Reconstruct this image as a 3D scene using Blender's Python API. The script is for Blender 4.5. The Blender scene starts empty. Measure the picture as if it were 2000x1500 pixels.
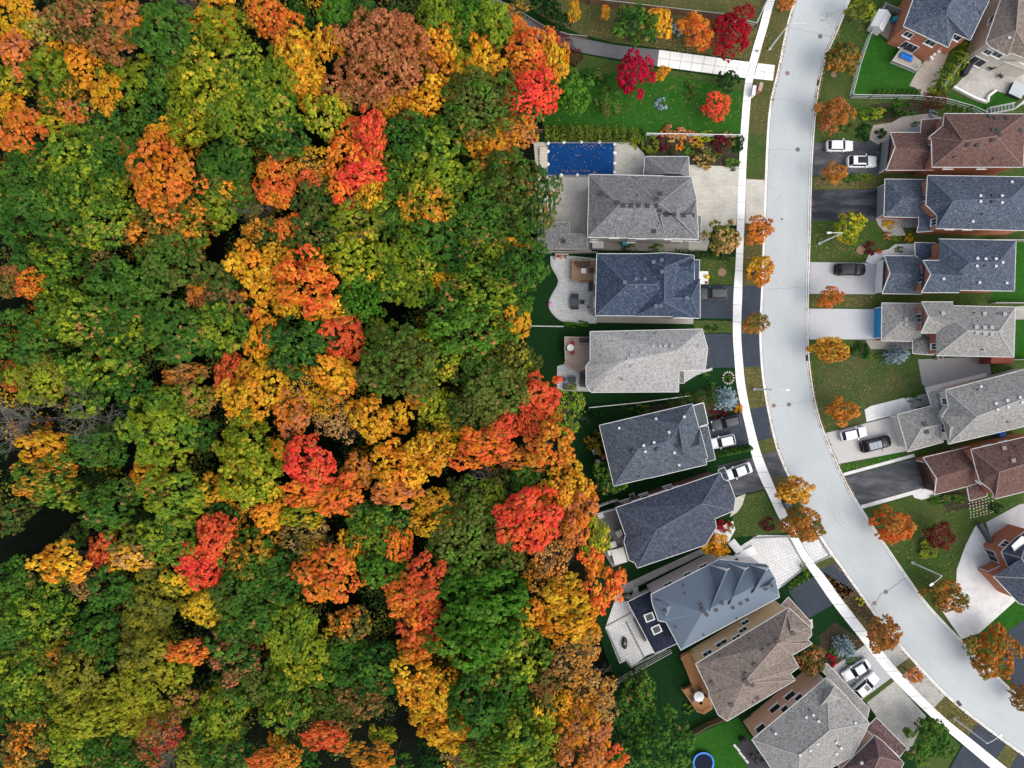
import bpy, math, random
import numpy as np
from mathutils import Vector, Matrix
rad = math.radians
scene = bpy.context.scene
COL = scene.collection

# ------------------------------------------------------------------ camera, sky, sun, exposure
CAM_H = 115.0
SENS, LENS = 34.6, 24.0
SPX = 2000.0 / (CAM_H * SENS / LENS)          # photo pixels per metre at ground level
cam_d = bpy.data.cameras.new("camera"); cam = bpy.data.objects.new("camera", cam_d); COL.objects.link(cam)
cam.location = (0, 0, CAM_H); cam_d.lens = LENS; cam_d.sensor_width = SENS; cam_d.clip_end = 2000; cam_d.clip_start = 1
scene.camera = cam
SUN_EL, SUN_AZ = 52.0, 125.0                   # azimuth clockwise from image-up
world = bpy.data.worlds.new("World"); scene.world = world; world.use_nodes = True
wn = world.node_tree.nodes; wl = world.node_tree.links
sky = wn.new("ShaderNodeTexSky"); sky.sky_type = 'NISHITA'; sky.sun_disc = False
sky.sun_elevation = rad(SUN_EL); sky.sun_rotation = rad(SUN_AZ); sky.air_density = 1.0; sky.dust_density = 4.0; sky.ozone_density = 0.6
bg = wn["Background"]; bg.inputs[1].default_value = 0.15
ov = wn.new("ShaderNodeHueSaturation"); ov.inputs['Saturation'].default_value = 0.62; wl.new(sky.outputs[0], ov.inputs['Color']); wl.new(ov.outputs[0], bg.inputs[0])   # an overcast sky: the blue is washed out
sun_d = bpy.data.lights.new("sun", 'SUN'); sun_d.energy = 0.5; sun_d.angle = rad(110); sun_d.color = (0.97, 0.98, 0.86)
sun = bpy.data.objects.new("sun", sun_d); COL.objects.link(sun)
az = rad(SUN_AZ)
to_sun = Vector((math.sin(az) * math.cos(rad(SUN_EL)), math.cos(az) * math.cos(rad(SUN_EL)), math.sin(rad(SUN_EL))))
sun.rotation_euler = to_sun.to_track_quat('Z', 'Y').to_euler(); sun.location = (60, -60, 150)
scene.view_settings.view_transform = 'Standard'; scene.view_settings.look = 'None'
scene.view_settings.gamma = 1; scene.view_settings.exposure = 0.80
scene.cycles.max_bounces = 4; scene.cycles.diffuse_bounces = 2; scene.cycles.transparent_max_bounces = 2

def W(px, py, z=0.0):
    s = (CAM_H - z) / CAM_H / SPX
    return Vector(((px - 1000) * s, (750 - py) * s, z))
def M_(d, z=0.0): return d * (CAM_H - z) / CAM_H / SPX      # photo pixels -> metres

# ------------------------------------------------------------------ materials
def lin(c):
    return tuple((x / 12.92 if x <= 0.04045 else ((x + 0.055) / 1.055) ** 2.4) for x in (v / 255.0 for v in c))
class NT:
    def __init__(s, name):
        s.m = bpy.data.materials.new(name); s.m.use_nodes = True
        s.n = s.m.node_tree.nodes; s.l = s.m.node_tree.links; s.b = s.n["Principled BSDF"]
        s.b.inputs['Specular IOR Level'].default_value = 0.3
    def add(s, t, **kw):
        nd = s.n.new(t)
        for k, v in kw.items():
            if k.startswith('i_'):
                key = k[2:]; key = int(key) if key.isdigit() else key
                nd.inputs[key].default_value = v
            else: setattr(nd, k, v)
        return nd
    def link(s, a, b): s.l.new(a, b)
    def coord(s, scale=(1, 1, 1), rot=0.0):
        t = s.add("ShaderNodeNewGeometry"); m = s.add("ShaderNodeMapping")
        m.inputs['Scale'].default_value = scale; m.inputs['Rotation'].default_value = (0, 0, rot)
        s.link(t.outputs['Position'], m.inputs['Vector']); return m.outputs[0]
    def noise(s, vec, scale, detail=4, rough=0.6):
        n = s.add("ShaderNodeTexNoise"); n.inputs['Scale'].default_value = scale; n.inputs['Detail'].default_value = detail
        n.inputs['Roughness'].default_value = rough; s.link(vec, n.inputs['Vector']); return n.outputs['Fac']
    def scale01(s, v, k=1 / 1.6):
        m = s.add("ShaderNodeMath", operation='MULTIPLY'); s.link(v, m.inputs[0]); m.inputs[1].default_value = k; return m.outputs[0]
    def ramp(s, fac, stops):
        r = s.add("ShaderNodeValToRGB"); e = r.color_ramp.elements
        while len(e) < len(stops): e.new(0.5)
        for k, (p, c) in enumerate(stops):
            e[k].position = p; e[k].color = (*c, 1) if not isinstance(c, (int, float)) else (c, c, c, 1)
        s.link(fac, r.inputs[0]); return r.outputs[0]
    def mix(s, fac, a, b, mode='MIX'):
        m = s.add("ShaderNodeMix", data_type='RGBA', blend_type=mode)
        for sock, v in ((m.inputs[0], fac), (m.inputs[6], a), (m.inputs[7], b)):
            if isinstance(v, bpy.types.NodeSocket): s.link(v, sock)
            elif isinstance(v, (int, float)): sock.default_value = v
            else: sock.default_value = (*v, 1)
        return m.outputs[2]
    def out(s, col, rough=0.85, metal=0.0):
        if isinstance(col, bpy.types.NodeSocket): s.link(col, s.b.inputs['Base Color'])
        else: s.b.inputs['Base Color'].default_value = (*col, 1)
        s.b.inputs['Specular IOR Level'].default_value = 0.04 if rough >= .8 else .3
        s.b.inputs['Roughness'].default_value = rough; s.b.inputs['Metallic'].default_value = metal
        return s.m
MATS = {}
def mat(key, fn):
    if key not in MATS: MATS[key] = fn()
    return MATS[key]
def plain(name, rgb, rough=0.6, var=0.12, scale=3.0, metal=0.0):
    def f():
        t = NT(name); v = t.noise(t.coord(), scale)
        c = t.mix(v, tuple(x * (1 - var) for x in rgb), tuple(min(1, x * (1 + var)) for x in rgb))
        return t.out(c, rough, metal)
    return mat(name, f)
def shingle(name, base, speck, amount=0.5, tint=None):
    def f():
        t = NT(name); p = t.coord()
        vo = t.add("ShaderNodeTexVoronoi"); vo.inputs['Scale'].default_value = 5.6; t.link(p, vo.inputs['Vector'])
        sep = t.add("ShaderNodeSeparateColor"); t.link(vo.outputs['Color'], sep.inputs[0])
        tab = t.ramp(sep.outputs[0], [(0.0, tuple(x * .55 for x in base)), (0.35, tuple(x * .85 for x in base)), (0.72, tuple(x * 1.12 for x in base)), (0.92, tuple(x * .7 + y * .3 for x, y in zip(base, speck))), (1.0, tuple(x * .35 + y * .65 for x, y in zip(base, speck)))])
        fine = t.noise(p, 9.0, 4, 0.8)
        c = t.mix(t.ramp(fine, [(0.54, 0.0), (0.68, amount * .6)]), tab, speck)
        big = t.noise(p, 0.22, 5, 0.55)
        c = t.mix(t.ramp(big, [(0.3, 0.0), (0.75, 0.22)]), c, tint or tuple(x * 1.25 for x in base))
        return t.out(c, 0.9)
    return mat(name, f)
def brickwall(name, a, b, mortar):
    def f():
        t = NT(name)
        tc = t.add("ShaderNodeNewGeometry"); sp = t.add("ShaderNodeSeparateXYZ"); t.link(tc.outputs['Position'], sp.inputs[0])
        ad = t.add("ShaderNodeMath", operation='ADD'); t.link(sp.outputs[0], ad.inputs[0]); t.link(sp.outputs[1], ad.inputs[1])
        cb = t.add("ShaderNodeCombineXYZ"); t.link(ad.outputs[0], cb.inputs[0]); t.link(sp.outputs[2], cb.inputs[1])
        br = t.add("ShaderNodeTexBrick"); br.inputs['Scale'].default_value = 1.0; br.inputs['Brick Width'].default_value = 0.3
        br.inputs['Row Height'].default_value = 0.1; br.inputs['Mortar Size'].default_value = 0.008
        br.inputs['Color1'].default_value = (*a, 1); br.inputs['Color2'].default_value = (*b, 1); br.inputs['Mortar'].default_value = (*mortar, 1)
        t.link(cb.outputs[0], br.inputs['Vector'])
        n = t.noise(tc.outputs['Position'], 0.8, 4)
        return t.out(t.mix(t.ramp(n, [(0.3, 0.0), (0.75, 0.35)]), br.outputs[0], tuple(x * 1.25 for x in a)), 0.9)
    return mat(name, f)
def pavers(name, a, b, mortar, w=0.5, h=0.25, rot=0.0, msize=0.02, dirt=(0.16, 0.15, 0.13), dirtamt=0.4):
    def f():
        t = NT(name); br = t.add("ShaderNodeTexBrick"); br.inputs['Scale'].default_value = 1.0
        br.inputs['Brick Width'].default_value = w; br.inputs['Row Height'].default_value = h; br.inputs['Mortar Size'].default_value = msize
        br.inputs['Color1'].default_value = (*a, 1); br.inputs['Color2'].default_value = (*b, 1); br.inputs['Mortar'].default_value = (*mortar, 1)
        p = t.coord(rot=rot); t.link(p, br.inputs['Vector'])
        n = t.noise(p, 0.35, 6, 0.65); n2 = t.noise(p, 4, 4, 0.7)
        c = t.mix(t.ramp(n, [(0.42, 0.0), (0.75, dirtamt)]), br.outputs[0], dirt)
        c = t.mix(t.ramp(n2, [(0.5, 0.0), (0.8, 0.3)]), c, tuple(x * .6 for x in a))
        return t.out(c, 0.9)
    return mat(name, f)
def asphalt(name, a, b, stain, streak=(1, 1, 1), rot=0.0, amt=0.5):
    def f():
        t = NT(name); p = t.coord(); q = t.coord(streak, rot)
        n = t.noise(p, 9, 5, 0.75); c = t.mix(n, a, b)
        s = t.noise(q, 0.7, 7, 0.7); c = t.mix(t.ramp(s, [(0.45, 0.0), (0.75, amt)]), c, stain)
        s2 = t.noise(t.coord((1.0, 1.0, 1)), 2.5, 8, 0.8); c = t.mix(t.ramp(s2, [(0.58, 0.0), (0.75, 0.3)]), c, tuple(x * .7 for x in a))
        return t.out(c, 0.9)
    return mat(name, f)
def grass(name, a, b, dry, dryamt=0.5, leafamt=0.0):
    def f():
        t = NT(name); p = t.coord()
        n = t.noise(p, 1.1, 8, 0.75); c = t.mix(t.ramp(n, [(0.3, 0.0), (0.7, 1.0)]), a, b)
        f2 = t.noise(p, 4.5, 6, 0.85); c = t.mix(t.ramp(f2, [(0.44, 0.0), (0.66, 0.75)]), c, tuple(x * .4 for x in a))
        f3 = t.noise(p, 6.0, 4, 0.85); c = t.mix(t.ramp(f3, [(0.56, 0.0), (0.70, 0.45)]), c, tuple(min(.3, x * 1.9) for x in b))
        d = t.noise(p, 0.22, 6, 0.65); c = t.mix(t.ramp(d, [(0.42, 0.0), (0.68, dryamt)]), c, dry)
        if leafamt:
            vo = t.add("ShaderNodeTexVoronoi"); vo.inputs['Scale'].default_value = 3.4; t.link(p, vo.inputs['Vector'])
            msk = t.ramp(vo.outputs['Distance'], [(0.16, leafamt), (0.24, 0.0)])
            sep = t.add("ShaderNodeSeparateColor"); t.link(vo.outputs['Color'], sep.inputs[0])
            lc = t.ramp(sep.outputs[0], [(0, (0.10, 0.06, 0.03)), (0.5, (0.30, 0.20, 0.09)), (1.0, (0.42, 0.33, 0.18))])
            c = t.mix(msk, c, lc)
        return t.out(c, 0.95)
    return mat(name, f)
def planks(name, a, b, w=0.14, rot=0.0):
    return pavers(name, a, b, tuple(x * .35 for x in a), 3.2, w, rot, 0.012, tuple(x * .6 for x in a), 0.5)

# foliage ------------------------------------------------------------
PAL = {  # dark tone, light tone (as the leaf itself is coloured)
 'G': ((26, 62, 24), (70, 116, 48)), 'g': ((46, 86, 24), (104, 146, 52)), 'L': ((100, 122, 18), (172, 182, 52)),
 'Y': ((204, 150, 14), (252, 204, 60)), 'O': ((210, 114, 18), (246, 162, 58)), 'R': ((222, 76, 34), (250, 122, 70)),
 'C': ((218, 46, 40), (248, 92, 74)), 'D': ((128, 12, 28), (190, 30, 50)), 'B': ((150, 80, 44), (212, 134, 92)),
 'K': ((58, 72, 26), (122, 128, 60)), 'P': ((66, 20, 32), (124, 42, 54)), 'T': ((150, 112, 58), (214, 172, 112)),
 'S': ((98, 122, 130), (176, 198, 204)), 'E': ((18, 48, 20), (46, 84, 36)), 'M': ((116, 116, 22), (188, 176, 56)), 'U': ((166, 92, 24), (220, 144, 70)), 'V': ((42, 90, 20), (102, 152, 46)), 'W': ((100, 34, 38), (160, 70, 66)),
}
FOL_GAIN = 0.88
def foliage(p):
    p1 = p[0]; p2 = p[1] if len(p) > 1 else {'O': 'Y', 'R': 'O', 'C': 'R', 'Y': 'O', 'L': 'g', 'g': 'G', 'G': 'g', 'V': 'g', 'K': 'g'}.get(p1, p1)
    amt = p1 != p2
    def f():
        t = NT("foliage_" + p)
        at = t.add("ShaderNodeAttribute", attribute_name="tone"); tone = at.outputs['Fac']
        g = lambda c: tuple(x * FOL_GAIN for x in lin(c))
        mid = lambda k: tuple((x + y) / 2 for x, y in zip(*[lin(c) for c in PAL[k]]))
        c1 = t.ramp(tone, [(0.0, g(PAL[p1][0])), (1.0, g(PAL[p1][1]))])
        oi = t.add("ShaderNodeObjectInfo"); p0 = t.coord()
        if amt:
            c2 = t.ramp(tone, [(0.0, g(PAL[p2][0])), (1.0, g(PAL[p2][1]))])
            n = t.noise(p0, 0.34, 3, 0.6)
            ad = t.add("ShaderNodeMath", operation='MULTIPLY_ADD'); t.link(tone, ad.inputs[0]); ad.inputs[1].default_value = 0.24; t.link(n, ad.inputs[2])
            lo = 0.67 if p == 'LY' else 0.53 if p1 in 'ORCYBTM' else 0.57; c1 = t.mix(t.ramp(ad.outputs[0], [(lo, 0.0), (lo + .18, 1.0)]), c1, c2)
        fk = t.add("ShaderNodeAttribute", attribute_name="fleck").outputs['Fac']
        warm = p1 in 'YORCBTDPUMW'
        spot = (0.20, 0.19, 0.03) if warm else (0.46, 0.19, 0.07)
        if p1 not in 'DPSEVW':
            c1 = t.mix(t.ramp(fk, [(0.0, 0.28), (0.30, 0.0)]), c1, (0.40, 0.24, 0.07) if warm else (0.09, 0.10, 0.035))
            fn = t.noise(p0, 0.16, 3, .6); fm = t.add("ShaderNodeMath", operation='MULTIPLY_ADD'); t.link(fn, fm.inputs[0]); fm.inputs[1].default_value = 0.9; t.link(fk, fm.inputs[2])
            c1 = t.mix(t.ramp(t.scale01(fm.outputs[0]), [(0.86 if warm else 0.885, 0.0), (0.93, 0.75)]), c1, spot)
        hs = t.add("ShaderNodeHueSaturation"); t.link(c1, hs.inputs['Color'])
        mr = t.add("ShaderNodeMapRange"); t.link(oi.outputs['Random'], mr.inputs['Value']); mr.inputs['To Min'].default_value = 0.494; mr.inputs['To Max'].default_value = 0.511
        t.link(mr.outputs[0], hs.inputs['Hue'])
        mv = t.add("ShaderNodeMapRange"); t.link(oi.outputs['Random'], mv.inputs['Value']); mv.inputs['To Min'].default_value = 1.18; mv.inputs['To Max'].default_value = 0.82
        t.link(mv.outputs[0], hs.inputs['Value'])
        t.out(hs.outputs[0], 0.75); t.b.inputs['Specular IOR Level'].default_value = 0.06
        tr = t.add("ShaderNodeBsdfTranslucent"); t.link(hs.outputs[0], tr.inputs[0])
        ms = t.add("ShaderNodeMixShader"); ms.inputs[0].default_value = 0.22
        t.link(t.b.outputs[0], ms.inputs[1]); t.link(tr.outputs[0], ms.inputs[2])
        t.link(ms.outputs[0], t.n["Material Output"].inputs['Surface'])
        return t.m
    return mat("fol" + p, f)
BARK = plain("bark", (0.10, 0.085, 0.07), 0.9, 0.4, 6)
DEADWOOD = plain("dead_wood", (0.15, 0.14, 0.125), 0.9, 0.3, 6)
WHITE = plain("white_paint", (0.80, 0.80, 0.78), 0.5, 0.04)
DARK = plain("dark_metal", (0.03, 0.03, 0.033), 0.5, 0.2)
GREY = plain("grey_metal", (0.28, 0.29, 0.30), 0.45, 0.1)
LGREY = plain("galvanised_metal", (0.50, 0.51, 0.52), 0.4, 0.1, 3, 0.3)
GLASS = plain("window_glass", (0.025, 0.03, 0.04), 0.08, 0.1)
CGLASS = plain("car_glass", (0.012, 0.016, 0.022), 0.05, 0.1)
RUBBER = plain("rubber", (0.015, 0.015, 0.015), 0.8, 0.1)
REDPL = plain("red_plastic", (0.45, 0.02, 0.03), 0.5, 0.1)
BLUEPL = plain("blue_plastic", (0.02, 0.16, 0.55), 0.5, 0.1)
TEAL = plain("teal_plastic", (0.02, 0.25, 0.32), 0.5, 0.1)
SLATEF = plain("grey_cover_fabric", (0.075, 0.078, 0.085), 0.8, 0.2)
CONC = asphalt("pale_concrete", (0.60, 0.595, 0.57), (0.68, 0.675, 0.65), (0.42, 0.41, 0.39), amt=0.55)

# ------------------------------------------------------------------ mesh helpers
class MB:
    def __init__(s): s.v = []; s.f = []
    def add(s, vs, fs):
        o = len(s.v); s.v += [tuple(v) for v in vs]; s.f += [tuple(i + o for i in f) for f in fs]; return s
    def poly(s, pts): return s.add(pts, [tuple(range(len(pts)))])
    def box(s, c, size, rz=0.0, tilt=None):
        hx, hy, hz = (d / 2 for d in size); m = Matrix.Rotation(rz, 3, 'Z')
        if tilt is not None: m = m @ tilt
        vs = [Vector(c) + m @ Vector((x * hx, y * hy, z * hz)) for z in (-1, 1) for x, y in ((-1, -1), (1, -1), (1, 1), (-1, 1))]
        return s.add(vs, [(3, 2, 1, 0), (4, 5, 6, 7), (0, 1, 5, 4), (1, 2, 6, 5), (2, 3, 7, 6), (3, 0, 4, 7)])
    def prism(s, pts, z0, z1, bottom=True):
        n = len(pts); vs = [(p[0], p[1], z0) for p in pts] + [(p[0], p[1], z1) for p in pts]
        fs = [(i, (i + 1) % n, n + (i + 1) % n, n + i) for i in range(n)] + [tuple(range(n, 2 * n))]
        if bottom: fs.append(tuple(range(n - 1, -1, -1)))
        return s.add(vs, fs)
    def cyl(s, c, r, z0, z1, n=12, r1=None):
        r1 = r if r1 is None else r1
        vs = [(c[0] + r * math.cos(2 * math.pi * k / n), c[1] + r * math.sin(2 * math.pi * k / n), z0) for k in range(n)]
        vs += [(c[0] + r1 * math.cos(2 * math.pi * k / n), c[1] + r1 * math.sin(2 * math.pi * k / n), z1) for k in range(n)]
        return s.add(vs, [(k, (k + 1) % n, n + (k + 1) % n, n + k) for k in range(n)] + [tuple(range(n, 2 * n)), tuple(range(n - 1, -1, -1))])
    def tube(s, pts, r, n=6, r1=None):
        pts = [Vector(p) for p in pts]; r1 = r if r1 is None else r1; rings = []
        for i, p in enumerate(pts):
            d = (pts[min(i + 1, len(pts) - 1)] - pts[max(i - 1, 0)]).normalized()
            a = d.orthogonal().normalized(); b = d.cross(a); rr = r + (r1 - r) * i / max(1, len(pts) - 1)
            rings.append([p + (a * math.cos(2 * math.pi * k / n) + b * math.sin(2 * math.pi * k / n)) * rr for k in range(n)])
        vs = [v for ring in rings for v in ring]
        fs = [(i * n + k, i * n + (k + 1) % n, (i + 1) * n + (k + 1) % n, (i + 1) * n + k) for i in range(len(pts) - 1) for k in range(n)]
        fs += [tuple(range(n - 1, -1, -1)), tuple((len(pts) - 1) * n + k for k in range(n))]
        return s.add(vs, fs)
    def bar(s, a, b, w, h):
        a, b = Vector(a), Vector(b); d = b - a
        c = (a + b) / 2; L = d.length
        rz = math.atan2(d.y, d.x); ry = -math.atan2(d.z, math.hypot(d.x, d.y))
        return s.box(c, (L, w, h), rz, Matrix.Rotation(ry, 3, 'Y'))
    def ball(s, c, r, n=10, m=6, sq=(1, 1, 1)):
        vs = [(c[0], c[1], c[2] + r * sq[2])]
        for i in range(1, m):
            t = math.pi * i / m
            vs += [(c[0] + r * sq[0] * math.sin(t) * math.cos(2 * math.pi * k / n), c[1] + r * sq[1] * math.sin(t) * math.sin(2 * math.pi * k / n), c[2] + r * sq[2] * math.cos(t)) for k in range(n)]
        vs.append((c[0], c[1], c[2] - r * sq[2]))
        fs = [(0, 1 + k, 1 + (k + 1) % n) for k in range(n)]
        for i in range(m - 2):
            fs += [(1 + i * n + k, 1 + (i + 1) * n + k, 1 + (i + 1) * n + (k + 1) % n, 1 + i * n + (k + 1) % n) for k in range(n)]
        e = len(vs) - 1; o = 1 + (m - 2) * n
        fs += [(e, o + (k + 1) % n, o + k) for k in range(n)]
        return s.add(vs, fs)
    def build(s, name, m, parent=None, smooth=False):
        me = bpy.data.meshes.new(name)
        off = Vector((0, 0, 0)); rel = s.v
        if parent is not None:
            off = world_loc(parent); rel = [(v[0] - off.x, v[1] - off.y, v[2] - off.z) for v in s.v]
        me.from_pydata(rel, [], s.f); me.materials.append(m)
        if smooth: me.polygons.foreach_set('use_smooth', [True] * len(me.polygons))
        o = bpy.data.objects.new(name, me); COL.objects.link(o)
        if parent is not None: o.parent = parent
        return o
def world_loc(o):
    v = Vector(o.location); p = o.parent
    while p is not None: v = v + Vector(p.location); p = p.parent
    return v
def tag(o, label=None, cat=None, group=None, kind=None):
    if label: o['label'] = label
    if cat: o['category'] = cat
    if group: o['group'] = group
    if kind: o['kind'] = kind
    return o
def empty(name, loc, label=None, cat=None, group=None):
    o = bpy.data.objects.new(name, None); COL.objects.link(o); o.location = loc; o.empty_display_size = 0.5
    return tag(o, label, cat, group)
def copy_tree(o, parent=None):
    c = o.copy(); COL.objects.link(c)
    if parent is not None: c.parent = parent
    for ch in [x for x in KIDS.get(o.name, [])]: copy_tree(ch, c)
    return c
KIDS = {}
def local_root(name):           # a prototype's Empty at the origin
    return empty(name, (0, 0, 0))
def reg(root, *kids): KIDS.setdefault(root.name, []).extend(kids)
def sheet(name, px, z, m, label=None, cat=None, kind='structure', thick=0.0, zpx=0.0):
    b = MB(); pts = [W(x, y, zpx) for x, y in px]
    if thick: b.prism(pts, z - thick, z, False)
    else: b.poly([(p.x, p.y, z) for p in pts])
    o = b.build(name, m); return tag(o, label, cat, None, kind)
def smooth_line(pts, n=5):
    """Catmull-Rom through pixel points"""
    out = []
    P = [pts[0]] + list(pts) + [pts[-1]]
    for i in range(1, len(P) - 2):
        p0, p1, p2, p3 = (np.array(P[k], float) for k in (i - 1, i, i + 1, i + 2))
        for k in range(n):
            t = k / n
            out.append(tuple(0.5 * (2 * p1 + (p2 - p0) * t + (2 * p0 - 5 * p1 + 4 * p2 - p3) * t * t + (3 * p1 - p0 - 3 * p2 + p3) * t ** 3)))
    out.append(tuple(pts[-1])); return out
def resample(pts, n):
    p = np.array([(q[0], q[1]) for q in pts]); d = np.r_[0, np.cumsum(np.hypot(*np.diff(p, axis=0).T))]
    t = np.linspace(0, d[-1], n); return [Vector((np.interp(v, d, p[:, 0]), np.interp(v, d, p[:, 1]), 0)) for v in t], d[-1]
# ------------------------------------------------------------------ the ground, road, pavements
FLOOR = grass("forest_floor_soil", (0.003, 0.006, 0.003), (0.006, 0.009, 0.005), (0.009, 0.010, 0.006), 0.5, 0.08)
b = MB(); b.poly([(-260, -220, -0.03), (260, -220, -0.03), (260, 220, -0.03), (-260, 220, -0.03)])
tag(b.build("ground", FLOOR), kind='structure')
LAWN = grass("lawn_green", (0.030, 0.070, 0.014), (0.060, 0.105, 0.024), (0.095, 0.090, 0.036), 0.5, 0.35)
LAWN_DRY = grass("lawn_leafy", (0.060, 0.075, 0.022), (0.085, 0.095, 0.032), (0.13, 0.10, 0.045), 0.6, 0.9)
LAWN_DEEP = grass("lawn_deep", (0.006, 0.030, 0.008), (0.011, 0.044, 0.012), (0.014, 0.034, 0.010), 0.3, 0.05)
LAWN_RICH = grass("lawn_rich", (0.014, 0.080, 0.008), (0.030, 0.120, 0.014), (0.040, 0.095, 0.018), 0.4, 0.1)
MULCH = grass("mulch_soil", (0.035, 0.028, 0.020), (0.06, 0.048, 0.032), (0.05, 0.06, 0.025), 0.4, 0.4)

LK = [(1568, -60), (1550, 0), (1535, 52), (1518, 135), (1503, 200), (1497, 260), (1493, 350), (1490, 430), (1487, 530), (1484, 600), (1482, 650), (1484, 700), (1489, 750), (1499, 807), (1515, 875), (1541, 938), (1570, 997), (1598, 1047), (1650, 1122), (1690, 1178), (1715, 1213), (1763, 1271), (1842, 1355), (1905, 1408), (2000, 1478), (2120, 1560)]
RK = [(1680, -60), (1657, 10), (1632, 72), (1617, 103), (1606, 145), (1599, 180), (1594, 220), (1588, 300), (1585, 375), (1583, 470), (1580, 560), (1579, 650), (1581, 700), (1587, 750), (1597, 800), (1613, 850), (1640, 913), (1662, 957), (1685, 995), (1716, 1042), (1772, 1124), (1813, 1180), (1876, 1247), (1950, 1321), (2000, 1366), (2120, 1465)]
LKs, RKs = smooth_line(LK), smooth_line(RK)
FOREST_EDGE = [(985, -40), (1005, 40), (1050, 60), (1075, 130), (1062, 235), (1045, 290), (1045, 330), (1052, 470), (1035, 520), (1025, 640), (1030, 700), (1040, 745), (1085, 770), (1105, 850), (1125, 930), (1150, 1010), (1155, 1130), (1170, 1240), (1200, 1330), (1195, 1420), (1205, 1540)]
# west lawns lie between the woods and the road, east lawns from the road to the frame's edge
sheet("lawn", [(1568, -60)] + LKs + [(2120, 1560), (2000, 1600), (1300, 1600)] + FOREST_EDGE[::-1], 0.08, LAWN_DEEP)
sheet("lawn", RKs + [(2200, 1465), (2200, -60)], 0.08, LAWN)
def roadmat():
    t = NT("pale_road_surface"); uv = t.add("ShaderNodeUVMap"); uv.uv_map = "along"; p = t.coord()
    m = t.add("ShaderNodeMapping"); t.link(uv.outputs[0], m.inputs['Vector']); m.inputs['Scale'].default_value = (0.05, 1.4, 1)
    sp = t.add("ShaderNodeSeparateXYZ"); t.link(uv.outputs[0], sp.inputs[0])
    n = t.noise(p, 6, 6, .8); c = t.mix(n, (0.395, 0.425, 0.425), (0.475, 0.505, 0.505))
    st = t.noise(m.outputs[0], 1.0, 6, .7); c = t.mix(t.ramp(st, [(.42, 0.), (.72, .55)]), c, (0.33, 0.355, 0.36))
    lane = t.ramp(sp.outputs[1], [(0.0, .5), (.10, .1), (.22, .45), (.32, .05), (.40, .4), (.495, .0), (.505, .5), (.60, .25), (.72, .6), (.80, .2), (.92, .45), (1.0, .7)])
    c = t.mix(lane, c, (0.405, 0.43, 0.44))
    pt = t.noise(p, .16, 5, .6); c = t.mix(t.ramp(pt, [(.45, 0.), (.7, .35)]), c, (0.52, 0.545, 0.54))
    sk = t.noise(p, 1.6, 8, .85); c = t.mix(t.ramp(sk, [(.62, 0.), (.74, .45)]), c, (0.26, 0.27, 0.275))
    return t.out(c, .9)
ROADM = mat("roadm", roadmat)
n = 120
Lw, _ = resample([W(*p) for p in LKs], n); Rw, _ = resample([W(*p) for p in RKs], n)
b = MB(); vs = []
for k in range(n): vs += [(Lw[k].x, Lw[k].y, 0.0), (Rw[k].x, Rw[k].y, 0.0)]
b.add(vs, [(2 * k, 2 * k + 1, 2 * k + 3, 2 * k + 2) for k in range(n - 1)])
road = tag(b.build("road", ROADM), kind='structure')
uvl = road.data.uv_layers.new(name="along"); dist = [0.0]
for k in range(1, n): dist.append(dist[-1] + (Lw[k] - Lw[k - 1]).length)
for lp in road.data.loops: vi = lp.vertex_index; uvl.data[lp.index].uv = (dist[vi // 2], float(vi % 2))
def ribbon(b, pts, off0, off1, z, z0=None):
    """flat band beside a polyline; off to the left of the running direction"""
    n = len(pts); A = []; B = []
    for i in range(n):
        d = (pts[min(i + 1, n - 1)] - pts[max(i - 1, 0)]); d.z = 0; d.normalize(); nn = Vector((-d.y, d.x, 0))
        A.append(pts[i] + nn * off0); B.append(pts[i] + nn * off1)
    vs = []
    for i in range(n):
        vs += [(A[i].x, A[i].y, z), (B[i].x, B[i].y, z)]
    b.add(vs, [(2 * k, 2 * k + 1, 2 * k + 3, 2 * k + 2) for k in range(n - 1)])
    if z0 is not None:
        for S in (A, B):
            v2 = []
            for p in S: v2 += [(p.x, p.y, z0), (p.x, p.y, z)]
            b.add(v2, [(2 * k, 2 * k + 1, 2 * k + 3, 2 * k + 2) for k in range(n - 1)])
KERB = asphalt("kerb_concrete", (0.72, 0.71, 0.68), (0.80, 0.79, 0.76), (0.42, 0.39, 0.35), amt=0.6)
GUT = asphalt("gutter_concrete", (0.62, 0.62, 0.60), (0.72, 0.72, 0.70), (0.36, 0.33, 0.29), amt=0.7)
for side, S in ((1, Lw), (-1, Rw)):
    b = MB(); ribbon(b, S, 0.04 * side, 0.22 * side, 0.13, 0.0); kb = tag(b.build("kerb", KERB), kind='structure')
    b = MB(); ribbon(b, S, 0.24 * side, 0.50 * side, 0.006); tag(b.build("gutter_strip", GUT), kind='structure')
    b = MB(); ribbon(b, S, 0.225 * side, 0.255 * side, 0.010); ribbon(b, S, 0.50 * side, 0.55 * side, 0.010)
    tag(b.build("kerb_joint", plain("grimy_joint", (0.10, 0.085, 0.07), 0.9, 0.5, 2)), kind='structure')
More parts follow.
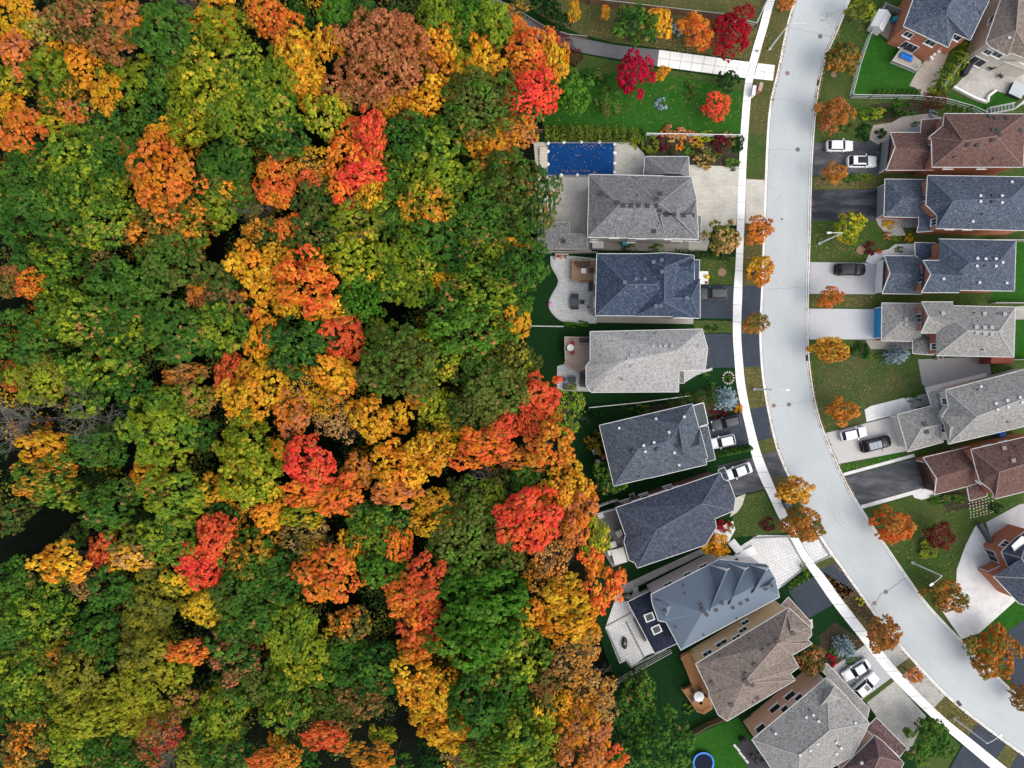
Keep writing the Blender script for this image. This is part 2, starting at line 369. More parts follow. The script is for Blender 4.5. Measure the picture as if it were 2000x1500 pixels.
# tar-filled cracks and bay joints across the road
TAR = plain("tar_line", (0.20, 0.20, 0.20), 0.9, 0.3)
rng = random.Random(5); b = MB()
def crack(px, w=0.05, j=3):
    P = [W(*p) for p in smooth_line(px, 6)]
    P = [p + Vector((rng.uniform(-1, 1), rng.uniform(-1, 1), 0)) * 0.03 * j for p in P]; ribbon(b, P, -w / 2, w / 2, 0.005)
for px in ([(1502, 197), (1520, 193), (1560, 200), (1594, 222)], [(1492, 293), (1530, 292), (1586, 294)], [(1490, 566), (1540, 563), (1582, 562)],
           [(1505, 795), (1541, 791), (1588, 780)], [(1617, 978), (1630, 1010), (1655, 1040)], [(1535, 55), (1560, 58), (1600, 66), (1632, 76)]):
    crack(px, 0.035)
crack([(1700, 1184), (1714, 1172), (1720, 1160), (1740, 1150), (1757, 1136), (1770, 1127)], 0.12)
tl = b.build("tar_line", TAR, road)
MANH = plain("manhole_iron", (0.13, 0.13, 0.13), 0.7, 0.3); MANR = plain("manhole_rusty", (0.24, 0.17, 0.15), 0.8, 0.3)
for x, y, r, m, lb in ((1602, 71, 4.6, MANH, "dark round manhole cover near the top of the pale road"),
                       (1538, 143, 4.3, MANR, "rusty round manhole cover level with the concrete footpath"),
                       (1510, 194, 2.6, MANH, "small dark round valve cover by the left kerb below the footpath"),
                       (1558, 292, 4.3, MANH, "dark round manhole cover across from the two white cars"),
                       (1541, 790, 4.2, MANH, "dark round manhole cover beside a rusty one at the bend"),
                       (1511, 792, 4.2, MANR, "rusty round manhole cover beside a dark one at the bend"),
                       (1730, 1156, 4.4, MANH, "dark round manhole cover at the upper end of a tar-filled crack"),
                       (1708, 1178, 4.2, MANR, "rusty round manhole cover at the lower end of a tar-filled crack"),
                       (1527, 428, 2.2, MANH, "tiny grey valve cover in the road opposite the rusty orange street tree")):
    c = W(x, y); b = MB(); b.cyl(c, M_(r), 0.0, 0.012, 20); b.cyl(c, M_(r) * .8, 0.012, 0.02, 20)
    tag(b.build("manhole_cover", m), lb, "manhole", "manhole covers in the road")
for x, y, a, lb in ((1511, 147, 8, "storm drain grate in the left gutter by the concrete footpath"), (1599, 162, 10, "storm drain grate in the right gutter near the top"),
                    (1577, 699, 0, "storm drain grate in the right gutter below the blue garage door house"), (1873, 1374, -38, "storm drain grate in the gutter near the bottom bend")):
    c = W(x, y); b = MB(); b.box((c.x, c.y, 0.02), (0.55, 1.0, 0.03), rad(-a))
    for k in range(5):
        q = Matrix.Rotation(rad(-a), 3, 'Z') @ Vector((0, (k - 2) * .18, 0)); b.box((c.x + q.x, c.y + q.y, 0.045), (0.5, 0.08, 0.03), rad(-a))
    tag(b.build("storm_drain", DARK), lb, "storm drain", "storm drains along the kerbs")

# pavement
SL = [(1516, -60), (1497, 0), (1482, 55), (1466, 110), (1454, 165), (1446, 260), (1443, 330), (1440, 400), (1437, 500), (1432, 580), (1431, 650), (1434, 700), (1438, 750), (1448, 800), (1459, 848), (1468, 890), (1482, 930), (1500, 967), (1521, 1012), (1543, 1050), (1566, 1092), (1590, 1127), (1625, 1178), (1680, 1248), (1740, 1323), (1820, 1402), (1882, 1455), (1935, 1500), (2000, 1556)]
SR = [(1532, -60), (1513, 0), (1498, 55), (1481, 115), (1469, 165), (1461, 260), (1457, 330), (1455, 400), (1451, 500), (1449, 580), (1447, 650), (1450, 700), (1455, 750), (1464, 800), (1476, 850), (1487, 888), (1503, 928), (1521, 970), (1540, 1010), (1562, 1056), (1586, 1095), (1611, 1125), (1645, 1172), (1700, 1242), (1760, 1316), (1832, 1390), (1900, 1446), (1962, 1496), (2030, 1550)]
SLw, LL = resample([W(*p) for p in smooth_line(SL)], 150); SRw, _ = resample([W(*p) for p in smooth_line(SR)], 150)
WALK = asphalt("pavement_concrete", (0.80, 0.795, 0.765), (0.86, 0.855, 0.825), (0.62, 0.60, 0.55), amt=0.5)
def strip(name, A, B, z, m, thick=0.0):
    n = len(A); vs = []
    for k in range(n): vs += [(A[k].x, A[k].y, z), (B[k].x, B[k].y, z)]
    b = MB(); b.add(vs, [(2 * k, 2 * k + 1, 2 * k + 3, 2 * k + 2) for k in range(n - 1)])
    return tag(b.build(name, m), kind='structure')
walk = strip("pavement", SLw, SRw, 0.125, WALK)
b = MB(); nj = int(LL / 2.7)
A, _ = resample(SLw, nj); B, _ = resample(SRw, nj)
for p, q in zip(A, B):
    d = (q - p).normalized(); t = Vector((-d.y, d.x, 0)) * 0.03
    b.poly([(p.x + t.x, p.y + t.y, .129), (q.x + t.x, q.y + t.y, .129), (q.x - t.x, q.y - t.y, .129), (p.x - t.x, p.y - t.y, .129)])
JOINT = plain("joint_dark", (0.24, 0.23, 0.21), 0.9, 0.3); b.build("joint", JOINT, walk)
b = MB(); ribbon(b, SLw, -0.02, 0.10, 0.118); ribbon(b, SRw, 0.02, -0.10, 0.118); tag(b.build("verge_edge", MULCH), kind='structure')

# boulevard strip between pavement and kerb, full of dry leaves
strip("verge_lawn", SRw, [v for v in resample(Lw, 150)[0]], 0.10, LAWN_DRY)
# footpath from the woods
PT = smooth_line([(940, -25), (1000, 15), (1060, 48), (1125, 72), (1200, 88), (1287, 98)]); PB = smooth_line([(930, 10), (1000, 50), (1060, 80), (1130, 102), (1215, 117), (1283, 130)])
strip("path", resample([W(*p) for p in PT], 40)[0], resample([W(*p) for p in PB], 40)[0], 0.12, asphalt("path_tarmac", (0.115, 0.115, 0.12), (0.15, 0.15, 0.155), (0.17, 0.17, 0.175), amt=0.6))
CP = [(1287, 98), (1466, 122), (1456, 153), (1283, 130)]
cpath = sheet("footpath", CP, 0.122, WALK)
b = MB()
def seg(b, p, q, w, z):
    p, q = W(*p), W(*q); d = (q - p).normalized(); t = Vector((-d.y, d.x, 0)) * w / 2
    b.poly([(p.x + t.x, p.y + t.y, z), (q.x + t.x, q.y + t.y, z), (q.x - t.x, q.y - t.y, z), (p.x - t.x, p.y - t.y, z)])
lerp = lambda p, q, t: (p[0] + (q[0] - p[0]) * t, p[1] + (q[1] - p[1]) * t)
for k in range(9): seg(b, lerp(CP[0], CP[1], k / 8), lerp(CP[3], CP[2], k / 8), 0.06, 0.127)
seg(b, lerp(CP[0], CP[3], .5), lerp(CP[1], CP[2], .5), 0.06, 0.127)
b.build("joint", JOINT, cpath)
CP2 = [(1480, 124), (1513, 128), (1509, 158), (1471, 154)]
cp2 = sheet("footpath", CP2, 0.122, WALK); b = MB(); seg(b, (1496, 126), (1490, 156), .06, .127); seg(b, (1476, 139), (1511, 143), .06, .127); b.build("joint", JOINT, cp2)

# lawns with their own look
sheet("lawn", [(1010, 0), (1070, 40), (1130, 66), (1200, 84), (1287, 94), (1462, 118), (1480, 55), (1494, 5), (1500, -40), (1100, -60), (990, -50)], 0.090, LAWN_DRY)
sheet("lawn", [(1075, 95), (1130, 106), (1215, 121), (1283, 134), (1454, 157), (1446, 262), (1250, 262), (1060, 245), (1065, 180)], 0.090, LAWN_RICH)
sheet("lawn", [(1075, 95), (1130, 106), (1215, 121), (1283, 134), (1454, 157), (1452, 180), (1330, 150), (1220, 140), (1130, 150), (1080, 180)], 0.094, LAWN)
sheet("verge_lawn", [(1460, 265), (1497, 262), (1492, 348), (1457, 346)], 0.106, LAWN)
sheet("lawn", [(1366, 500), (1437, 502), (1433, 556), (1366, 556)], 0.10, LAWN)
sheet("lawn", [(1350, 626), (1430, 627), (1431, 650), (1360, 650)], 0.10, LAWN)
sheet("lawn", [(1385, 722), (1436, 720), (1442, 765), (1330, 772)], 0.10, LAWN_DEEP)
sheet("lawn", [(1436, 972), (1492, 958), (1520, 1014), (1535, 1040), (1480, 1045), (1425, 1050)], 0.10, LAWN)
sheet("lawn", [(1578, 1212), (1626, 1182), (1682, 1252), (1660, 1285), (1580, 1290)], 0.10, LAWN_DEEP)
sheet("lawn", [(1682, 1365), (1736, 1320), (1746, 1330), (1700, 1375)], 0.10, LAWN)
sheet("lawn", [(1780, 1440), (1812, 1400), (1876, 1455), (1850, 1500), (1790, 1500)], 0.10, LAWN)
sheet("lawn", [(1345, 1440), (1440, 1400), (1480, 1460), (1500, 1520), (1340, 1520)], 0.10, LAWN_RICH)
sheet("lawn", [(1663, 187), (1690, 70), (1740, 70), (1765, 95), (1745, 120), (1790, 140), (1780, 190)], 0.095, LAWN_RICH)
sheet("lawn", [(1838, 178), (1910, 202), (1945, 178), (1985, 195), (1975, 215), (1900, 218)], 0.095, LAWN_RICH)
sheet("lawn", [(1980, 470), (2040, 470), (2040, 592), (1935, 590), (1940, 570)], 0.095, LAWN_RICH)
sheet("lawn", [(1982, 625), (2040, 625), (2040, 700), (1982, 700)], 0.095, LAWN_RICH)
sheet("lawn", [(1588, 705), (1640, 690), (1790, 720), (1795, 760), (1690, 800), (1690, 825), (1612, 842), (1596, 790)], 0.095, grass("lawn_worn", (0.040, 0.072, 0.020), (0.062, 0.095, 0.028), (0.095, 0.085, 0.04), .7, .3))
sheet("lawn", [(1640, 912), (1668, 902), (1675, 912), (1650, 925)], 0.10, LAWN_RICH)
sheet("lawn", [(1677, 905), (1755, 878), (1763, 890), (1685, 915)], 0.10, LAWN_RICH)
sheet("lawn", [(1588, 345), (1712, 343), (1710, 368), (1588, 370)], 0.10, LAWN_DRY)
sheet("lawn", [(1584, 576), (1706, 577), (1704, 600), (1583, 600)], 0.10, LAWN_DRY)
sheet("lawn", [(1880, 1250), (1912, 1236), (1990, 1165), (2040, 1150), (2040, 1260), (1962, 1290), (1935, 1305)], 0.098, LAWN_RICH)

# drives
_sheet = sheet
def sheet(name, px, z, m, *a, **k):
    if name == "driveway":
        q = []
        for x, y in px:
            for S in (RKs, LKs):
                e = np.interp(y, [v[1] for v in S], [v[0] for v in S])
                if abs(x - e) < 9: x = float(e)
            q.append((x, y))
        px = q
    return _sheet(name, px, z, m, *a, **k)
BLACK = asphalt("sealed_drive", (0.036, 0.045, 0.060), (0.050, 0.060, 0.076), (0.075, 0.085, 0.10), (1, 1, 1), 0, 0.5)
SWIRL = asphalt("swirled_drive", (0.025, 0.027, 0.033), (0.04, 0.042, 0.05), (0.15, 0.155, 0.17), (0.25, 1.2, 1), 0.3, 0.7)
WORN = asphalt("worn_drive", (0.05, 0.053, 0.06), (0.07, 0.073, 0.08), (0.20, 0.20, 0.21), (0.3, 1, 1), 0.2, 0.7)
PALE = asphalt("pale_drive", (0.36, 0.365, 0.375), (0.42, 0.425, 0.435), (0.48, 0.48, 0.48), amt=0.6)
PALE2 = asphalt("white_drive", (0.60, 0.595, 0.58), (0.70, 0.695, 0.68), (0.36, 0.355, 0.345), amt=0.6)
CREAMP = pavers("cream_pavers", (0.52, 0.49, 0.43), (0.60, 0.57, 0.50), (0.34, 0.32, 0.28), 0.42, 0.21, 0.02)
GREYP = pavers("grey_pavers", (0.40, 0.39, 0.36), (0.50, 0.49, 0.45), (0.27, 0.26, 0.24), 0.42, 0.21, 0.4, dirtamt=0.6)
WHITEP = pavers("white_pavers", (0.62, 0.62, 0.61), (0.70, 0.70, 0.69), (0.34, 0.34, 0.34), 0.7, 0.4, 0.5, 0.03, dirtamt=0.25)
STONEP = pavers("stone_pavers", (0.47, 0.48, 0.485), (0.56, 0.57, 0.575), (0.30, 0.31, 0.32), 0.6, 0.4, 0.1, 0.03, dirtamt=0.3)
TANP = pavers("tan_pavers", (0.36, 0.31, 0.26), (0.44, 0.385, 0.33), (0.25, 0.22, 0.19), 0.4, 0.2, 0.3)
STONEDARK = plain("dark_stone_border", (0.22, 0.225, 0.23), 0.8, 0.2)
sheet("driveway", [(1345, 322), (1444, 326), (1438, 440), (1394, 442), (1380, 490), (1330, 492), (1340, 400)], 0.11, CREAMP)
sheet("driveway", [(1457, 350), (1491, 352), (1488, 440), (1455, 436)], 0.114, CREAMP)
sheet("patio", [(1042, 278), (1235, 278), (1258, 300), (1264, 350), (1155, 350), (1155, 495), (1062, 495)], 0.11, pavers("weathered_pavers", (0.50, 0.48, 0.42), (0.58, 0.56, 0.50), (0.32, 0.31, 0.28), 0.42, 0.21, 0.0, dirt=(0.24, 0.225, 0.19), dirtamt=0.6))
sheet("side_walk", [(1150, 470), (1345, 474), (1345, 492), (1150, 488)], 0.116, asphalt("side_path_slabs", (0.24, 0.225, 0.20), (0.30, 0.28, 0.25), (0.16, 0.15, 0.14)))
for P in ([(1360, 557), (1434, 558), (1431, 623), (1360, 621)], [(1449, 558), (1487, 558), (1483, 624), (1447, 623)],
          [(1370, 652), (1431, 652), (1436, 718), (1370, 718)], [(1447, 652), (1482, 652), (1484, 715), (1450, 717)],
          [(1376, 820), (1449, 806), (1468, 868), (1390, 884)], [(1464, 800), (1496, 793), (1511, 855), (1477, 862)],
          [(1540, 1155), (1589, 1126), (1627, 1180), (1575, 1210)], [(1602, 1112), (1634, 1099), (1672, 1152), (1640, 1172)],
          [(1880, 1455), (1935, 1502), (1905, 1540), (1855, 1500)], [(1908, 1411), (1960, 1452), (1946, 1482), (1890, 1438)], [(1986, 1470), (2030, 1500), (2020, 1530), (1972, 1500)],
          [(1965, 1236), (2040, 1180), (2040, 1395), (1988, 1352), (1960, 1290)]):
    sheet("driveway", P, 0.112, BLACK)
for P in ([(1400, 910), (1470, 893), (1493, 955), (1437, 968)], [(1486, 888), (1518, 880), (1536, 930), (1505, 930)]): sheet("driveway", P, 0.112, WORN)
sheet("driveway", [(1432, 1075), (1480, 1045), (1540, 1045), (1575, 1108), (1520, 1150), (1480, 1140)], 0.112, WHITEP)
sheet("driveway", [(1565, 1060), (1598, 1045), (1622, 1086), (1590, 1101)], 0.116, WHITEP)
b = MB()
for p, q in (((1538, 1047), (1573, 1106)), ((1573, 1106), (1525, 1145)), ((1470, 1050), (1538, 1047)), ((1596, 1047), (1620, 1085)), ((1620, 1085), (1590, 1099))): seg(b, p, q, 0.35, 0.122)
tag(b.build("paving_border", STONEDARK), kind='structure')
sheet("driveway", [(1622, 1305), (1690, 1258), (1742, 1322), (1680, 1368)], 0.112, PALE)
sheet("driveway", [(1716, 1276), (1750, 1258), (1772, 1284), (1744, 1306)], 0.114, GREYP)
sheet("driveway", [(1692, 1372), (1746, 1330), (1808, 1398), (1775, 1470), (1740, 1440)], 0.112, GREYP)
sheet("driveway", [(1760, 1318), (1786, 1300), (1842, 1358), (1818, 1388)], 0.114, GREYP)
sheet("driveway", [(1592, 279), (1716, 276), (1716, 343), (1590, 343)], 0.112, WORN)
sheet("driveway", [(1590, 372), (1714, 370), (1712, 431), (1588, 431)], 0.112, SWIRL)
sheet("driveway", [(1586, 512), (1710, 514), (1708, 575), (1584, 574)], 0.112, PALE)
sheet("driveway", [(1584, 603), (1710, 604), (1710, 663), (1582, 663)], 0.112, asphalt("pale_plain_drive", (0.44, 0.45, 0.46), (0.49, 0.50, 0.51), (0.40, 0.41, 0.42)))
sheet("driveway", [(1612, 846), (1742, 814), (1775, 880), (1637, 906)], 0.112, asphalt("beige_drive", (0.42, 0.41, 0.39), (0.48, 0.47, 0.45), (0.50, 0.49, 0.47)))
sheet("path", [(1688, 800), (1700, 793), (1776, 774), (1790, 800), (1692, 824)], 0.114, PALE2)
sheet("driveway", [(1652, 931), (1795, 893), (1806, 957), (1684, 988)], 0.112, WORN)
b = MB(); seg(b, (1646, 927), (1785, 889), 0.5, 0.118); seg(b, (1682, 990), (1800, 957), 0.6, 0.118); b2 = W(1812, 967); tag(b.build("paving_border", PALE2), kind='structure')
sheet("path", [(1778, 960), (1818, 952), (1826, 968), (1800, 976), (1785, 972)], 0.116, PALE2)
sheet("driveway", [(1908, 1020), (1885, 1065), (1868, 1112), (1866, 1150), (1836, 1188), (1878, 1248), (1912, 1236), (1988, 1168), (1995, 1100), (1948, 1098), (1935, 1060)], 0.112, PALE2)
sheet("patio", [(1932, 1045), (1925, 1020), (1990, 985), (2040, 975), (2040, 1040), (1960, 1085)], 0.114, asphalt("terrace_grey", (0.33, 0.335, 0.34), (0.40, 0.405, 0.41), (0.55, 0.55, 0.55)))
sheet("driveway", [(1792, 702), (1930, 696), (1935, 735), (1820, 768), (1800, 750)], 0.112, asphalt("court_grey", (0.24, 0.245, 0.255), (0.29, 0.295, 0.305), (0.33, 0.33, 0.34)))
sheet("path", [(1805, 757), (1925, 728), (1928, 736), (1808, 766)], 0.117, PALE2)
sheet("path", [(1690, 512), (1697, 496), (1735, 487), (1748, 477), (1790, 476), (1790, 500), (1725, 502), (1708, 516)], 0.115, PALE2)
sheet("path", [(1695, 272), (1705, 245), (1740, 240), (1762, 228), (1815, 222), (1840, 230), (1830, 245), (1790, 260), (1740, 262), (1715, 283)], 0.115, TANP)
sheet("path", [(1710, 428), (1725, 424), (1800, 424), (1800, 448), (1760, 440), (1768, 460), (1735, 462), (1715, 440)], 0.115, GREYP)
sheet("path", [(1690, 664), (1745, 666), (1785, 664), (1785, 682), (1700, 682)], 0.115, asphalt("tan_walk", (0.33, 0.30, 0.26), (0.38, 0.35, 0.31), (0.27, 0.25, 0.22)))
sheet("patio", [(1718, 66), (1735, 40), (1760, 25), (1768, 60), (1735, 80)], 0.115, TANP)
sheet("patio", [(1788, 172), (1775, 168), (1790, 140), (1825, 95), (1855, 95), (1830, 160), (1815, 182), (1800, 188)], 0.115, TANP)
sheet("patio", [(1862, 172), (1890, 140), (1905, 110), (1975, 100), (2040, 130), (2040, 175), (1985, 190), (1945, 178), (1925, 198)], 0.115, pavers("pale_patio_pavers", (0.44, 0.42, 0.39), (0.54, 0.52, 0.48), (0.32, 0.30, 0.28), .5, .4, .3))
sheet("patio", [(1975, 600), (2010, 596), (2010, 624), (1978, 624)], 0.115, GREYP)
CURVE = smooth_line([(1075, 508), (1077, 522), (1088, 542), (1089, 555), (1078, 575), (1071, 593), (1076, 609), (1092, 625), (1112, 631)], 6)
sheet("patio", [(1120, 500), (1165, 505), (1165, 632)] + CURVE[::-1] + [(1075, 500)], 0.115, STONEP)
b = MB(); ribbon(b, [W(*p) for p in CURVE], 0.0, 0.45, 0.122); tag(b.build("paving_border", plain("patio_border", (.40, .405, .41), .9, .15)), kind='structure')
sheet("patio", [(1088, 715), (1100, 712), (1150, 725), (1152, 765), (1088, 763)], 0.115, STONEP)
sheet("side_walk", [(1165, 617), (1355, 621), (1353, 633), (1165, 630)], 0.118, asphalt("side_slabs_grey", (0.30, 0.285, 0.26), (0.36, 0.34, 0.31), (0.22, 0.21, 0.19)))
sheet("path", [(1326, 724), (1376, 722), (1391, 718), (1391, 723), (1360, 733), (1336, 748), (1326, 748)], 0.118, STONEP)
sheet("path", [(1436, 972), (1456, 964), (1450, 985), (1440, 1000), (1425, 1010)], 0.116, CREAMP)
sheet("side_walk", [(1206, 1147), (1372, 1070), (1378, 1080), (1290, 1122), (1212, 1162)], 0.116, GREYP)
sheet("patio", [(1182, 1226), (1208, 1150), (1240, 1140), (1275, 1180), (1310, 1262), (1262, 1280), (1232, 1304), (1222, 1290), (1210, 1296)], 0.115, WHITEP)
b = MB()
for p, q in (((1184, 1228), (1212, 1292)), ((1222, 1288), (1233, 1302)), ((1233, 1302), (1300, 1268)), ((1222, 1214), (1258, 1284)), ((1184, 1222), (1232, 1196))): seg(b, p, q, 0.3, 0.121)
tag(b.build("paving_border", STONEDARK), kind='structure')
sheet("path", [(1575, 1212), (1586, 1208), (1588, 1225), (1580, 1234)], 0.116, CREAMP)
for P, z in (([(1262, 266), (1440, 268), (1440, 328), (1350, 322), (1345, 303), (1262, 303)], .098), ([(1255, 480), (1430, 500), (1400, 505), (1255, 494)], .098),
          ([(1260, 795), (1350, 778), (1440, 765), (1446, 800), (1380, 815), (1365, 790), (1260, 815)], .104), ([(1600, 1240), (1630, 1215), (1690, 1255), (1650, 1300), (1600, 1300)], .104),
          ([(1600, 1112), (1636, 1166), (1720, 1240), (1735, 1238), (1672, 1156)], .112), ([(1830, 965), (1895, 955), (1925, 985), (1850, 1000)], .1),
          ([(1700, 205), (1785, 195), (1840, 212), (1800, 224), (1740, 238), (1700, 240)], .1), ([(1170, 880), (1185, 870), (1215, 960), (1160, 960)], .104)):
    sheet("garden_bed", P, z, MULCH)
for x, y, r in ((1669, 32, 6), (1628, 146, 6), (1410, 532, 8), (1681, 489, 9), (1672, 1295, 5)):
    c = W(x, y); b = MB(); b.cyl(c, M_(r), 0.08, 0.13, 16); tag(b.build("mulch_ring", plain("bark_mulch", (0.26, 0.16, 0.11), .9, .4, 8)), kind='structure')
GUTTER = plain('gutter_offwhite', (0.55, 0.55, 0.54), .6, .15)
# ------------------------------------------------------------------ houses
def shoelace(P): return sum(P[i][0] * P[(i + 1) % len(P)][1] - P[(i + 1) % len(P)][0] * P[i][1] for i in range(len(P))) / 2
def inset(P, d):
    s = 1 if shoelace(P) > 0 else -1; n = len(P); out = []
    for i in range(n):
        a, b, c = (Vector((P[k % n][0], P[k % n][1])) for k in (i - 1, i, i + 1))
        e1, e2 = (b - a).normalized(), (c - b).normalized()
        n1, n2 = Vector((-e1.y, e1.x)) * s, Vector((-e2.y, e2.x)) * s
        bis = (n1 + n2); L = max(0.45, 1 + n1.dot(n2)); v = b + bis * d / L
        out.append((v.x, v.y))
    return out
class House:
    def __init__(s, name, label, wallmat, at, cat="house"):
        p = W(*at, 3); s.root = empty(name, (p.x, p.y, 0), label, cat, None); s.wall = wallmat; s.pieces = []; s.tris = []; s.k = 0
        s.wb = MB(); s.roofs = []
    def piece(s, px, z, ridge=None, zr=None, m=None, gables=(), name="roof", wall=True, trim=GUTTER, cap=None, skip=(), assign=None, over=0.42, base=0.06, parent=None, fascia=0.16):
        E = [W(x, y, z) for x, y in px]; n = len(E); s.k += 1
        zz = z + 0.004 * s.k
        E = [Vector((e.x, e.y, zz)) for e in E]
        rb = MB(); R = []
        if ridge:
            R = [W(x, y, zr) for x, y in ridge]
            for gi, (edge, ri) in enumerate(gables):
                mid = (E[edge] + E[(edge + 1) % n]) / 2; R[ri] = Vector((mid.x, mid.y, zr))
            if assign is None: assign = [min(range(len(R)), key=lambda k: (R[k] - E[i]).xy.length) for i in range(n)]
            else: assign = [int(c) for c in assign]
            ge = {g[0] for g in gables}
            for g, ri in gables: assign[g] = ri; assign[(g + 1) % n] = ri
            for i in range(n):
                j = (i + 1) % n
                if i in ge: continue
                if assign[i] == assign[j]: F = [[E[i], E[j], R[assign[i]]]]
                else: F = [[E[i], E[j], R[assign[j]]], [E[i], R[assign[j]], R[assign[i]]]]
                for f in F: rb.add(f, [(0, 1, 2)]); s.tris.append(f)
        else:
            rb.poly(E); s.tris += [[E[0], E[i], E[i + 1]] for i in range(1, n - 1)]
        rb.poly([Vector((e.x, e.y, e.z - fascia)) for e in E])
        for i in range(n):
            a, c = E[i], E[(i + 1) % n]; rb.poly([a, c, Vector((c.x, c.y, c.z - fascia)), Vector((a.x, a.y, a.z - fascia))])
        ro = rb.build(name, m, s.root); s.roofs.append((ro, s.k))
        ctr = sum(E, Vector()) / n
        def outv(p, d=0.05):
            q = (p - ctr); q.z = 0; return p + q.normalized() * d
        if trim:
            tb = MB()
            for i in range(n):
                if i in skip: continue
                j = (i + 1) % n
                a, c = E[i], E[j]; dd = (c - a).normalized(); nn = Vector((dd.y, -dd.x, 0)); nn = nn if nn.dot((a + c) / 2 - ctr) > 0 else -nn
                if ridge and i in {g[0] for g in gables}:
                    r = R[dict(gables)[i]]
                    for q in (a, c): tb.bar(q + nn * .04, r + nn * .04, 0.09, 0.2)
                else:
                    tb.bar(a + nn * .045 - dd * .04 + Vector((0, 0, -.05)), c + nn * .045 + dd * .04 + Vector((0, 0, -.05)), 0.085, 0.11)
            tb.build("gutter", trim, ro)
        if cap is not None and ridge:
            cb = MB()
            def capbar(a, b, w=0.15): cb.bar(a + Vector((0, 0, .012)), b + Vector((0, 0, .012)), w, 0.05)
            if len(R) == 2: capbar(R[0], R[1], 0.18)
            gv = {v for g, ri in gables for v in (g, (g + 1) % n)}
            for i in range(n):
                if i not in gv:
                    a = (E[(i - 1) % n] - E[i]).normalized(); c = (E[(i + 1) % n] - E[i]).normalized()
                    if a.dot(c) > -0.55: capbar(E[i], R[assign[i]])
            cb.build("ridge_cap", cap, ro)
        if wall:
            P = inset([(e.x, e.y) for e in E], over + 0.003 * s.k)
            s.wb.prism(P, base, z - 0.1, False)
            if ridge:
                for g, ri in gables:
                    a, c = P[g], P[(g + 1) % n]; r = R[ri]; mid = Vector(((a[0] + c[0]) / 2, (a[1] + c[1]) / 2, zr - 0.25))
                    s.wb.add([(a[0], a[1], z - .1), (c[0], c[1], z - .1), mid], [(0, 1, 2)])
            s.pieces.append(P)
        else: s.pieces.append([(e.x, e.y) for e in E])
        return ro
    def done(s):
        if s.wb.v: s.wall_o = s.wb.build("wall", s.wall, s.root)
        return s
    def roof_at(s, px, py):
        z = 6.0
        for _ in range(6):
            p = W(px, py, z); best = None
            for a, b, c in s.tris:
                d = (b.y - c.y) * (a.x - c.x) + (c.x - b.x) * (a.y - c.y)
                if abs(d) < 1e-9: continue
                u = ((b.y - c.y) * (p.x - c.x) + (c.x - b.x) * (p.y - c.y)) / d; v = ((c.y - a.y) * (p.x - c.x) + (a.x - c.x) * (p.y - c.y)) / d
                if u >= -.01 and v >= -.01 and u + v <= 1.01:
                    zz = u * a.z + v * b.z + (1 - u - v) * c.z
                    if best is None or zz > best: best = zz
            if best is None: return W(px, py, z)
            z = best
        return W(px, py, z)
    def vents(s, pts, kind="box", m=DARK, roof=0, size=0.42, rot=0.0):
        for x, y in pts:
            p = s.roof_at(x, y); b = MB(); ro = s.roofs[roof][0]
            if kind == "box":
                b.box((p.x, p.y, p.z + .07), (size, size, .26), rot); b.box((p.x, p.y, p.z + .22), (size * 1.25, size * 1.25, .05), rot)
            elif kind == "cap":
                b.cyl((p.x, p.y), size * .5, p.z - .1, p.z + .2, 10); b.cyl((p.x, p.y), size * .8, p.z + .2, p.z + .3, 10, size * .35)
            else:
                b.cyl((p.x, p.y), .09, p.z - .1, p.z + .45, 8)
            b.build("roof_vent" if kind != "pipe" else "vent_pipe", m, ro)
    def skylight(s, x, y, w, h, rot, roof=0):
        p = s.roof_at(x, y); b = MB(); b.box((p.x, p.y, p.z + .06), (w, h, .22), rot); f = b.build("skylight", LGREY, s.roofs[roof][0])
        f2 = MB(); f2.box((p.x, p.y, p.z + .175), (w * .74, h * .74, .03), rot); g = f2.build("skylight_pane", GLASS, s.roofs[roof][0])
    def opening(s, pc, edge, t, w, z0, h, kind="window", m=None, bars=1):
        P = s.pieces[pc]; a = Vector((*P[edge], 0)); c = Vector((*P[(edge + 1) % len(P)], 0)); d = (c - a).normalized(); rz = math.atan2(d.y, d.x)
        nn = Vector((d.y, -d.x, 0)); ctr = sum((Vector((*q, 0)) for q in P), Vector()) / len(P)
        p = a + (c - a) * t
        if nn.dot((a + c) / 2 - ctr) < 0: nn = -nn
        if kind == "window":
            b = MB(); q = p + nn * .03; zc = z0 + h / 2
            for o in (-w / 2, w / 2): b.box(q + d * o + Vector((0, 0, zc)), (.09, .12, h + .09), rz)
            for o in (z0, z0 + h): b.box(q + Vector((0, 0, o)), (w, .12, .09), rz)
            for k in range(bars): b.box(q + d * (w * ((k + 1) / (bars + 1) - .5)) + Vector((0, 0, zc)), (.05, .09, h), rz)
            b.box(p + nn * .1 + Vector((0, 0, z0 - .08)), (w + .25, .22, .07), rz)
            f = b.build("window", WHITE, s.root)
            b = MB(); b.box(p + nn * .012 + Vector((0, 0, zc)), (w, .06, h), rz); g = b.build("pane", m or GLASS, f)
        else:
            b = MB()
            for k in range(4): b.box(p + nn * .03 + Vector((0, 0, z0 + h * (k + .5) / 4)), (w, .1, h / 4 - .03), rz)
            f = b.build(kind, m or WHITE, s.root)
            b = MB(); b.box(p + nn * .03 + Vector((0, 0, z0 + h + .08)), (w + .3, .14, .16), rz)
            for o in (-1, 1): b.box(p + nn * .03 + d * o * (w / 2 + .08) + Vector((0, 0, z0 + h / 2)), (.14, .14, h), rz)
            b.build("door_frame", WHITE, f)
    def step(s, name, px, z, m, zb=0.06, zpx=None):
        b = MB(); b.prism([W(x, y, z if zpx is None else zpx) for x, y in px], zb, z, False); b.build(name, m, s.root)

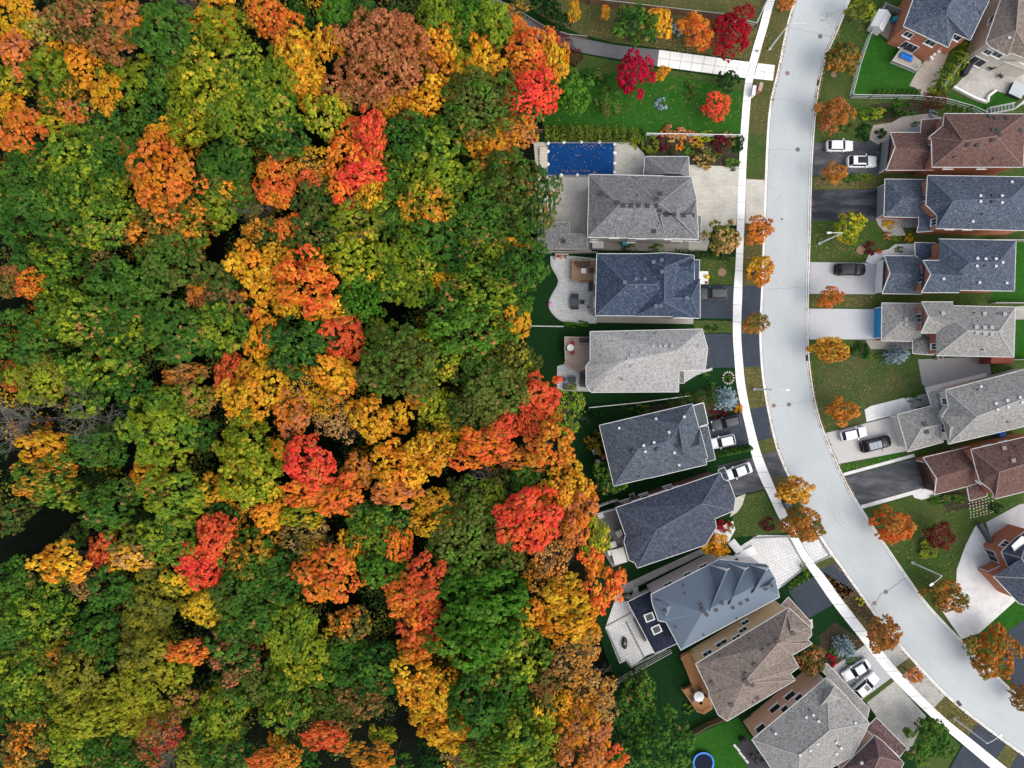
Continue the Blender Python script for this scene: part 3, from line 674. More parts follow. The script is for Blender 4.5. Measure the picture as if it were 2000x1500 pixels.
S_GREY = shingle("shingle_grey", (0.150, 0.152, 0.156), (0.30, 0.30, 0.31), .55)
S_NAVY = shingle("shingle_navy", (0.044, 0.062, 0.098), (0.17, 0.185, 0.23), .5)
S_PALE = shingle("shingle_pale", (0.33, 0.325, 0.315), (0.12, 0.118, 0.115), .75, (0.42, 0.41, 0.40))
S_SLATE = shingle("shingle_slate", (0.074, 0.088, 0.108), (0.20, 0.215, 0.25), .5)
S_DSLATE = shingle("shingle_dark_slate", (0.056, 0.064, 0.088), (0.15, 0.16, 0.19), .45)
S_BROWN = shingle("shingle_brown", (0.180, 0.146, 0.124), (0.30, 0.25, 0.225), .55)
S_RUST = shingle("shingle_rust", (0.120, 0.070, 0.060), (0.22, 0.145, 0.125), .5)
S_WINE = shingle("shingle_wine", (0.110, 0.070, 0.070), (0.26, 0.18, 0.18), .5)
S_STONE = shingle("shingle_stone", (0.235, 0.230, 0.218), (0.38, 0.37, 0.355), .6)
S_STEEL = shingle("shingle_blue_slate", (0.070, 0.086, 0.114), (0.215, 0.235, 0.29), .5)
def metalroof():
    t = NT("blue_metal_roof"); n = t.noise(t.coord(), .35, 5); n2 = t.noise(t.coord(), 3, 5, .7)
    c = t.mix(n, (0.100, 0.132, 0.170), (0.130, 0.166, 0.208)); c = t.mix(t.ramp(n2, [(0.5, 0.), (0.8, .3)]), c, (0.11, 0.14, 0.18))
    return t.out(c, 0.5, 0.15)
METAL = mat("metalroof", metalroof)
CAP_G = plain("cap_grey", (0.215, 0.215, 0.22), .9, .2); CAP_N = plain("cap_navy", (0.095, 0.11, 0.15), .9, .25); CAP_R = plain("cap_rust", (0.19, 0.125, 0.11), .9, .2)
CAP_S = plain("cap_stone", (0.33, 0.325, 0.31), .9, .2); CAP_B = plain("cap_brown", (0.25, 0.20, 0.18), .9, .2)
STUCCO = plain("stucco_grey", (0.36, 0.35, 0.325), .9, .12, 1.0); CREAMW = plain("cream_wall", (0.58, 0.54, 0.46), .9, .1, 1.0)
TANW = plain("tan_wall", (0.66, 0.47, 0.29), .9, .12, .6); PINKB = brickwall("pink_brick", (0.58, 0.40, 0.33), (0.64, 0.46, 0.38), (0.5, 0.42, 0.37))
WHITEW = plain("white_wall", (0.76, 0.75, 0.73), .9, .06, .8)
BRICK_O = brickwall("orange_brick", (0.36, 0.125, 0.068), (0.42, 0.165, 0.09), (0.42, 0.26, 0.2)); BRICK_B = brickwall("brown_brick", (0.20, 0.11, 0.085), (0.26, 0.15, 0.115), (0.3, 0.24, 0.2))
TIMBER = planks("deck_timber", (0.36, 0.24, 0.15), (0.44, 0.30, 0.19), .14, 0)
TIMBERO = planks("deck_timber_orange", (0.40, 0.20, 0.085), (0.46, 0.25, 0.11), .14, rad(62)); TIMBERP = planks("deck_timber_pale", (0.46, 0.37, 0.30), (0.54, 0.44, 0.36), .14, 0)
TIMBERG = planks("deck_timber_grey", (0.21, 0.205, 0.19), (0.27, 0.26, 0.245), .14, rad(-25)); TIMBERR = planks("deck_timber_red", (0.28, 0.085, 0.06), (0.34, 0.11, 0.08), .14, 0)

VW = plain('vent_pale', (0.48, 0.49, 0.50), .7, .1); VN = plain('vent_navy', (0.10, 0.115, 0.15), .7, .2); VB = plain('vent_brown', (0.07, 0.05, 0.05), .7, .2)
# west row
h = House("house", "grey shingled house with paved drive beside the covered swimming pool", STUCCO, (1255, 405))
h.piece([(1151, 341), (1298, 344), (1298, 465), (1148, 463)], 6.1, [(1209, 401), (1276, 403)], 9.0, S_GREY, cap=CAP_G, skip=(1,))
h.piece([(1226, 343.5), (1350, 346), (1360, 388), (1364, 467), (1226, 465)], 6.1, [(1288, 398), (1318, 421)], 9.1, S_GREY, cap=CAP_G, skip=(4,))
h.piece([(1300, 394), (1360, 392), (1364, 466), (1300, 465)], 6.12, [(1290, 421), (1350, 421)], 8.5, S_GREY, cap=CAP_G, skip=(3, 0))
h.piece([(1260, 306), (1345, 306), (1346, 345), (1257, 343)], 3.2, [(1303, 338), (1328, 338)], 5.0, S_GREY, cap=CAP_G, name="garage_roof")
h.piece([(1352, 421), (1369, 421), (1368, 472), (1340, 470)], 3.2, None, None, S_GREY, name="porch_roof", wall=False)
h.piece([(1053, 435), (1112, 434), (1112, 457), (1147, 458), (1147, 486), (1050, 486)], 3.0, None, None, S_GREY, name="terrace_roof", base=0.1, trim=GREY)
h.done()
for t, w in ((.82, 1.4), (.62, 1.6), (.42, 1.4), (.2, 1.0)): h.opening(0 if t > .5 else 1, 2 if t > .5 else 3, (t - .5) * 2 if t > .5 else t * 1.9, w, 4.1, 1.3)
h.opening(0, 2, .9, 1.2, 1.0, 1.3); h.opening(0, 2, .35, 1.2, 1.0, 1.3); h.opening(1, 3, .2, 1.6, .3, 2.1, "side_door", GREY)
h.step("cellar_hatch", [(1157, 470), (1179, 470), (1179, 485), (1157, 485)], 0.9, LGREY, zpx=1)
h.vents([(1205, 396), (1217, 402), (1232, 402), (1247, 402), (1264, 403), (1281, 403), (1282, 389), (1289, 379), (1288, 412), (1301, 420), (1316, 420), (1335, 421), (1352, 421), (1277, 452), (1175, 379)], "box", DARK, 0, .5)
h.vents([(1186, 385), (1245, 381), (1286, 438)], "pipe", DARK); h.vents([(1101, 472)], "box", DARK, 5, .5)

h = House("house", "dark navy roofed house with curved grey stone patio behind", STUCCO, (1262, 556))
h.piece([(1166, 496), (1330, 496), (1330, 617), (1163, 616)], 6.1, [(1226, 556), (1282, 556)], 9.2, S_NAVY, cap=CAP_N, skip=(1,))
h.piece([(1243, 497), (1300, 494), (1355, 499), (1357, 621), (1298, 617.5), (1240, 617)], 6.1, [(1299, 522), (1298, 590)], 9.3, S_NAVY, cap=CAP_N, skip=(5,))
h.piece([(1315, 546), (1367, 545), (1367, 621), (1315, 621)], 6.0, [(1305, 583), (1350, 582)], 8.5, S_NAVY, cap=CAP_N, skip=(3, 0))
h.piece([(1316, 505), (1356, 507), (1356, 534), (1316, 534)], 6.4, [(1306, 519), (1348, 520)], 8.0, S_NAVY, cap=None, skip=(3,), wall=False, trim=None)
h.piece([(1352, 508), (1366, 508), (1365, 548), (1352, 548)], 3.2, None, None, S_NAVY, name="porch_roof", wall=False)
h.done()
for t in (.15, .5, .8): h.opening(0, 2, 1 - t * .9, 1.5, 4.0, 1.2)
for t in (.25, .7): h.opening(0, 3, t, 1.6, 1.0, 1.4)
h.opening(2, 1, .5, 4.6, .12, 2.3, "garage_door"); h.opening(1, 2, .2, 1.1, .2, 2.2, "front_door", DARK)
h.step("porch", [(1364, 530), (1383, 530), (1383, 555), (1368, 555)], 0.4, WHITEW, zpx=.3)
h.vents([(1276, 512), (1292, 509), (1293, 531), (1220, 552), (1341, 582), (1281, 598), (1290, 597)], "box", VN, 0, .45); h.vents([(1242, 545), (1259, 545), (1242, 560), (1259, 562)], "box", VN, 0, .34)
h.vents([(1202, 506), (1287, 588)], "pipe", DARK)

h = House("house", "pale grey shingled house with black drive and bright timber deck with red chairs", CREAMW, (1262, 705))
h.piece([(1153, 648), (1371, 643), (1374, 652), (1382, 681), (1377, 722), (1326, 724), (1325, 765), (1155, 766), (1145, 752), (1145, 715), (1153, 705)], 6.1, [(1212, 706), (1322, 684)], 8.4, S_PALE, cap=None, assign="01111100000")
h.piece([(1326, 724), (1336, 724), (1336, 748), (1326, 748)], 3.1, None, None, S_GREY, name="porch_roof", wall=False)
h.done()
h.opening(0, 3, .5, 2.6, .12, 2.3, "garage_door"); h.opening(0, 9, .5, 1.4, 1.0, 1.3)
h.vents([(1275, 676), (1289, 676), (1299, 676), (1312, 676), (1365, 676), (1253, 689), (1233, 693), (1227, 701), (1234, 716)], "box", plain("vent_mid", (.30,.30,.30), .7, .2), 0, .34); h.vents([(1224, 652), (1278, 651), (1172, 694), (1215, 741)], "pipe", DARK)

h = House("house", "blue-grey slate house with two drive cars and a white framed balcony", BRICK_B, (1275, 868))
h.piece([(1171, 831), (1330, 794), (1352, 913), (1199, 949)], 6.1, [(1247, 877), (1300, 864)], 9.0, S_SLATE, cap=CAP_N, skip=(1,))
h.piece([(1245, 814), (1352, 789), (1365, 836), (1380, 907), (1270, 933)], 6.1, [(1326, 830), (1334, 880)], 8.9, S_SLATE, cap=CAP_N, skip=(4,), assign="00110")
h.piece([(1344, 852), (1367, 838), (1382, 895), (1358, 903)], 6.15, [(1334, 879), (1366, 870)], 7.9, S_SLATE, cap=CAP_N, skip=(3,), assign="0110")
h.piece([(1365, 835), (1382, 832), (1397, 897), (1378, 902)], 3.2, None, None, S_SLATE, name="garage_roof", wall=True)
h.done()
h.opening(3, 1, .5, 4.4, .12, 2.3, "garage_door")
h.step("balcony_floor", [(1352, 793), (1372, 788), (1381, 830), (1364, 834)], 3.3, plain("balcony_grey", (.10,.115,.12), .9, .1), 0.1)
b = MB(); bp = [W(x, y, 4.1) for x, y in [(1354, 792), (1374, 786.5), (1383, 828), (1366, 834)]]
for i in range(3):
    b.bar(bp[i], bp[i + 1], .1, .12)
    for k in range(5):
        q = bp[i].lerp(bp[i + 1], k / 4); b.cyl(q, .04, 3.3, 4.1, 6)
b.build("balcony_rail", WHITE, h.root)
h.vents([(1209, 836), (1281, 818), (1336, 814), (1306, 844), (1257, 870), (1277, 864), (1260, 882), (1317, 884), (1326, 908)], "box", VW, 0, .3, .25); h.vents([(1236, 881), (1282, 877)], "cap", DARK, 0, .5); h.vents([(1320, 895), (1248, 931)], "pipe", DARK)

h = House("house", "dark slate hipped house with grey rear deck and white covered furniture", BRICK_B, (1320, 1015))
h.piece([(1203, 992), (1407, 923), (1412, 936), (1424, 941), (1436, 974), (1433, 997), (1396, 1013), (1399, 1030), (1378, 1064), (1245, 1109), (1240, 1099), (1229, 1094), (1219, 1058), (1222, 1046)], 6.1, [(1282, 1036), (1372, 984)], 8.7, S_DSLATE, cap=CAP_N, assign="01111111000000")
h.piece([(1403, 918), (1415, 913), (1424, 936), (1410, 942)], 3.2, None, None, S_DSLATE, name="garage_roof", wall=False)
h.done()
for t, w in ((.2, 1.5), (.38, 1.6), (.47, 1.4), (.6, 1.0)): h.opening(0, 0, t, w, 3.9, 1.3)
for t in (.1, .3, .55): h.opening(0, 0, t, 1.4, 1.0, 1.3)
h.opening(0, 3, .5, 2.4, .12, 2.3, "garage_door")
h.vents([(1256, 984), (1327, 958), (1235, 1038), (1318, 1070), (1255, 1085)], "pipe", DARK)
h.step("entry_step", [(1398, 1030), (1432, 1018), (1436, 1034), (1424, 1058), (1390, 1062)], .3, WHITEW, zpx=.3)

h = House("house", "house with smooth blue metal roof and dark skylit rear annex", WHITEW, (1400, 1170))
h.piece([(1272, 1161), (1405, 1093), (1498, 1103), (1514, 1130), (1522, 1166), (1330, 1269), (1301, 1215), (1286, 1212), (1274, 1178)], 6.2, [(1372, 1196), (1470, 1147)], 9.0, METAL, cap=None, assign="001110000")
for q, r in (([(1388, 1104), (1405, 1091), (1428, 1108), (1400, 1190), (1372, 1196)], (1404, 1104)), ([(1424, 1100), (1439, 1092), (1462, 1108), (1438, 1176), (1412, 1184)], (1438, 1106)), ([(1467, 1104), (1485, 1093), (1502, 1106), (1486, 1150), (1456, 1164)], (1485, 1107))):
    h.piece([q[0], q[2], q[3], q[4]], 6.6, [r, ((q[3][0] + q[4][0]) / 2, (q[3][1] + q[4][1]) / 2)], 9.1, METAL, gables=((0, 0),), cap=None, skip=(1, 2, 3), wall=True, over=.1, base=5.5)
h.piece([(1476, 1140), (1512, 1128), (1521, 1158), (1488, 1160)], 6.4, [(1482, 1148), (1500, 1144)], 8.3, METAL, cap=None, skip=(2, 3), wall=False, trim=None)
h.piece([(1278, 1172), (1300, 1206), (1323, 1178)], 6.9, [(1303, 1186)], 7.6, METAL, cap=None, trim=None, wall=False)
h.piece([(1226, 1176), (1272, 1153), (1323, 1256), (1279, 1276)], 3.3, [(1250, 1195), (1290, 1250)], 3.9, shingle("annex_navy", (0.020, 0.024, 0.042), (0.06, 0.07, 0.1), .4), cap=None, name="annex_roof")
h.piece([(1412, 1105), (1440, 1090), (1462, 1120), (1440, 1130)], 3.3, None, None, S_DSLATE, name="porch_roof", wall=False, trim=None)
h.done()
for t, w in ((.25, 1.3), (.8, 1.2), (.55, 1.2)): h.opening(0, 0, t, w, 3.8, 1.4)
h.skylight(1268, 1205, 1.5, 1.3, rad(20), 6); h.skylight(1282, 1229, 1.5, 1.3, rad(25), 6)
h.vents([(1370, 1182), (1372, 1191), (1376, 1196), (1380, 1200), (1398, 1191), (1410, 1178), (1431, 1186), (1446, 1178), (1459, 1171), (1495, 1149), (1506, 1143), (1299, 1193)], "box", DARK, 0, .4, .45); h.vents([(1335, 1142), (1337, 1158), (1319, 1225), (1374, 1240), (1438, 1207)], "pipe", DARK)

h = House("house", "brown shingled house with tan side wall and orange timber deck", TANW, (1470, 1295))
h.piece([(1359, 1297), (1540, 1187), (1552, 1198), (1583, 1226), (1585, 1240), (1577, 1250), (1586, 1257), (1547, 1280), (1560, 1303), (1543, 1316), (1553, 1328), (1420, 1408), (1403, 1396), (1385, 1358), (1386, 1352)], 6.2, [(1452, 1335), (1520, 1256)], 8.8, S_BROWN, cap=CAP_B, assign="011111110000000")
h.piece([(1536, 1193), (1548, 1196), (1583, 1226), (1584, 1240), (1537, 1249)], 6.3, [(1545, 1228)], 7.9, S_BROWN, cap=CAP_B, wall=False, trim=None)
h.piece([(1527, 1181), (1540, 1167), (1584, 1216), (1582, 1236), (1553, 1200)], 3.3, None, None, S_BROWN, name="garage_roof", wall=False)
h.done()
for t, w, z in ((.13, 1.5, 3.7), (.3, 1.9, 3.3), (.45, 1.4, 4.3), (.55, 1.3, 3.2), (.62, 1.2, 1.4)): h.opening(0, 0, t, w, z, 1.3, "window", GLASS, 1)
h.opening(0, 2, .5, 2.6, .12, 2.3, "garage_door")
h.vents([(1547, 1236), (1519, 1251), (1504, 1262), (1491, 1270), (1474, 1299), (1457, 1317), (1456, 1329), (1459, 1334), (1469, 1337), (1390, 1334), (1428, 1376), (1478, 1363)], "box", VB, 0, .5, .5); h.vents([(1405, 1279), (1462, 1245), (1470, 1371)], "pipe", DARK)

h = House("house", "large grey stone-coloured hipped house with pink brick side at the photo's bottom", PINKB, (1590, 1430))
h.piece([(1469, 1445), (1614, 1324), (1645, 1352), (1697, 1412), (1690, 1430), (1664, 1478), (1612, 1505), (1560, 1560), (1530, 1535)], 6.2, [(1562, 1476), (1620, 1427)], 9.1, S_STONE, cap=CAP_S, assign="011111000")
h.piece([(1597, 1386), (1610, 1350), (1630, 1340), (1642, 1364), (1622, 1376)], 7.2, [(1621, 1357)], 8.3, S_STONE, cap=CAP_S, wall=False, trim=None)
h.piece([(1604, 1308), (1615, 1296), (1698, 1384), (1692, 1410), (1650, 1356)], 3.3, None, None, S_STONE, name="garage_roof", wall=False)
h.done()
for t, w, z in ((.12, 1.6, 4.0), (.38, 1.8, 2.4), (.46, 1.2, 4.2), (.6, 1.8, 2.4), (.66, 1.3, 4.3)): h.opening(0, 0, t, w, z, 1.4, "window", GLASS, 0)
h.vents([(1574, 1400), (1588, 1396), (1598, 1408), (1514, 1432), (1670, 1411), (1596, 1452), (1582, 1465), (1562, 1474), (1633, 1449), (1642, 1460), (1633, 1471)], "box", VW, 0, .3, .6); h.vents([(1580, 1386), (1506, 1424), (1636, 1456)], "pipe", DARK)

h = House("house", "wine-coloured shingled house cut by the photo's bottom edge beside a paved drive", PINKB, (1705, 1480))
h.piece([(1640, 1505), (1709, 1437), (1724, 1448), (1765, 1490), (1740, 1540), (1680, 1560)], 6.1, [(1718, 1478), (1700, 1520)], 8.6, S_WINE, cap=CAP_R, assign="100011", gables=())
h.piece([(1690, 1424), (1712, 1402), (1770, 1461), (1757, 1478), (1725, 1448), (1710, 1438)], 3.3, None, None, S_WINE, name="garage_roof", wall=False)
h.done(); h.opening(0, 0, .5, 1.6, 3.8, 1.3); h.vents([(1682, 1489)], "box", GREY, 0, .35)

# east row
h = House("house", "blue slate house with orange brick walls and white garden shed at the photo's top", BRICK_O, (1850, 30))
h.piece([(1800, -45), (1765, 51), (1852, 92), (1864, 64), (1895, 78), (1932, 0), (1950, -45)], 6.1, [(1868, -40), (1848, 28)], 8.4, S_STEEL, cap=CAP_N, assign="0111100")
h.done()
h.opening(0, 1, .2, 1.3, 3.6, 1.3, "window"); h.opening(0, 1, .72, 1.5, 4.1, 1.2); h.opening(0, 1, .45, 2.4, .7, 2.0, "window", GLASS, 2); h.opening(0, 2, .4, 1.2, 4.2, 1.1); h.opening(0, 3, .5, 1.6, 4.2, 1.2)
h.vents([(1843, 17), (1854, 3), (1784, 47), (1912, 25)], "pipe", DARK)
h = House("house", "brown roofed house with cream walls in the top corner above its pale patio", CREAMW, (1970, 50))
h.piece([(1965, -30), (1926, 82), (1935, 92), (1967, 108), (1975, 103), (2020, 120), (2060, 60), (2050, -40)], 6.1, [(1990, 0), (1985, 60)], 8.3, S_BROWN, cap=CAP_B, assign="01111100")
h.piece([(1960, 120), (1985, 105), (2030, 118), (2020, 140)], 3.6, [(1985, 120), (2010, 122)], 4.4, plain("cream_roof", (.55, .5, .43), .9, .1), cap=None, name="bay_roof")
h.done()
for t, w, z in ((.2, 1.1, 3.8), (.75, 1.4, 4.2)): h.opening(0, 2, t, w, z, 1.1)
h.opening(0, 2, .35, 2.2, .4, 2.0, "window", GLASS, 1); h.opening(0, 0, .5, 1.2, 4.0, 1.1); h.opening(1, 0, .5, 1.2, 1.5, 1.2)
h.vents([(1970, 74)], "box", VW, 0, .34)

h = House("house", "rust brown shingled house with two white cars on its drive", BRICK_O, (1870, 285))
h.piece([(1845, 222), (2003, 223), (1998, 326), (1821, 326), (1820, 274), (1815, 268), (1842, 246)], 6.1, [(1882, 276), (1945, 266)], 8.8, S_RUST, cap=CAP_R, assign="0110000")
h.piece([(1739, 259), (1824, 259), (1824, 332), (1731, 332)], 3.2, [(1742, 295), (1824, 296)], 5.2, S_RUST, gables=((3, 0),), cap=None, name="garage_roof", skip=(1,))
h.piece([(1800, 234), (1836, 232), (1838, 262), (1798, 262)], 3.3, None, None, S_RUST, name="porch_roof", wall=False)
h.done()
h.opening(1, 3, .5, 4.9, .12, 2.35, "garage_door", GREY); h.opening(0, 3, .7, 1.4, 4, 1.2); h.opening(0, 2, .35, 1.4, 4, 1.2); h.opening(0, 2, .75, 1.5, 4, 1.2); h.opening(0, 5, .5, .9, 4, 1.3)
h.vents([(1938, 254), (1947, 254), (1951, 264), (1937, 274), (1889, 283), (1907, 284), (1992, 255), (1932, 228), (1944, 231), (1966, 231)], "box", DARK, 0, .42); h.vents([(1862, 308), (1938, 310)], "pipe", DARK)

h = House("house", "blue slate house behind the swirl-sealed black driveway", BRICK_O, (1870, 396))
h.piece([(1812, 343), (2020, 346), (2016, 450), (1829, 446), (1831, 421), (1809, 400)], 6.1, [(1862, 392), (1972, 388)], 8.8, S_STEEL, cap=CAP_N, assign="011000")
h.piece([(1729, 350), (1815, 351), (1815, 425), (1727, 423)], 3.2, [(1762, 387), (1815, 388)], 4.9, S_STEEL, cap=None, name="garage_roof", skip=(1,))
h.piece([(1794, 402), (1822, 408), (1821, 451), (1791, 453), (1795, 437)], 3.3, [(1822, 430)], 4.0, S_STEEL, name="porch_roof", wall=False)
h.done()
h.opening(1, 3, .5, 4.7, .12, 2.3, "garage_door", GREY); h.opening(0, 5, .3, .9, 4.2, 1.2); h.opening(0, 3, .5, 1.0, 4.0, 1.3); h.opening(0, 2, .8, 1.3, 4.2, 1); h.opening(0, 2, .6, 1.3, 4.2, 1)
h.vents([(1914, 383), (1914, 394), (1956, 383), (1956, 396), (1899, 433), (1975, 356)], "box", VW, 0, .3); h.vents([(1939, 382), (1938, 394)], "box", DARK, 0, .42); h.vents([(1917, 419), (1880, 355)], "pipe", DARK)

h = House("house", "blue slate house with white garage door and black van on its drive", BRICK_O, (1870, 520))
h.piece([(1834, 467), (1984, 470), (1981, 568), (1834, 566)], 6.1, [(1894, 513), (1950, 513)], 8.8, S_STEEL, cap=CAP_N, skip=(3,))
h.piece([(1803, 509), (1880, 509), (1873, 571), (1800, 571)], 6.1, [(1811, 538), (1880, 540)], 8.3, S_STEEL, gables=((3, 0),), cap=CAP_N, skip=(1,))
h.piece([(1727, 500), (1800, 500), (1800, 574), (1723, 573)], 3.2, [(1731, 533), (1800, 535)], 5.2, S_STEEL, gables=((3, 0),), cap=None, name="garage_roof", skip=(1,))
h.piece([(1787, 474), (1827, 475), (1825, 500), (1803, 510), (1788, 499)], 3.4, None, None, S_NAVY, name="porch_roof", wall=False)
h.done()
h.opening(2, 3, .5, 4.9, .12, 2.3, "garage_door", WHITE); h.opening(1, 3, .5, 1.4, 3.9, 1.8); h.opening(0, 3, .2, 1.0, 4.2, 1.2); h.opening(0, 2, .5, 1.4, 4.2, 1.0)
h.vents([(1908, 505), (1924, 506), (1944, 506), (1907, 520), (1944, 520), (1957, 513), (1842, 545), (1912, 552), (1965, 553)], "box", VW, 0, .31); h.vents([(1924, 480), (1921, 519)], "pipe", DARK)
h.step("solar_panel", [(1958, 500), (1966, 498), (1966, 520), (1958, 524)], 7.4, LGREY, 7.2); 

h = House("house", "stone grey shingled house with bright blue garage door", BRICK_O, (1870, 640))
h.piece([(1828, 597), (1983, 600), (1980, 697), (1829, 694)], 6.1, [(1890, 646), (1951, 648)], 8.8, S_STONE, cap=CAP_S, skip=(3,))
h.piece([(1800, 590), (1861, 590), (1875, 650), (1799, 650)], 6.1, [(1808, 618), (1872, 630)], 8.0, S_STONE, gables=((3, 0),), cap=None, skip=(1,))
h.piece([(1723, 592), (1800, 593), (1800, 667), (1722, 665)], 3.2, [(1760, 628), (1800, 629)], 4.7, S_STONE, cap=None, name="garage_roof", skip=(1,))
h.piece([(1783, 664), (1806, 652), (1823, 664), (1823, 693), (1783, 690)], 3.3, [(1803, 664)], 4.1, shingle("porch_stone", (0.16, 0.155, 0.15), (0.26, .25, .25)), name="porch_roof", wall=False)
h.done()
h.opening(2, 3, .5, 4.7, .12, 2.35, "garage_door", plain("bright_blue_paint", (0.02, 0.26, 0.55), .5, .05)); h.opening(1, 3, .5, 1.3, 3.9, 1.6); h.opening(0, 3, .15, .9, 4.2, 1.2)
h.vents([(1769, 624), (1769, 634), (1841, 612), (1922, 613), (1961, 614), (1906, 639), (1922, 640), (1936, 640), (1907, 650), (1922, 652), (1936, 653), (1953, 647)], "box", GREY, 0, .46); h.vents([(1901, 611), (1947, 612), (1917, 683)], "pipe", DARK)
h.step("rear_porch", [(1937, 696), (1980, 697), (1978, 710), (1935, 710)], 3.0, TIMBERR, zpx=3)

h = House("house", "pale grey shingled house on a slant with cream walls and two drive cars", CREAMW, (1880, 825))
h.piece([(1847, 762), (2040, 712), (2062, 818), (1853, 867), (1841, 812), (1853, 795)], 6.1, [(1908, 814), (2010, 775)], 8.8, S_STONE, cap=CAP_S, assign="011000")
h.piece([(1753, 810), (1830, 790), (1842, 863), (1773, 882)], 3.2, [(1800, 837), (1838, 829)], 5.0, S_STONE, cap=CAP_S, name="garage_roof", skip=(1,))
h.piece([(1842, 816), (1872, 830), (1853, 862)], 6.3, [(1856, 834)], 7.3, S_STONE, wall=False, trim=None)
h.piece([(1811, 765), (1838, 760), (1847, 788), (1830, 811), (1819, 791)], 3.3, [(1835, 785)], 4.0, S_STONE, name="porch_roof", wall=False)
h.done()
h.opening(1, 3, .5, 4.8, .12, 2.3, "garage_door", CREAMW); h.opening(0, 3, .5, 1.4, 3.8, 1.5); h.opening(0, 5, .4, .9, 4, 1.3)
h.vents([(1944, 788), (1966, 782), (1991, 776), (1947, 800), (1968, 795), (1995, 786), (1915, 755)], "box", VW, 0, .31, .25); h.vents([(1805, 828), (1809, 843)], "box", DARK, 1, .5, .25); h.vents([(1967, 824), (1907, 760)], "pipe", DARK)

h = House("house", "rust red shingled house with dark brown garage door and worn black drive", BRICK_O, (1900, 920))
h.piece([(1897, 878), (2040, 845), (2060, 945), (1944, 974), (1936, 957), (1914, 940), (1906, 915)], 6.1, [(1952, 922), (2040, 895)], 8.7, S_RUST, cap=CAP_R, assign="0110000")
h.piece([(1803, 894), (1893, 873), (1912, 944), (1825, 966)], 3.2, [(1826, 930), (1912, 908)], 5.2, S_RUST, gables=((3, 0),), cap=None, name="garage_roof", skip=(1,))
h.piece([(1889, 951), (1916, 942), (1928, 956), (1927, 969), (1894, 978)], 3.3, None, None, S_RUST, name="porch_roof", wall=False)
h.done()
h.opening(1, 3, .45, 4.6, .12, 2.3, "garage_door", plain("dark_brown_paint", (0.05, 0.025, 0.018), .6, .2)); h.opening(0, 4, .5, .9, 4, 1.2); h.opening(0, 0, .3, 1.2, 4.2, 1.1); h.opening(0, 0, .55, 1.2, 4.2, 1.1)
h.vents([(1960, 875), (1978, 899)], "box", CAP_B, 0, .5, .25); h.vents([(1981, 872), (1920, 940)], "pipe", DARK)

h = House("house", "slate roofed brick house with white entry at the right edge by the sweeping white drive", BRICK_O, (2005, 1110))
h.piece([(1956, 1078), (1985, 1050), (2015, 1030), (2060, 1060), (2050, 1160), (2010, 1184), (1990, 1178), (1941, 1126), (1972, 1112)], 5.2, [(1995, 1090), (2020, 1130)], 7.5, S_DSLATE, cap=CAP_G, assign="000111110")
h.piece([(1977, 1066), (1996, 1048), (2018, 1056), (2006, 1076), (1988, 1088)], 6.3, None, None, WHITEW, name="balcony_roof", wall=True, base=4.5)
h.done(); h.opening(0, 8, .5, 2.0, .2, 2.2); h.opening(0, 0, .5, 1.2, 3.2, 1.2); h.opening(0, 7, .6, 2.4, .15, 2.2, "garage_door", BRICK_O)
# ------------------------------------------------------------------ vegetation meshes
def leafmesh(name, pos, nrm, size, tone, seed, fleck=None):
    r = np.random.default_rng(seed); n = len(pos)
    nrm = nrm / np.linalg.norm(nrm, axis=1, keepdims=True)
    a = np.cross(nrm, r.normal(size=(n, 3))); a /= np.linalg.norm(a, axis=1, keepdims=True) + 1e-9; b_ = np.cross(nrm, a)
    sz = (size * r.uniform(0.65, 1.3, n))[:, None] * 0.5
    bend = nrm * sz * 0.35
    q = np.stack([pos - a * sz * 1.15 - bend, pos - b_ * sz * .8, pos + a * sz * 1.15 - bend, pos + b_ * sz * .8], 1).reshape(-1, 3)
    me = bpy.data.meshes.new(name); me.vertices.add(4 * n); me.vertices.foreach_set('co', q.ravel().astype(np.float32))
    me.loops.add(4 * n); me.loops.foreach_set('vertex_index', np.arange(4 * n, dtype=np.int32))
    me.polygons.add(n); me.polygons.foreach_set('loop_start', np.arange(0, 4 * n, 4, dtype=np.int32))
    at = me.attributes.new('tone', 'FLOAT', 'FACE'); at.data.foreach_set('value', tone.astype(np.float32))
    fl = fleck if fleck is not None else r.uniform(0.3, 0.9, n)
    at = me.attributes.new('fleck', 'FLOAT', 'FACE'); at.data.foreach_set('value', np.asarray(fl).astype(np.float32))
    me.update(calc_edges=True); me.materials.append(BARK); return me
def unit(v): return v / (np.linalg.norm(v, axis=-1, keepdims=True) + 1e-9)
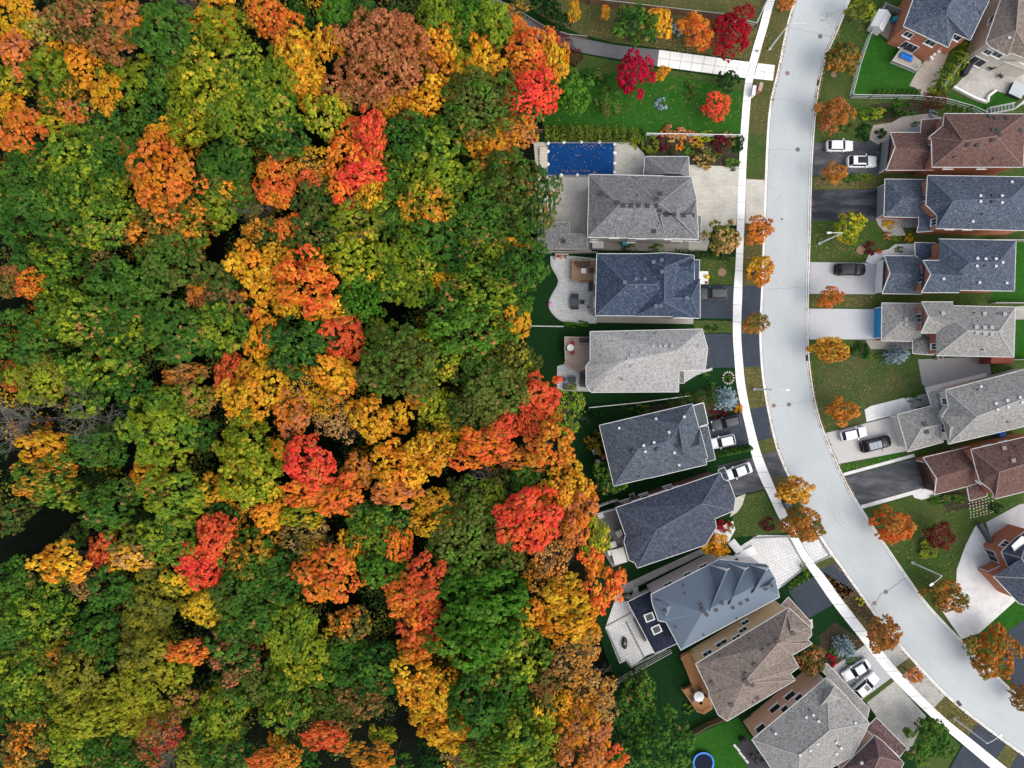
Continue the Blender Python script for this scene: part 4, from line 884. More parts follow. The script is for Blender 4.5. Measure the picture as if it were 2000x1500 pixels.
def crown_mesh(name, R, seed, leaf=0.36, flo=0.62, nb=14, dens=1.0, flat=0.95, kper=9, low=-0.15, rbk=1.0):
    r = np.random.default_rng(seed); P, N, T, F = [], [], [], []
    k = np.arange(nb); zz = 1 - (k + .5) / nb * (1 - low); ph = k * 2.39996 + r.uniform(0, 6.28)
    dirs = np.stack([np.sqrt(1 - zz ** 2) * np.cos(ph), np.sqrt(1 - zz ** 2) * np.sin(ph), zz], 1); dirs = unit(dirs + r.normal(0, .16, (nb, 3)))
    cs = dirs * (R * np.clip(r.normal(.66, .15, nb), .35, .98))[:, None] * np.array([1, 1, flat]); rb = R * r.uniform(0.24, 0.40, nb) * rbk
    for i in range(nb):
        m = int(2.6 * math.pi * rb[i] ** 2 / flo ** 2 * dens) + 3
        d = unit(r.normal(size=(m * 2, 3)) + dirs[i] * .55 + np.array([0, 0, .55]))[:m]
        p = cs[i] + d * (rb[i] * r.uniform(.80, 1.14, m))[:, None] * np.array([1, 1, .85])
        keep = np.ones(m, bool)
        for j in range(nb):
            if j != i: keep &= np.linalg.norm(p - cs[j], axis=1) > rb[j] * .72
        p, d = p[keep], d[keep]; bt = r.uniform(-.18, .18)
        for q, dd in zip(p, d):
            kk = max(3, int(kper * r.uniform(.6, 1.3))); o = unit(r.normal(size=(kk, 3)) + dd * .8 + np.array([0, 0, .3])) * (flo * .52 * r.uniform(.6, 1.0, kk))[:, None]
            P.append(q + o); N.append(unit(o) * .75 + dd * .4 + np.array([0, 0, .45]) + r.normal(0, .28, (kk, 3))); T.append(np.clip(r.uniform(0.12, 0.88) + bt + r.normal(0, .13, kk), 0, 1)); F.append(np.full(kk, r.uniform(0, 1)))
    return leafmesh(name, np.concatenate(P), np.concatenate(N), leaf, np.concatenate(T), seed + 77, np.concatenate(F))
def cone_mesh(name, R, H, seed, leaf=.2, n=1500, layers=9):
    """conifer: whorls of drooping boughs"""
    r = np.random.default_rng(seed); P, N, T = [], [], []
    for L in range(layers):
        t = (L + .5) / layers; rr = R * (1 - t) ** .85 * r.uniform(.9, 1.1) + .1; nbw = max(5, int(13 * (1 - t) + 4))
        for k in range(nbw):
            a = 2 * math.pi * (k + r.uniform(0, .6)) / nbw + L; ln = rr * r.uniform(.8, 1.1); kk = max(6, int(n / layers / nbw * (1.5 - t)))
            u = r.uniform(0.1, 1, kk); w = (r.uniform(-.5, .5, kk)) * ln * .42 * (1.1 - u * .75)
            x = np.cos(a) * u * ln - np.sin(a) * w; y = np.sin(a) * u * ln + np.cos(a) * w; z = H * t + .14 * H / layers * r.normal(size=kk) - u * ln * .22
            P.append(np.stack([x, y, z], 1)); N.append(np.stack([np.cos(a) * .5 + 0 * x, np.sin(a) * .5 + 0 * x, 1 + 0 * x], 1) + r.normal(0, .4, (kk, 3))); T.append(np.clip(r.uniform(.1, .9) + r.normal(0, .15, kk) , 0, 1))
    return leafmesh(name, np.concatenate(P), np.concatenate(N), leaf, np.concatenate(T), seed)
def column_mesh(name, seed, n=520, leaf=.12):
    """upright cedar, unit radius .45, height 2"""
    r = np.random.default_rng(seed); t = r.uniform(0, 1, n) ** 1.2; a = r.uniform(0, 6.283, n)
    rr = .46 * np.sqrt(np.clip(1 - t ** 2.2, 0, 1)) * r.uniform(.85, 1.08, n)
    P = np.stack([np.cos(a) * rr, np.sin(a) * rr, t * 2], 1); N = np.stack([np.cos(a), np.sin(a), .5 + t], 1) + r.normal(0, .35, (n, 3))
    return leafmesh(name, P, N, leaf, r.uniform(0, 1, n), seed)
def trunk_mesh(name, seed, H=9.0, r0=.26, spread=2.6, limbs=6):
    r = random.Random(seed); b = MB(); top = Vector((r.uniform(-.4, .4), r.uniform(-.4, .4), H))
    b.tube([(0, 0, -.1), (0.05, 0, H * .35), (top.x * .5, top.y * .5, H * .7), top], r0, 7, r0 * .3)
    for k in range(limbs):
        a = k * 2.4 + r.random(); z = H * r.uniform(.45, .8); s = spread * r.uniform(.6, 1)
        b.tube([(0, 0, z), (math.cos(a) * s * .5, math.sin(a) * s * .5, z + s * .45), (math.cos(a) * s, math.sin(a) * s, z + s * .75)], r0 * .42, 5, r0 * .1)
    me = bpy.data.meshes.new(name); me.from_pydata(b.v, [], b.f); me.materials.append(BARK); return me
def bare_mesh(name, seed, H=11.0, spread=4.0, m=None):
    r = random.Random(seed); b = MB()
    def grow(p, d, L, w, lv):
        q = p + d * L; mid = (p + q) / 2 + Vector((r.uniform(-1, 1), r.uniform(-1, 1), r.uniform(-.3, .3))) * L * .08
        b.tube([p, mid, q], w, 4 if lv else 6, w * .55)
        if lv >= 4 or L < .35: return
        for k in range(3 if lv else 7):
            nd = (d + Vector((r.uniform(-1, 1), r.uniform(-1, 1), r.uniform(-.35, .5))) * (.85 if lv else 1.0)).normalized()
            grow(p.lerp(q, r.uniform(.45, 1.0)), nd, L * r.uniform(.5, .74), w * .5, lv + 1)
    grow(Vector((0, 0, 0)), Vector((0, 0, 1)), H * .5, .2, 0)
    me = bpy.data.meshes.new(name); me.from_pydata(b.v, [], b.f); me.materials.append(m or DEADWOOD); return me

BIG = [crown_mesh("crown", 5.0, 10 + k, nb=30 + k % 3 * 5, flo=.62, leaf=.28, kper=16, rbk=.78, dens=.66) for k in range(6)]
HUGE = [crown_mesh('crown', 8.0, 25, nb=62, flo=.62, leaf=.28, kper=14, rbk=.56, dens=.62, flat=.8)]
MID = [crown_mesh("crown", 3.3, 30 + k, nb=18 + k % 3 * 3, flo=.54, leaf=.26, kper=16, rbk=.85, dens=.68) for k in range(6)]
SMALL = [crown_mesh("crown", 2.0, 50 + k, nb=8, flo=.46, leaf=.26, kper=11) for k in range(4)]
SHRUB = [crown_mesh("foliage", 1.0, 70 + k, nb=7, flo=.26, leaf=.15, low=-.4, flat=.85) for k in range(4)]
SPARSE = [crown_mesh("crown", 3.6, 90 + k, nb=13, flo=.55, leaf=.27, kper=4, dens=.85) for k in range(3)]
STREET = [crown_mesh("crown", 2.6, 110 + k, nb=22, flo=.40, leaf=.20, kper=13, low=-.3, rbk=.86, dens=.95) for k in range(6)]
CONIF = [cone_mesh("crown", 2.0, 4.2, 130 + k) for k in range(2)]
CEDAR = [column_mesh("foliage", 140 + k) for k in range(2)]
TRUNK = [trunk_mesh("trunk", 150 + k) for k in range(3)]
BARE = [bare_mesh("branches", 160 + k) for k in range(3)]
rt = random.Random(11)
def place(name, me, parent, loc, rz, sc, m):
    o = bpy.data.objects.new(name, me); COL.objects.link(o); o.parent = parent; o.location = loc; o.rotation_euler = (0, 0, rz); o.scale = sc
    if m is not None: o.material_slots[0].link = 'OBJECT'; o.material_slots[0].material = m
    return o
def tree(name, px, py, rx, ry, pal, label, cat="tree", group=None, zc=None, pool=None, ang=0.0, squash=None, bare=None):
    rm = (rx + ry) / 2 / SPX
    if zc is None: zc = 11.0
    c = W(px, py, zc); k = (CAM_H - zc) / CAM_H / SPX; ax, ay = rx * k, ry * k; rr = (ax + ay) / 2
    if pool is None: pool, R0 = (HUGE, 8.0) if rr > 6.2 else (BIG, 5.0) if rr > 3.6 else (MID, 3.3) if rr > 2.2 else (SMALL, 2.0)
    else: R0 = {id(SPARSE): 3.6, id(STREET): 2.6, id(SHRUB): 1.0, id(MID): 3.3, id(BIG): 5.0, id(SMALL): 2.0}[id(pool)]
    root = empty(name, (c.x, c.y, 0), label, cat, group)
    me = rt.choice(pool); rnd = abs(ax - ay) / rr < .25 and not ang
    rz = rt.uniform(0, 6.28) if rnd else ang + rt.choice((0, math.pi))
    sz = (squash or rt.uniform(.85, 1.1)) * min(rr / R0, 1.3)
    base = zc - .35 * rr
    place("crown", me, root, (0, 0, base), rz, (ax * (.93 if pool is STREET else 1.04) / R0, ay * (.93 if pool is STREET else 1.04) / R0, sz), foliage(pal))
    th = max(1.2, base + .1 * rr); place("trunk", rt.choice(TRUNK), root, (0, 0, 0), rt.uniform(0, 6), (min(1.0, .35 + rr / 6),) * 2 + (th / 9.0,), None)
    if bare: place("branches", rt.choice(BARE), root, (0, 0, max(0, zc - 9.5)), rt.uniform(0, 6), (rr / 4.2, rr / 4.2, 1.0), None)
    return root
def shrub(px, py, rx, ry, pal, label, name="shrub", cat="shrub", group=None, h=None, zb=0.08):
    k = 1 / SPX; ax, ay = rx * k, ry * k; h = h or .8 * min(ax, ay); zc = min(h, 2.0) * .6; c = W(px, py, zc); 
    big = max(ax, ay) > 1.55
    me = rt.choice(SMALL if big else SHRUB); R0 = 2.0 if big else 1.0
    o = bpy.data.objects.new(name, me); COL.objects.link(o); o.location = (c.x, c.y, zb + h * .35)
    o.scale = (ax * 1.05 / R0, ay * 1.05 / R0, h / R0 * .8); o.rotation_euler = (0, 0, rt.choice((0, math.pi)) if abs(ax - ay) > .15 * ax else rt.uniform(0, 6))
    o.material_slots[0].link = 'OBJECT'; o.material_slots[0].material = foliage(pal)
    return tag(o, label, cat, group)

# ---------------- the woods: x y rx ry palette [h=crown height] [s = sparse, b = bare branches show]
WOODS = """
25 25 45 42 YO|65 50 28 30 LT|120 35 40 40 BK|185 45 48 46 KB|240 42 40 46 OB|322 62 57 54 gG|388 45 28 34 OY|372 12 34 28 T b|112 96 24 20 Y|158 124 40 36 YO
55 75 30 28 TK s|28 102 42 34 OB|212 85 38 34 BK|95 135 40 38 LG|20 152 30 30 LY|118 185 44 40 gO|202 182 27 38 YO|240 165 34 42 Lg|270 125 22 18 LK|316 160 28 42 G
302 215 26 32 G|20 203 28 26 YO|32 252 38 44 OR|102 243 44 20 YL|145 216 26 20 OB|262 240 36 32 g|318 256 38 24 YO|362 150 40 50 Lg|430 65 50 46 LY|408 160 52 56 LY
466 150 46 46 gL|370 232 44 40 LY|452 220 46 44 Lg|190 235 36 32 G|255 284 24 18 LO|66 320 50 44 g|142 300 52 48 gL|212 300 44 44 g|122 368 54 46 gL|192 362 46 48 gL
58 382 44 40 gG|205 432 50 42 gL|120 430 52 46 g|316 346 65 58 OR|428 30 40 34 OY|520 28 42 36 R|556 66 42 36 RO|580 92 44 40 O|588 128 46 36 OY|610 150 28 24 OY
606 184 36 26 YO|578 36 22 42 G h6|538 150 50 46 Lg|528 214 50 44 gL|548 262 46 38 G|640 222 36 44 LY|642 80 24 36 OY|656 20 32 36 Vg|745 104 98 96 B|698 22 44 26 g
688 186 40 26 BT s|692 285 52 54 RO|728 262 28 46 C|708 336 42 30 CR|724 375 26 34 O|668 377 28 22 RO|772 205 28 26 YO|758 228 28 22 g h8|790 266 44 40 g|872 25 48 44 Lg
925 22 46 40 Vg|962 38 38 38 Lg|908 66 38 34 Lg|858 88 40 44 OY|884 132 28 42 O|944 108 30 38 Y|955 72 32 24 Vg|924 136 36 30 YL|964 130 24 22 YO|998 56 22 22 OR
1040 100 46 48 R|1082 116 26 42 OY|1036 184 42 52 RC|1003 126 13 22 YL|946 196 82 66 K|842 184 34 40 OY|808 208 22 24 R|850 272 62 58 gL|926 268 24 30 YO|964 276 34 30 OY
1012 256 34 40 OB|28 430 36 40 g|24 388 30 30 gL|310 428 56 48 KO|366 432 48 46 gO|332 508 56 54 gK|262 556 48 40 g|112 500 58 40 gL|52 512 40 34 g|198 518 30 24 GT s
56 556 25 27 R|16 545 28 34 BK|112 592 50 44 gL|228 572 56 46 g|386 570 24 32 OB|440 322 48 48 g|402 370 28 34 g|455 370 34 24 OY|430 406 36 30 Lg|538 354 38 52 RO
612 318 44 32 Y s|602 346 18 20 RB|634 366 24 24 KM|482 390 32 26 K|506 452 34 32 GO|506 414 30 20 T b|560 452 30 34 RO|548 490 22 24 O|608 398 40 36 KG|622 454 44 34 GK
590 486 36 26 G|694 428 54 40 LK|692 500 54 50 LY|480 514 40 42 Y|530 512 32 30 O|520 560 36 38 OY|598 552 62 52 RO|640 602 42 28 O|562 592 28 24 OY|424 548 36 32 KG
442 592 42 34 GB|412 594 24 22 B|700 590 42 38 Vg|766 396 40 40 gL|786 340 42 44 gL|772 436 30 34 g|790 500 46 44 Lg|766 548 34 38 gL|862 342 34 38 L|830 398 44 42 LO
884 376 17 22 OB|922 372 46 52 gL|930 432 44 38 g|1000 352 52 50 Kg|1050 396 34 58 GK|1002 428 46 48 gK|965 316 34 26 gO|850 462 44 36 g|942 484 44 44 gL|1002 474 30 16 O
890 510 34 28 g|818 520 28 30 gL|864 548 24 28 YO|1022 516 46 42 g|948 566 60 44 gL|1012 590 26 28 g|816 568 28 34 L|872 590 38 30 gG|46 664 52 50 g|76 634 22 16 YO
150 628 56 42 gL|215 648 36 32 g|272 645 42 36 gL|344 648 50 60 g|24 730 26 32 RG|70 742 44 42 LK|190 726 74 58 gL|256 758 40 36 g|356 734 42 22 TO|326 782 40 30 Lg
384 782 32 30 LB|32 826 48 40 T b|168 818 62 36 T b|306 842 64 56 Lg|188 872 48 36 g|84 876 48 34 YO|394 846 26 34 g|430 640 46 52 gL|514 655 30 46 YO|590 678 56 66 Gg
670 656 40 46 RC|736 650 28 26 Lg|772 706 62 68 Kg|442 734 26 42 C|490 766 62 50 Y|586 752 40 32 Y s|656 734 48 38 YO|632 786 36 28 Y s|570 806 38 44 OB|654 822 38 36 T s b
722 818 38 48 O|778 814 24 24 O|470 868 54 50 LY|492 934 50 52 LY|546 880 20 26 O|602 908 50 44 RC|604 962 50 34 RO|900 646 62 46 gV|1012 622 26 34 YO|984 640 30 30 gL
846 700 42 52 LY s|930 722 54 48 gK|1012 704 34 36 KM|970 762 52 46 K|846 792 34 36 LY|818 772 26 26 YO|932 802 52 48 KG|1050 776 34 42 RC|1074 806 18 24 RO|988 832 36 30 RC
1034 824 20 32 RC|1106 806 28 44 L s|884 840 34 26 YL|1074 872 40 46 RO|946 874 62 42 OR|832 892 46 42 O|776 916 54 48 O|764 960 44 26 OB|74 928 58 38 gO|112 966 46 32 gL
206 984 52 44 g|20 1008 36 28 KG h7|288 938 36 38 OY|332 968 60 44 Lg|332 1048 54 48 gL|246 1050 36 34 LK|198 1082 28 40 RC|112 1100 50 36 O|254 1090 44 30 YT|424 1042 44 36 RC
392 1100 46 46 CR|164 1138 30 30 T s b|20 1152 38 46 g|92 1166 46 42 gL|52 1196 42 32 gL|222 1150 38 38 gG|302 1162 48 44 MK|342 1136 26 24 YL|394 1190 34 34 MY|140 1056 26 22 K h6
424 958 34 30 O|428 1008 30 28 G|464 1006 16 22 Y|522 1006 36 30 YO|582 1006 44 28 YL|666 970 40 44 OR|698 922 32 32 OB|486 1084 50 48 gO|532 1128 58 52 g|450 1162 42 40 gK
502 1190 52 40 g|592 1042 50 34 TK s b|614 1074 36 26 YB s|644 1124 54 54 OR|686 1068 26 34 OY|734 1044 52 50 gL|774 1066 26 38 OR|742 1114 40 34 gV|722 1006 42 26 Gg|776 1004 36 28 G
784 1164 38 36 OR|848 1002 40 50 YO|908 955 30 26 K|954 934 36 28 T b|962 974 32 26 LK|1024 934 26 28 G|1028 898 46 22 OB|1106 952 44 44 OY|1126 1006 34 48 OB|1030 1014 66 58 RC
920 1048 82 82 K|1122 1042 28 28 BO|1166 1054 24 38 LY|1148 1086 24 24 R|1082 1098 46 38 TO s|1066 1132 42 34 TO s|1182 1144 34 48 RO|1108 1164 50 36 OY|828 1134 38 44 RC|812 1184 44 36 RO
944 1164 82 56 V|1040 1196 30 28 O|20 1232 42 40 g|90 1236 48 38 gL|192 1242 50 42 g|282 1216 50 40 MK|272 1280 42 34 MK|360 1276 36 24 RO|58 1276 30 22 MK|100 1280 36 22 gO
40 1322 48 42 gL|62 1368 48 40 gL|150 1332 54 44 MK|172 1388 66 46 ML|258 1356 46 38 ML|268 1402 48 34 ML|336 1318 38 30 ML|352 1382 28 28 LB|48 1450 44 40 KO|12 1408 26 32 g
132 1452 48 40 gL|206 1456 50 44 g|312 1446 44 40 BD s b|242 1492 38 26 g|376 1474 26 32 LK|18 1494 18 14 R|322 1492 34 18 T b|450 1244 42 38 g|502 1216 44 36 gG|460 1290 46 38 GB
568 1238 58 46 Lg|604 1288 52 42 LY|554 1310 36 32 Lg|682 1224 32 34 KO|656 1296 44 44 g|722 1310 46 56 G|482 1340 40 42 gK|562 1368 40 52 gL|642 1378 44 36 K|702 1372 50 44 KB
428 1400 48 40 Lg|422 1440 40 24 LG|430 1480 48 32 G|636 1440 46 28 CR|520 1486 36 20 OR|562 1480 26 26 OK|536 1444 14 12 O|592 1480 28 24 G|726 1482 46 26 OK|752 1436 18 22 LY
768 1492 26 14 G h7|824 1218 42 40 RC|816 1268 40 30 RO|812 1318 42 38 OY|842 1358 48 46 O|856 1414 52 40 OY|884 1440 28 30 O|934 1232 74 62 V|992 1286 66 58 gL|934 1376 62 60 g
1002 1370 46 50 gV|1018 1440 60 46 gL|950 1478 56 32 gL|1062 1384 24 46 KY|1066 1340 28 28 BK|1112 1216 56 40 OY|1132 1284 60 48 TO s|1152 1346 46 48 TO s|1134 1392 36 26 Y|1100 1372 26 26 YO
1172 1378 32 34 T s b|1140 1450 60 52 OB|1196 1488 24 22 OR|848 1476 30 34 E h7|898 1478 24 28 T s|1040 1494 40 20 gL
"""
CNAME = {'G': 'dark green', 'g': 'mid green', 'L': 'lime green', 'Y': 'golden yellow', 'O': 'orange', 'R': 'red-orange', 'C': 'bright red', 'D': 'crimson', 'B': 'dusky rust', 'K': 'olive green',
         'P': 'burgundy', 'T': 'tan', 'S': 'silver blue', 'E': 'deep green', 'V': 'vivid green', 'M': 'mustard'}
FAM = {'G': 'green', 'g': 'green', 'V': 'green', 'E': 'green', 'L': 'lime', 'K': 'olive', 'Y': 'golden', 'O': 'orange', 'R': 'red-orange', 'C': 'red', 'B': 'rust', 'T': 'bare', 'P': 'burgundy', 'M': 'mustard'}
TW = []
for ent in WOODS.replace("\n", "|").split("|"):
    w = ent.split()
    if len(w) < 5: continue
    d = dict(x=int(w[0]), y=int(w[1]), rx=int(w[2]), ry=int(w[3]), p=w[4], s='s' in w[5:], b='b' in w[5:], h=None)
    for q in w[5:]:
        if q[0] == 'h': d['h'] = float(q[1:])
    d['fam'] = 'bare' if (d['p'] == 'T' and d['b']) else FAM[d['p'][0]]; TW.append(d)
def colour_phrase(d):
    p = d['p']
    if d['p'] == 'T' and d['b']: return "leafless grey"
    s = CNAME[p[0]]
    if len(p) > 1:
        a = {'O': 'orange', 'Y': 'yellow', 'L': 'lime', 'g': 'green', 'G': 'dark green', 'R': 'red', 'C': 'red', 'B': 'rust', 'K': 'olive', 'T': 'tan', 'D': 'crimson', 'V': 'bright green', 'M': 'mustard'}[p[1]]
        if a not in s: s = s + "-and-" + a
    return ("thin " if d['s'] else "") + s
def direc(a, b):            # where a stands as seen from b
    dx, dy = a['x'] - b['x'], a['y'] - b['y']; v = "above" if dy < -18 else "below" if dy > 18 else ""; h_ = "left of" if dx < -18 else "right of" if dx > 18 else ""
    if abs(dx) > 2.2 * abs(dy): v = ""
    if abs(dy) > 2.2 * abs(dx): h_ = ""
    return (v + " and " + h_) if v and h_ else v or h_ or "touching"
def where(d):
    y, x = d['y'], d['x']
    row = "top edge" if y < 70 else "top part" if y < 330 else "upper middle" if y < 620 else "middle" if y < 880 else "lower middle" if y < 1170 else "bottom part" if y < 1430 else "bottom edge"
    col = "far left" if x < 110 else "left" if x < 350 else "centre-left" if x < 600 else "centre" if x < 820 else "right" if x < 1000 else "house side"
    return f"{row} of woods, {col}"
seen = {}
for i, d in enumerate(TW):
    r = (d['rx'] + d['ry']) / 2; size = "small" if r < 29 else "big" if r > 54 else ""
    shape = "tall-shaped " if d['ry'] > 1.4 * d['rx'] else "wide " if d['rx'] > 1.4 * d['ry'] else ""
    nb = sorted((q for q in TW if q is not d and q['fam'] != d['fam']), key=lambda q: math.hypot(q['x'] - d['x'], q['y'] - d['y']) - .5 * (q['rx'] + q['ry']) / 2)
    L = None
    for q in nb[:6]:
        t = f"{size} {shape}{colour_phrase(d)} tree {direc(d, q)} {'an' if q['fam'][0] in 'o' else 'a'} {q['fam']} tree, {where(d)}".strip()
        t = t[0].upper() + t[1:]
        if t not in seen and len(t.split()) <= 16: L = t; break
    if L is None: L = f"{colour_phrase(d)} tree {direc(d, nb[0])} {nb[0]['fam']} tree and {direc(d, nb[1])} {nb[1]['fam']} one, {where(d).split(' of')[0]}".strip()
    seen[L] = d; d['label'] = L
for d in TW:
    r = (d['rx'] + d['ry']) / 2
    up = {'R': 1.6, 'C': 1.6, 'O': 1.2, 'Y': .9, 'B': 1.5, 'L': .6}.get(d['p'][0], 0.0)
    d['g'] = 1.08 if d['p'][0] in 'OYRC' else 1.08 if d['p'][0] in 'BT' else 1.16
    zc = d['h'] or max(7.5, min(14.5, 8.3 + r * .075 + up + rt.uniform(-1.4, 1.4)))
    if d['p'] == 'T' and d['b'] and not d['s']:
        c = W(d['x'], d['y'], zc); k = (CAM_H - zc) / CAM_H / SPX
        root = empty("bare_tree", (c.x, c.y, 0), d['label'], "tree", "trees of the autumn woods")
        for j in range(2): place("branches", BARE[j], root, (0, 0, max(0, zc - 7.5)), rt.uniform(0, 6), (d['rx'] * k / 3.0, d['ry'] * k / 3.0, 1.0), None)
        place("trunk", TRUNK[0], root, (0, 0, 0), 0, (.8, .8, (zc - 3) / 9.0), DEADWOOD)
        continue
    tree("forest_tree", d['x'], d['y'], d['rx'] * d['g'] + 2, d['ry'] * d['g'] + 2, d['p'], d['label'], "tree", "trees of the autumn woods", zc=zc, pool=SPARSE if d['s'] else None, bare=d['b'] or d['s'])

# undergrowth: the low, shaded layer of saplings and brush between the trunks
def undergrowth(seed, count, z0, z1, pal):
    r = np.random.default_rng(seed); P, N, T, F = [], [], [], []
    holes = [(60, 1050, 85), (120, 1010, 60), (30, 606, 45), (640, 300, 40), (610, 240, 30), (640, 60, 40), (480, 430, 30), (600, 745, 30), (300, 730, 26), (520, 850, 30), (640, 860, 30), (730, 1480, 60), (780, 1400, 40), (520, 1400, 28), (690, 1190, 40), (820, 1450, 40), (260, 920, 40)]
    poly = FOREST_EDGE
    for k in range(count):
        x = r.uniform(-30, 1150); y = r.uniform(-30, 1530)
        ex = np.interp(y, [q[1] for q in poly], [q[0] for q in poly]) - 35
        if x > ex or any(math.hypot(x - a, y - b_) < rr for a, b_, rr in holes): continue
        z = r.uniform(z0, z1); c = W(x, y, z); R = r.uniform(1.2, 2.6); m = int(24 * R * R)
        dd = unit(r.normal(size=(m, 3)) + np.array([0, 0, .5])); q = np.array(c[:]) + dd * (R * r.uniform(.6, 1.05, m))[:, None] * np.array([1, 1, .6])
        fl = np.repeat(r.uniform(0, 1, m // 6 + 1), 6)[:m]
        P.append(q); N.append(dd * .6 + np.array([0, 0, .6]) + r.normal(0, .35, (m, 3))); T.append(np.clip(r.uniform(.1, .8) + r.normal(0, .2, m), 0, 1)); F.append(fl)
    me = leafmesh("undergrowth", np.concatenate(P), np.concatenate(N), .36, np.concatenate(T), 5, np.concatenate(F))
    o = bpy.data.objects.new("undergrowth", me); COL.objects.link(o); me.materials[0] = foliage(pal); tag(o, kind='stuff'); print("under", len(me.polygons))
undergrowth(404, 900, 3.0, 8.0, 'GK')
undergrowth(505, 650, 4.0, 9.0, 'KM')
undergrowth(606, 240, 4.0, 7.5, 'OY')
# ------------------------------------------------------------------ street and garden trees
G1 = "street trees along the road"
for x, y, rx, ry, p, lb in (
 (1536, 3, 18, 16, 'UB', "Orange street tree cut by the top edge on the verge"), (1686, 14, 33, 20, 'KL', "Olive green street tree at the top beside the brick house shed"),
 (1649, 112, 38, 33, 'KU', "Olive tree turning orange beside the fenced bright lawn"), (1632, 221, 38, 35, 'UB', "Round orange street tree above the drive with two white cars"),
 (1632, 336, 26, 19, 'UO', "Small bright orange tree leaning over the drive beside the white cars"), (1485, 447, 33, 27, 'BO', "Thin rusty orange tree at the kerb by the cream paved drive"),
 (1488, 527, 31, 28, 'UY', "Orange street tree at the kerb by the navy roofed house"), (1479, 630, 26, 22, 'UK', "Orange and olive kerb tree between two black driveways"),
 (1625, 580, 28, 21, 'RU', "Red-orange tree between the black van drive and the plain pale drive"), (1625, 683, 41, 27, 'UY', "Broad golden orange tree below the drive of the blue garage door"),
 (1648, 803, 34, 26, 'UO', "Orange tree on the worn lawn above the drive with two cars"), (1555, 960, 41, 29, 'UY', "Orange street tree on the verge beside the utility box"),
 (1573, 1026, 43, 36, 'UK', "Orange and olive street tree overhanging the white paver drive"), (1749, 1028, 43, 36, 'RU', "Large red-orange tree on the lawn below the worn black drive"),
 (1853, 1166, 43, 33, 'UK', "Orange and olive tree at the foot of the white sweeping drive"), (1728, 1243, 39, 33, 'UB', "Rusty orange street tree on the verge near the silver blue spruce"),
 (1947, 1277, 58, 46, 'UK', "Biggest orange street tree, by the black drive at the lower right"), (1786, 1320, 18, 16, 'BO', "Smallest rusty orange street tree, on the paved apron"),
 (1996, 1366, 22, 24, 'UK', "Orange tree cut by the right edge beside the road's lower end")):
    zc = 4.4 if rx > 24 else 3.0
    tree("street_tree", x, y, rx, ry, p, lb, "tree", G1, zc=zc, pool=STREET)
for x, y, rx, ry, p, zc, lb in (
 (1290, 41, 28, 34, 'OY', 5, "Golden orange maple on the verge lawn beside the dark green tree"), (1360, 56, 33, 38, 'RO', 5, "Red-orange maple between the golden one and the crimson one"),
 (1430, 57, 43, 48, 'D', 5, "Large crimson maple in the corner of the fenced lawn"), (1240, 42, 42, 46, 'G', 6, "Dark green feathery tree above the tarmac path"),
 (1120, 20, 12, 28, 'YO', 5, "Narrow yellow column tree beside the tarmac path"), (1182, 20, 11, 15, 'Y', 2.5, "Tiny pale yellow tree on leafy ground near the path"),
 (1236, 137, 36, 43, 'D', 5, "Crimson maple standing over the joint of tarmac and concrete path"), (1117, 186, 42, 38, 'V', 6, "Vivid green maple at the woods' edge on the deep lawn"),
 (1188, 198, 26, 27, 'Kg', 4, "Round olive green tree on the lawn right of the vivid green one"), (1292, 145, 14, 16, 'Y', 2.5, "Small yellow tree on the lawn below the concrete path"),
 (1402, 205, 29, 29, 'RC', 3.5, "Red spreading tree on the bright lawn near the pavement"), (1422, 156, 19, 23, 'E', 3, "Dark green small tree at the concrete path's end"),
 (1415, 468, 34, 33, 'KT', 4.5, "Grey-brown leafy tree between the cream drive and the pavement"), (1396, 1063, 26, 27, 'YO', 4, "Yellow and orange tree by the white steps below the dark slate house"),
 (1586, 1294, 32, 28, 'KB', 4, "Brownish olive tree between the brown house and the stone-coloured house"), (1825, 1449, 46, 42, 'gG', 4, "Wide green tree by the pavement at the bottom"),
 (1662, 440, 32, 31, 'LY', 4, "Yellow-green tree above the street lamp on the right lawn"), (1838, 1047, 28, 28, 'WP', 3.5, "Dusky dark red tree on the lawn by the white sweeping drive"),
 (1192, 934, 34, 38, 'G', 4.5, "Dark green tree behind the slate house with drive cars"), (1238, 1385, 52, 44, 'G', 8, "Tall dark green tree at the foot of the deep green lawn"),
 (1292, 1446, 64, 62, 'Gg', 8.5, "Biggest dark green tree beside the round trampoline"), (1252, 1345, 26, 40, 'G', 7, "Slim dark green tree between the lawn and orange woods"),
 (1218, 1470, 40, 40, 'G', 7.5, "Dark green tree at the bottom edge next to the woods"), (1012, 14, 26, 18, 'KO', 5, "Olive tree at the top edge between woods and path"), (1058, 6, 30, 22, 'E', 4, "Deep green low tree behind the split rail fence"),
 (1090, 40, 24, 22, 'E', 3.5, "Deep green bushy tree just above the tarmac path")):
    tree("garden_tree", x, y, rx, ry, p, lb, "tree", "garden trees around the houses", zc=zc)
for x, y, rx, ry, lb in ((1420, 779, 28, 24, "Pale silver blue spruce beside the pavement above the drive with two cars"), (1650, 1265, 22, 23, "Slate blue spruce beside the lower pavement and red shrub"),
                         (1752, 693, 29, 20, "Blue spruce spreading between a dark round bush and the porch steps")):
    c = W(x, y, 1.5); r = empty("spruce_tree", (c.x, c.y, 0), lb, "tree", "blue spruces in front gardens")
    place("crown", CONIF[0], r, (0, 0, .5), rt.uniform(0, 6), (rx / SPX / 1.8, ry / SPX / 1.8, 1), foliage('S')); place("trunk", TRUNK[0], r, (0, 0, 0), 0, (.4, .4, .45), None)
SH = "shrubs in the garden beds"
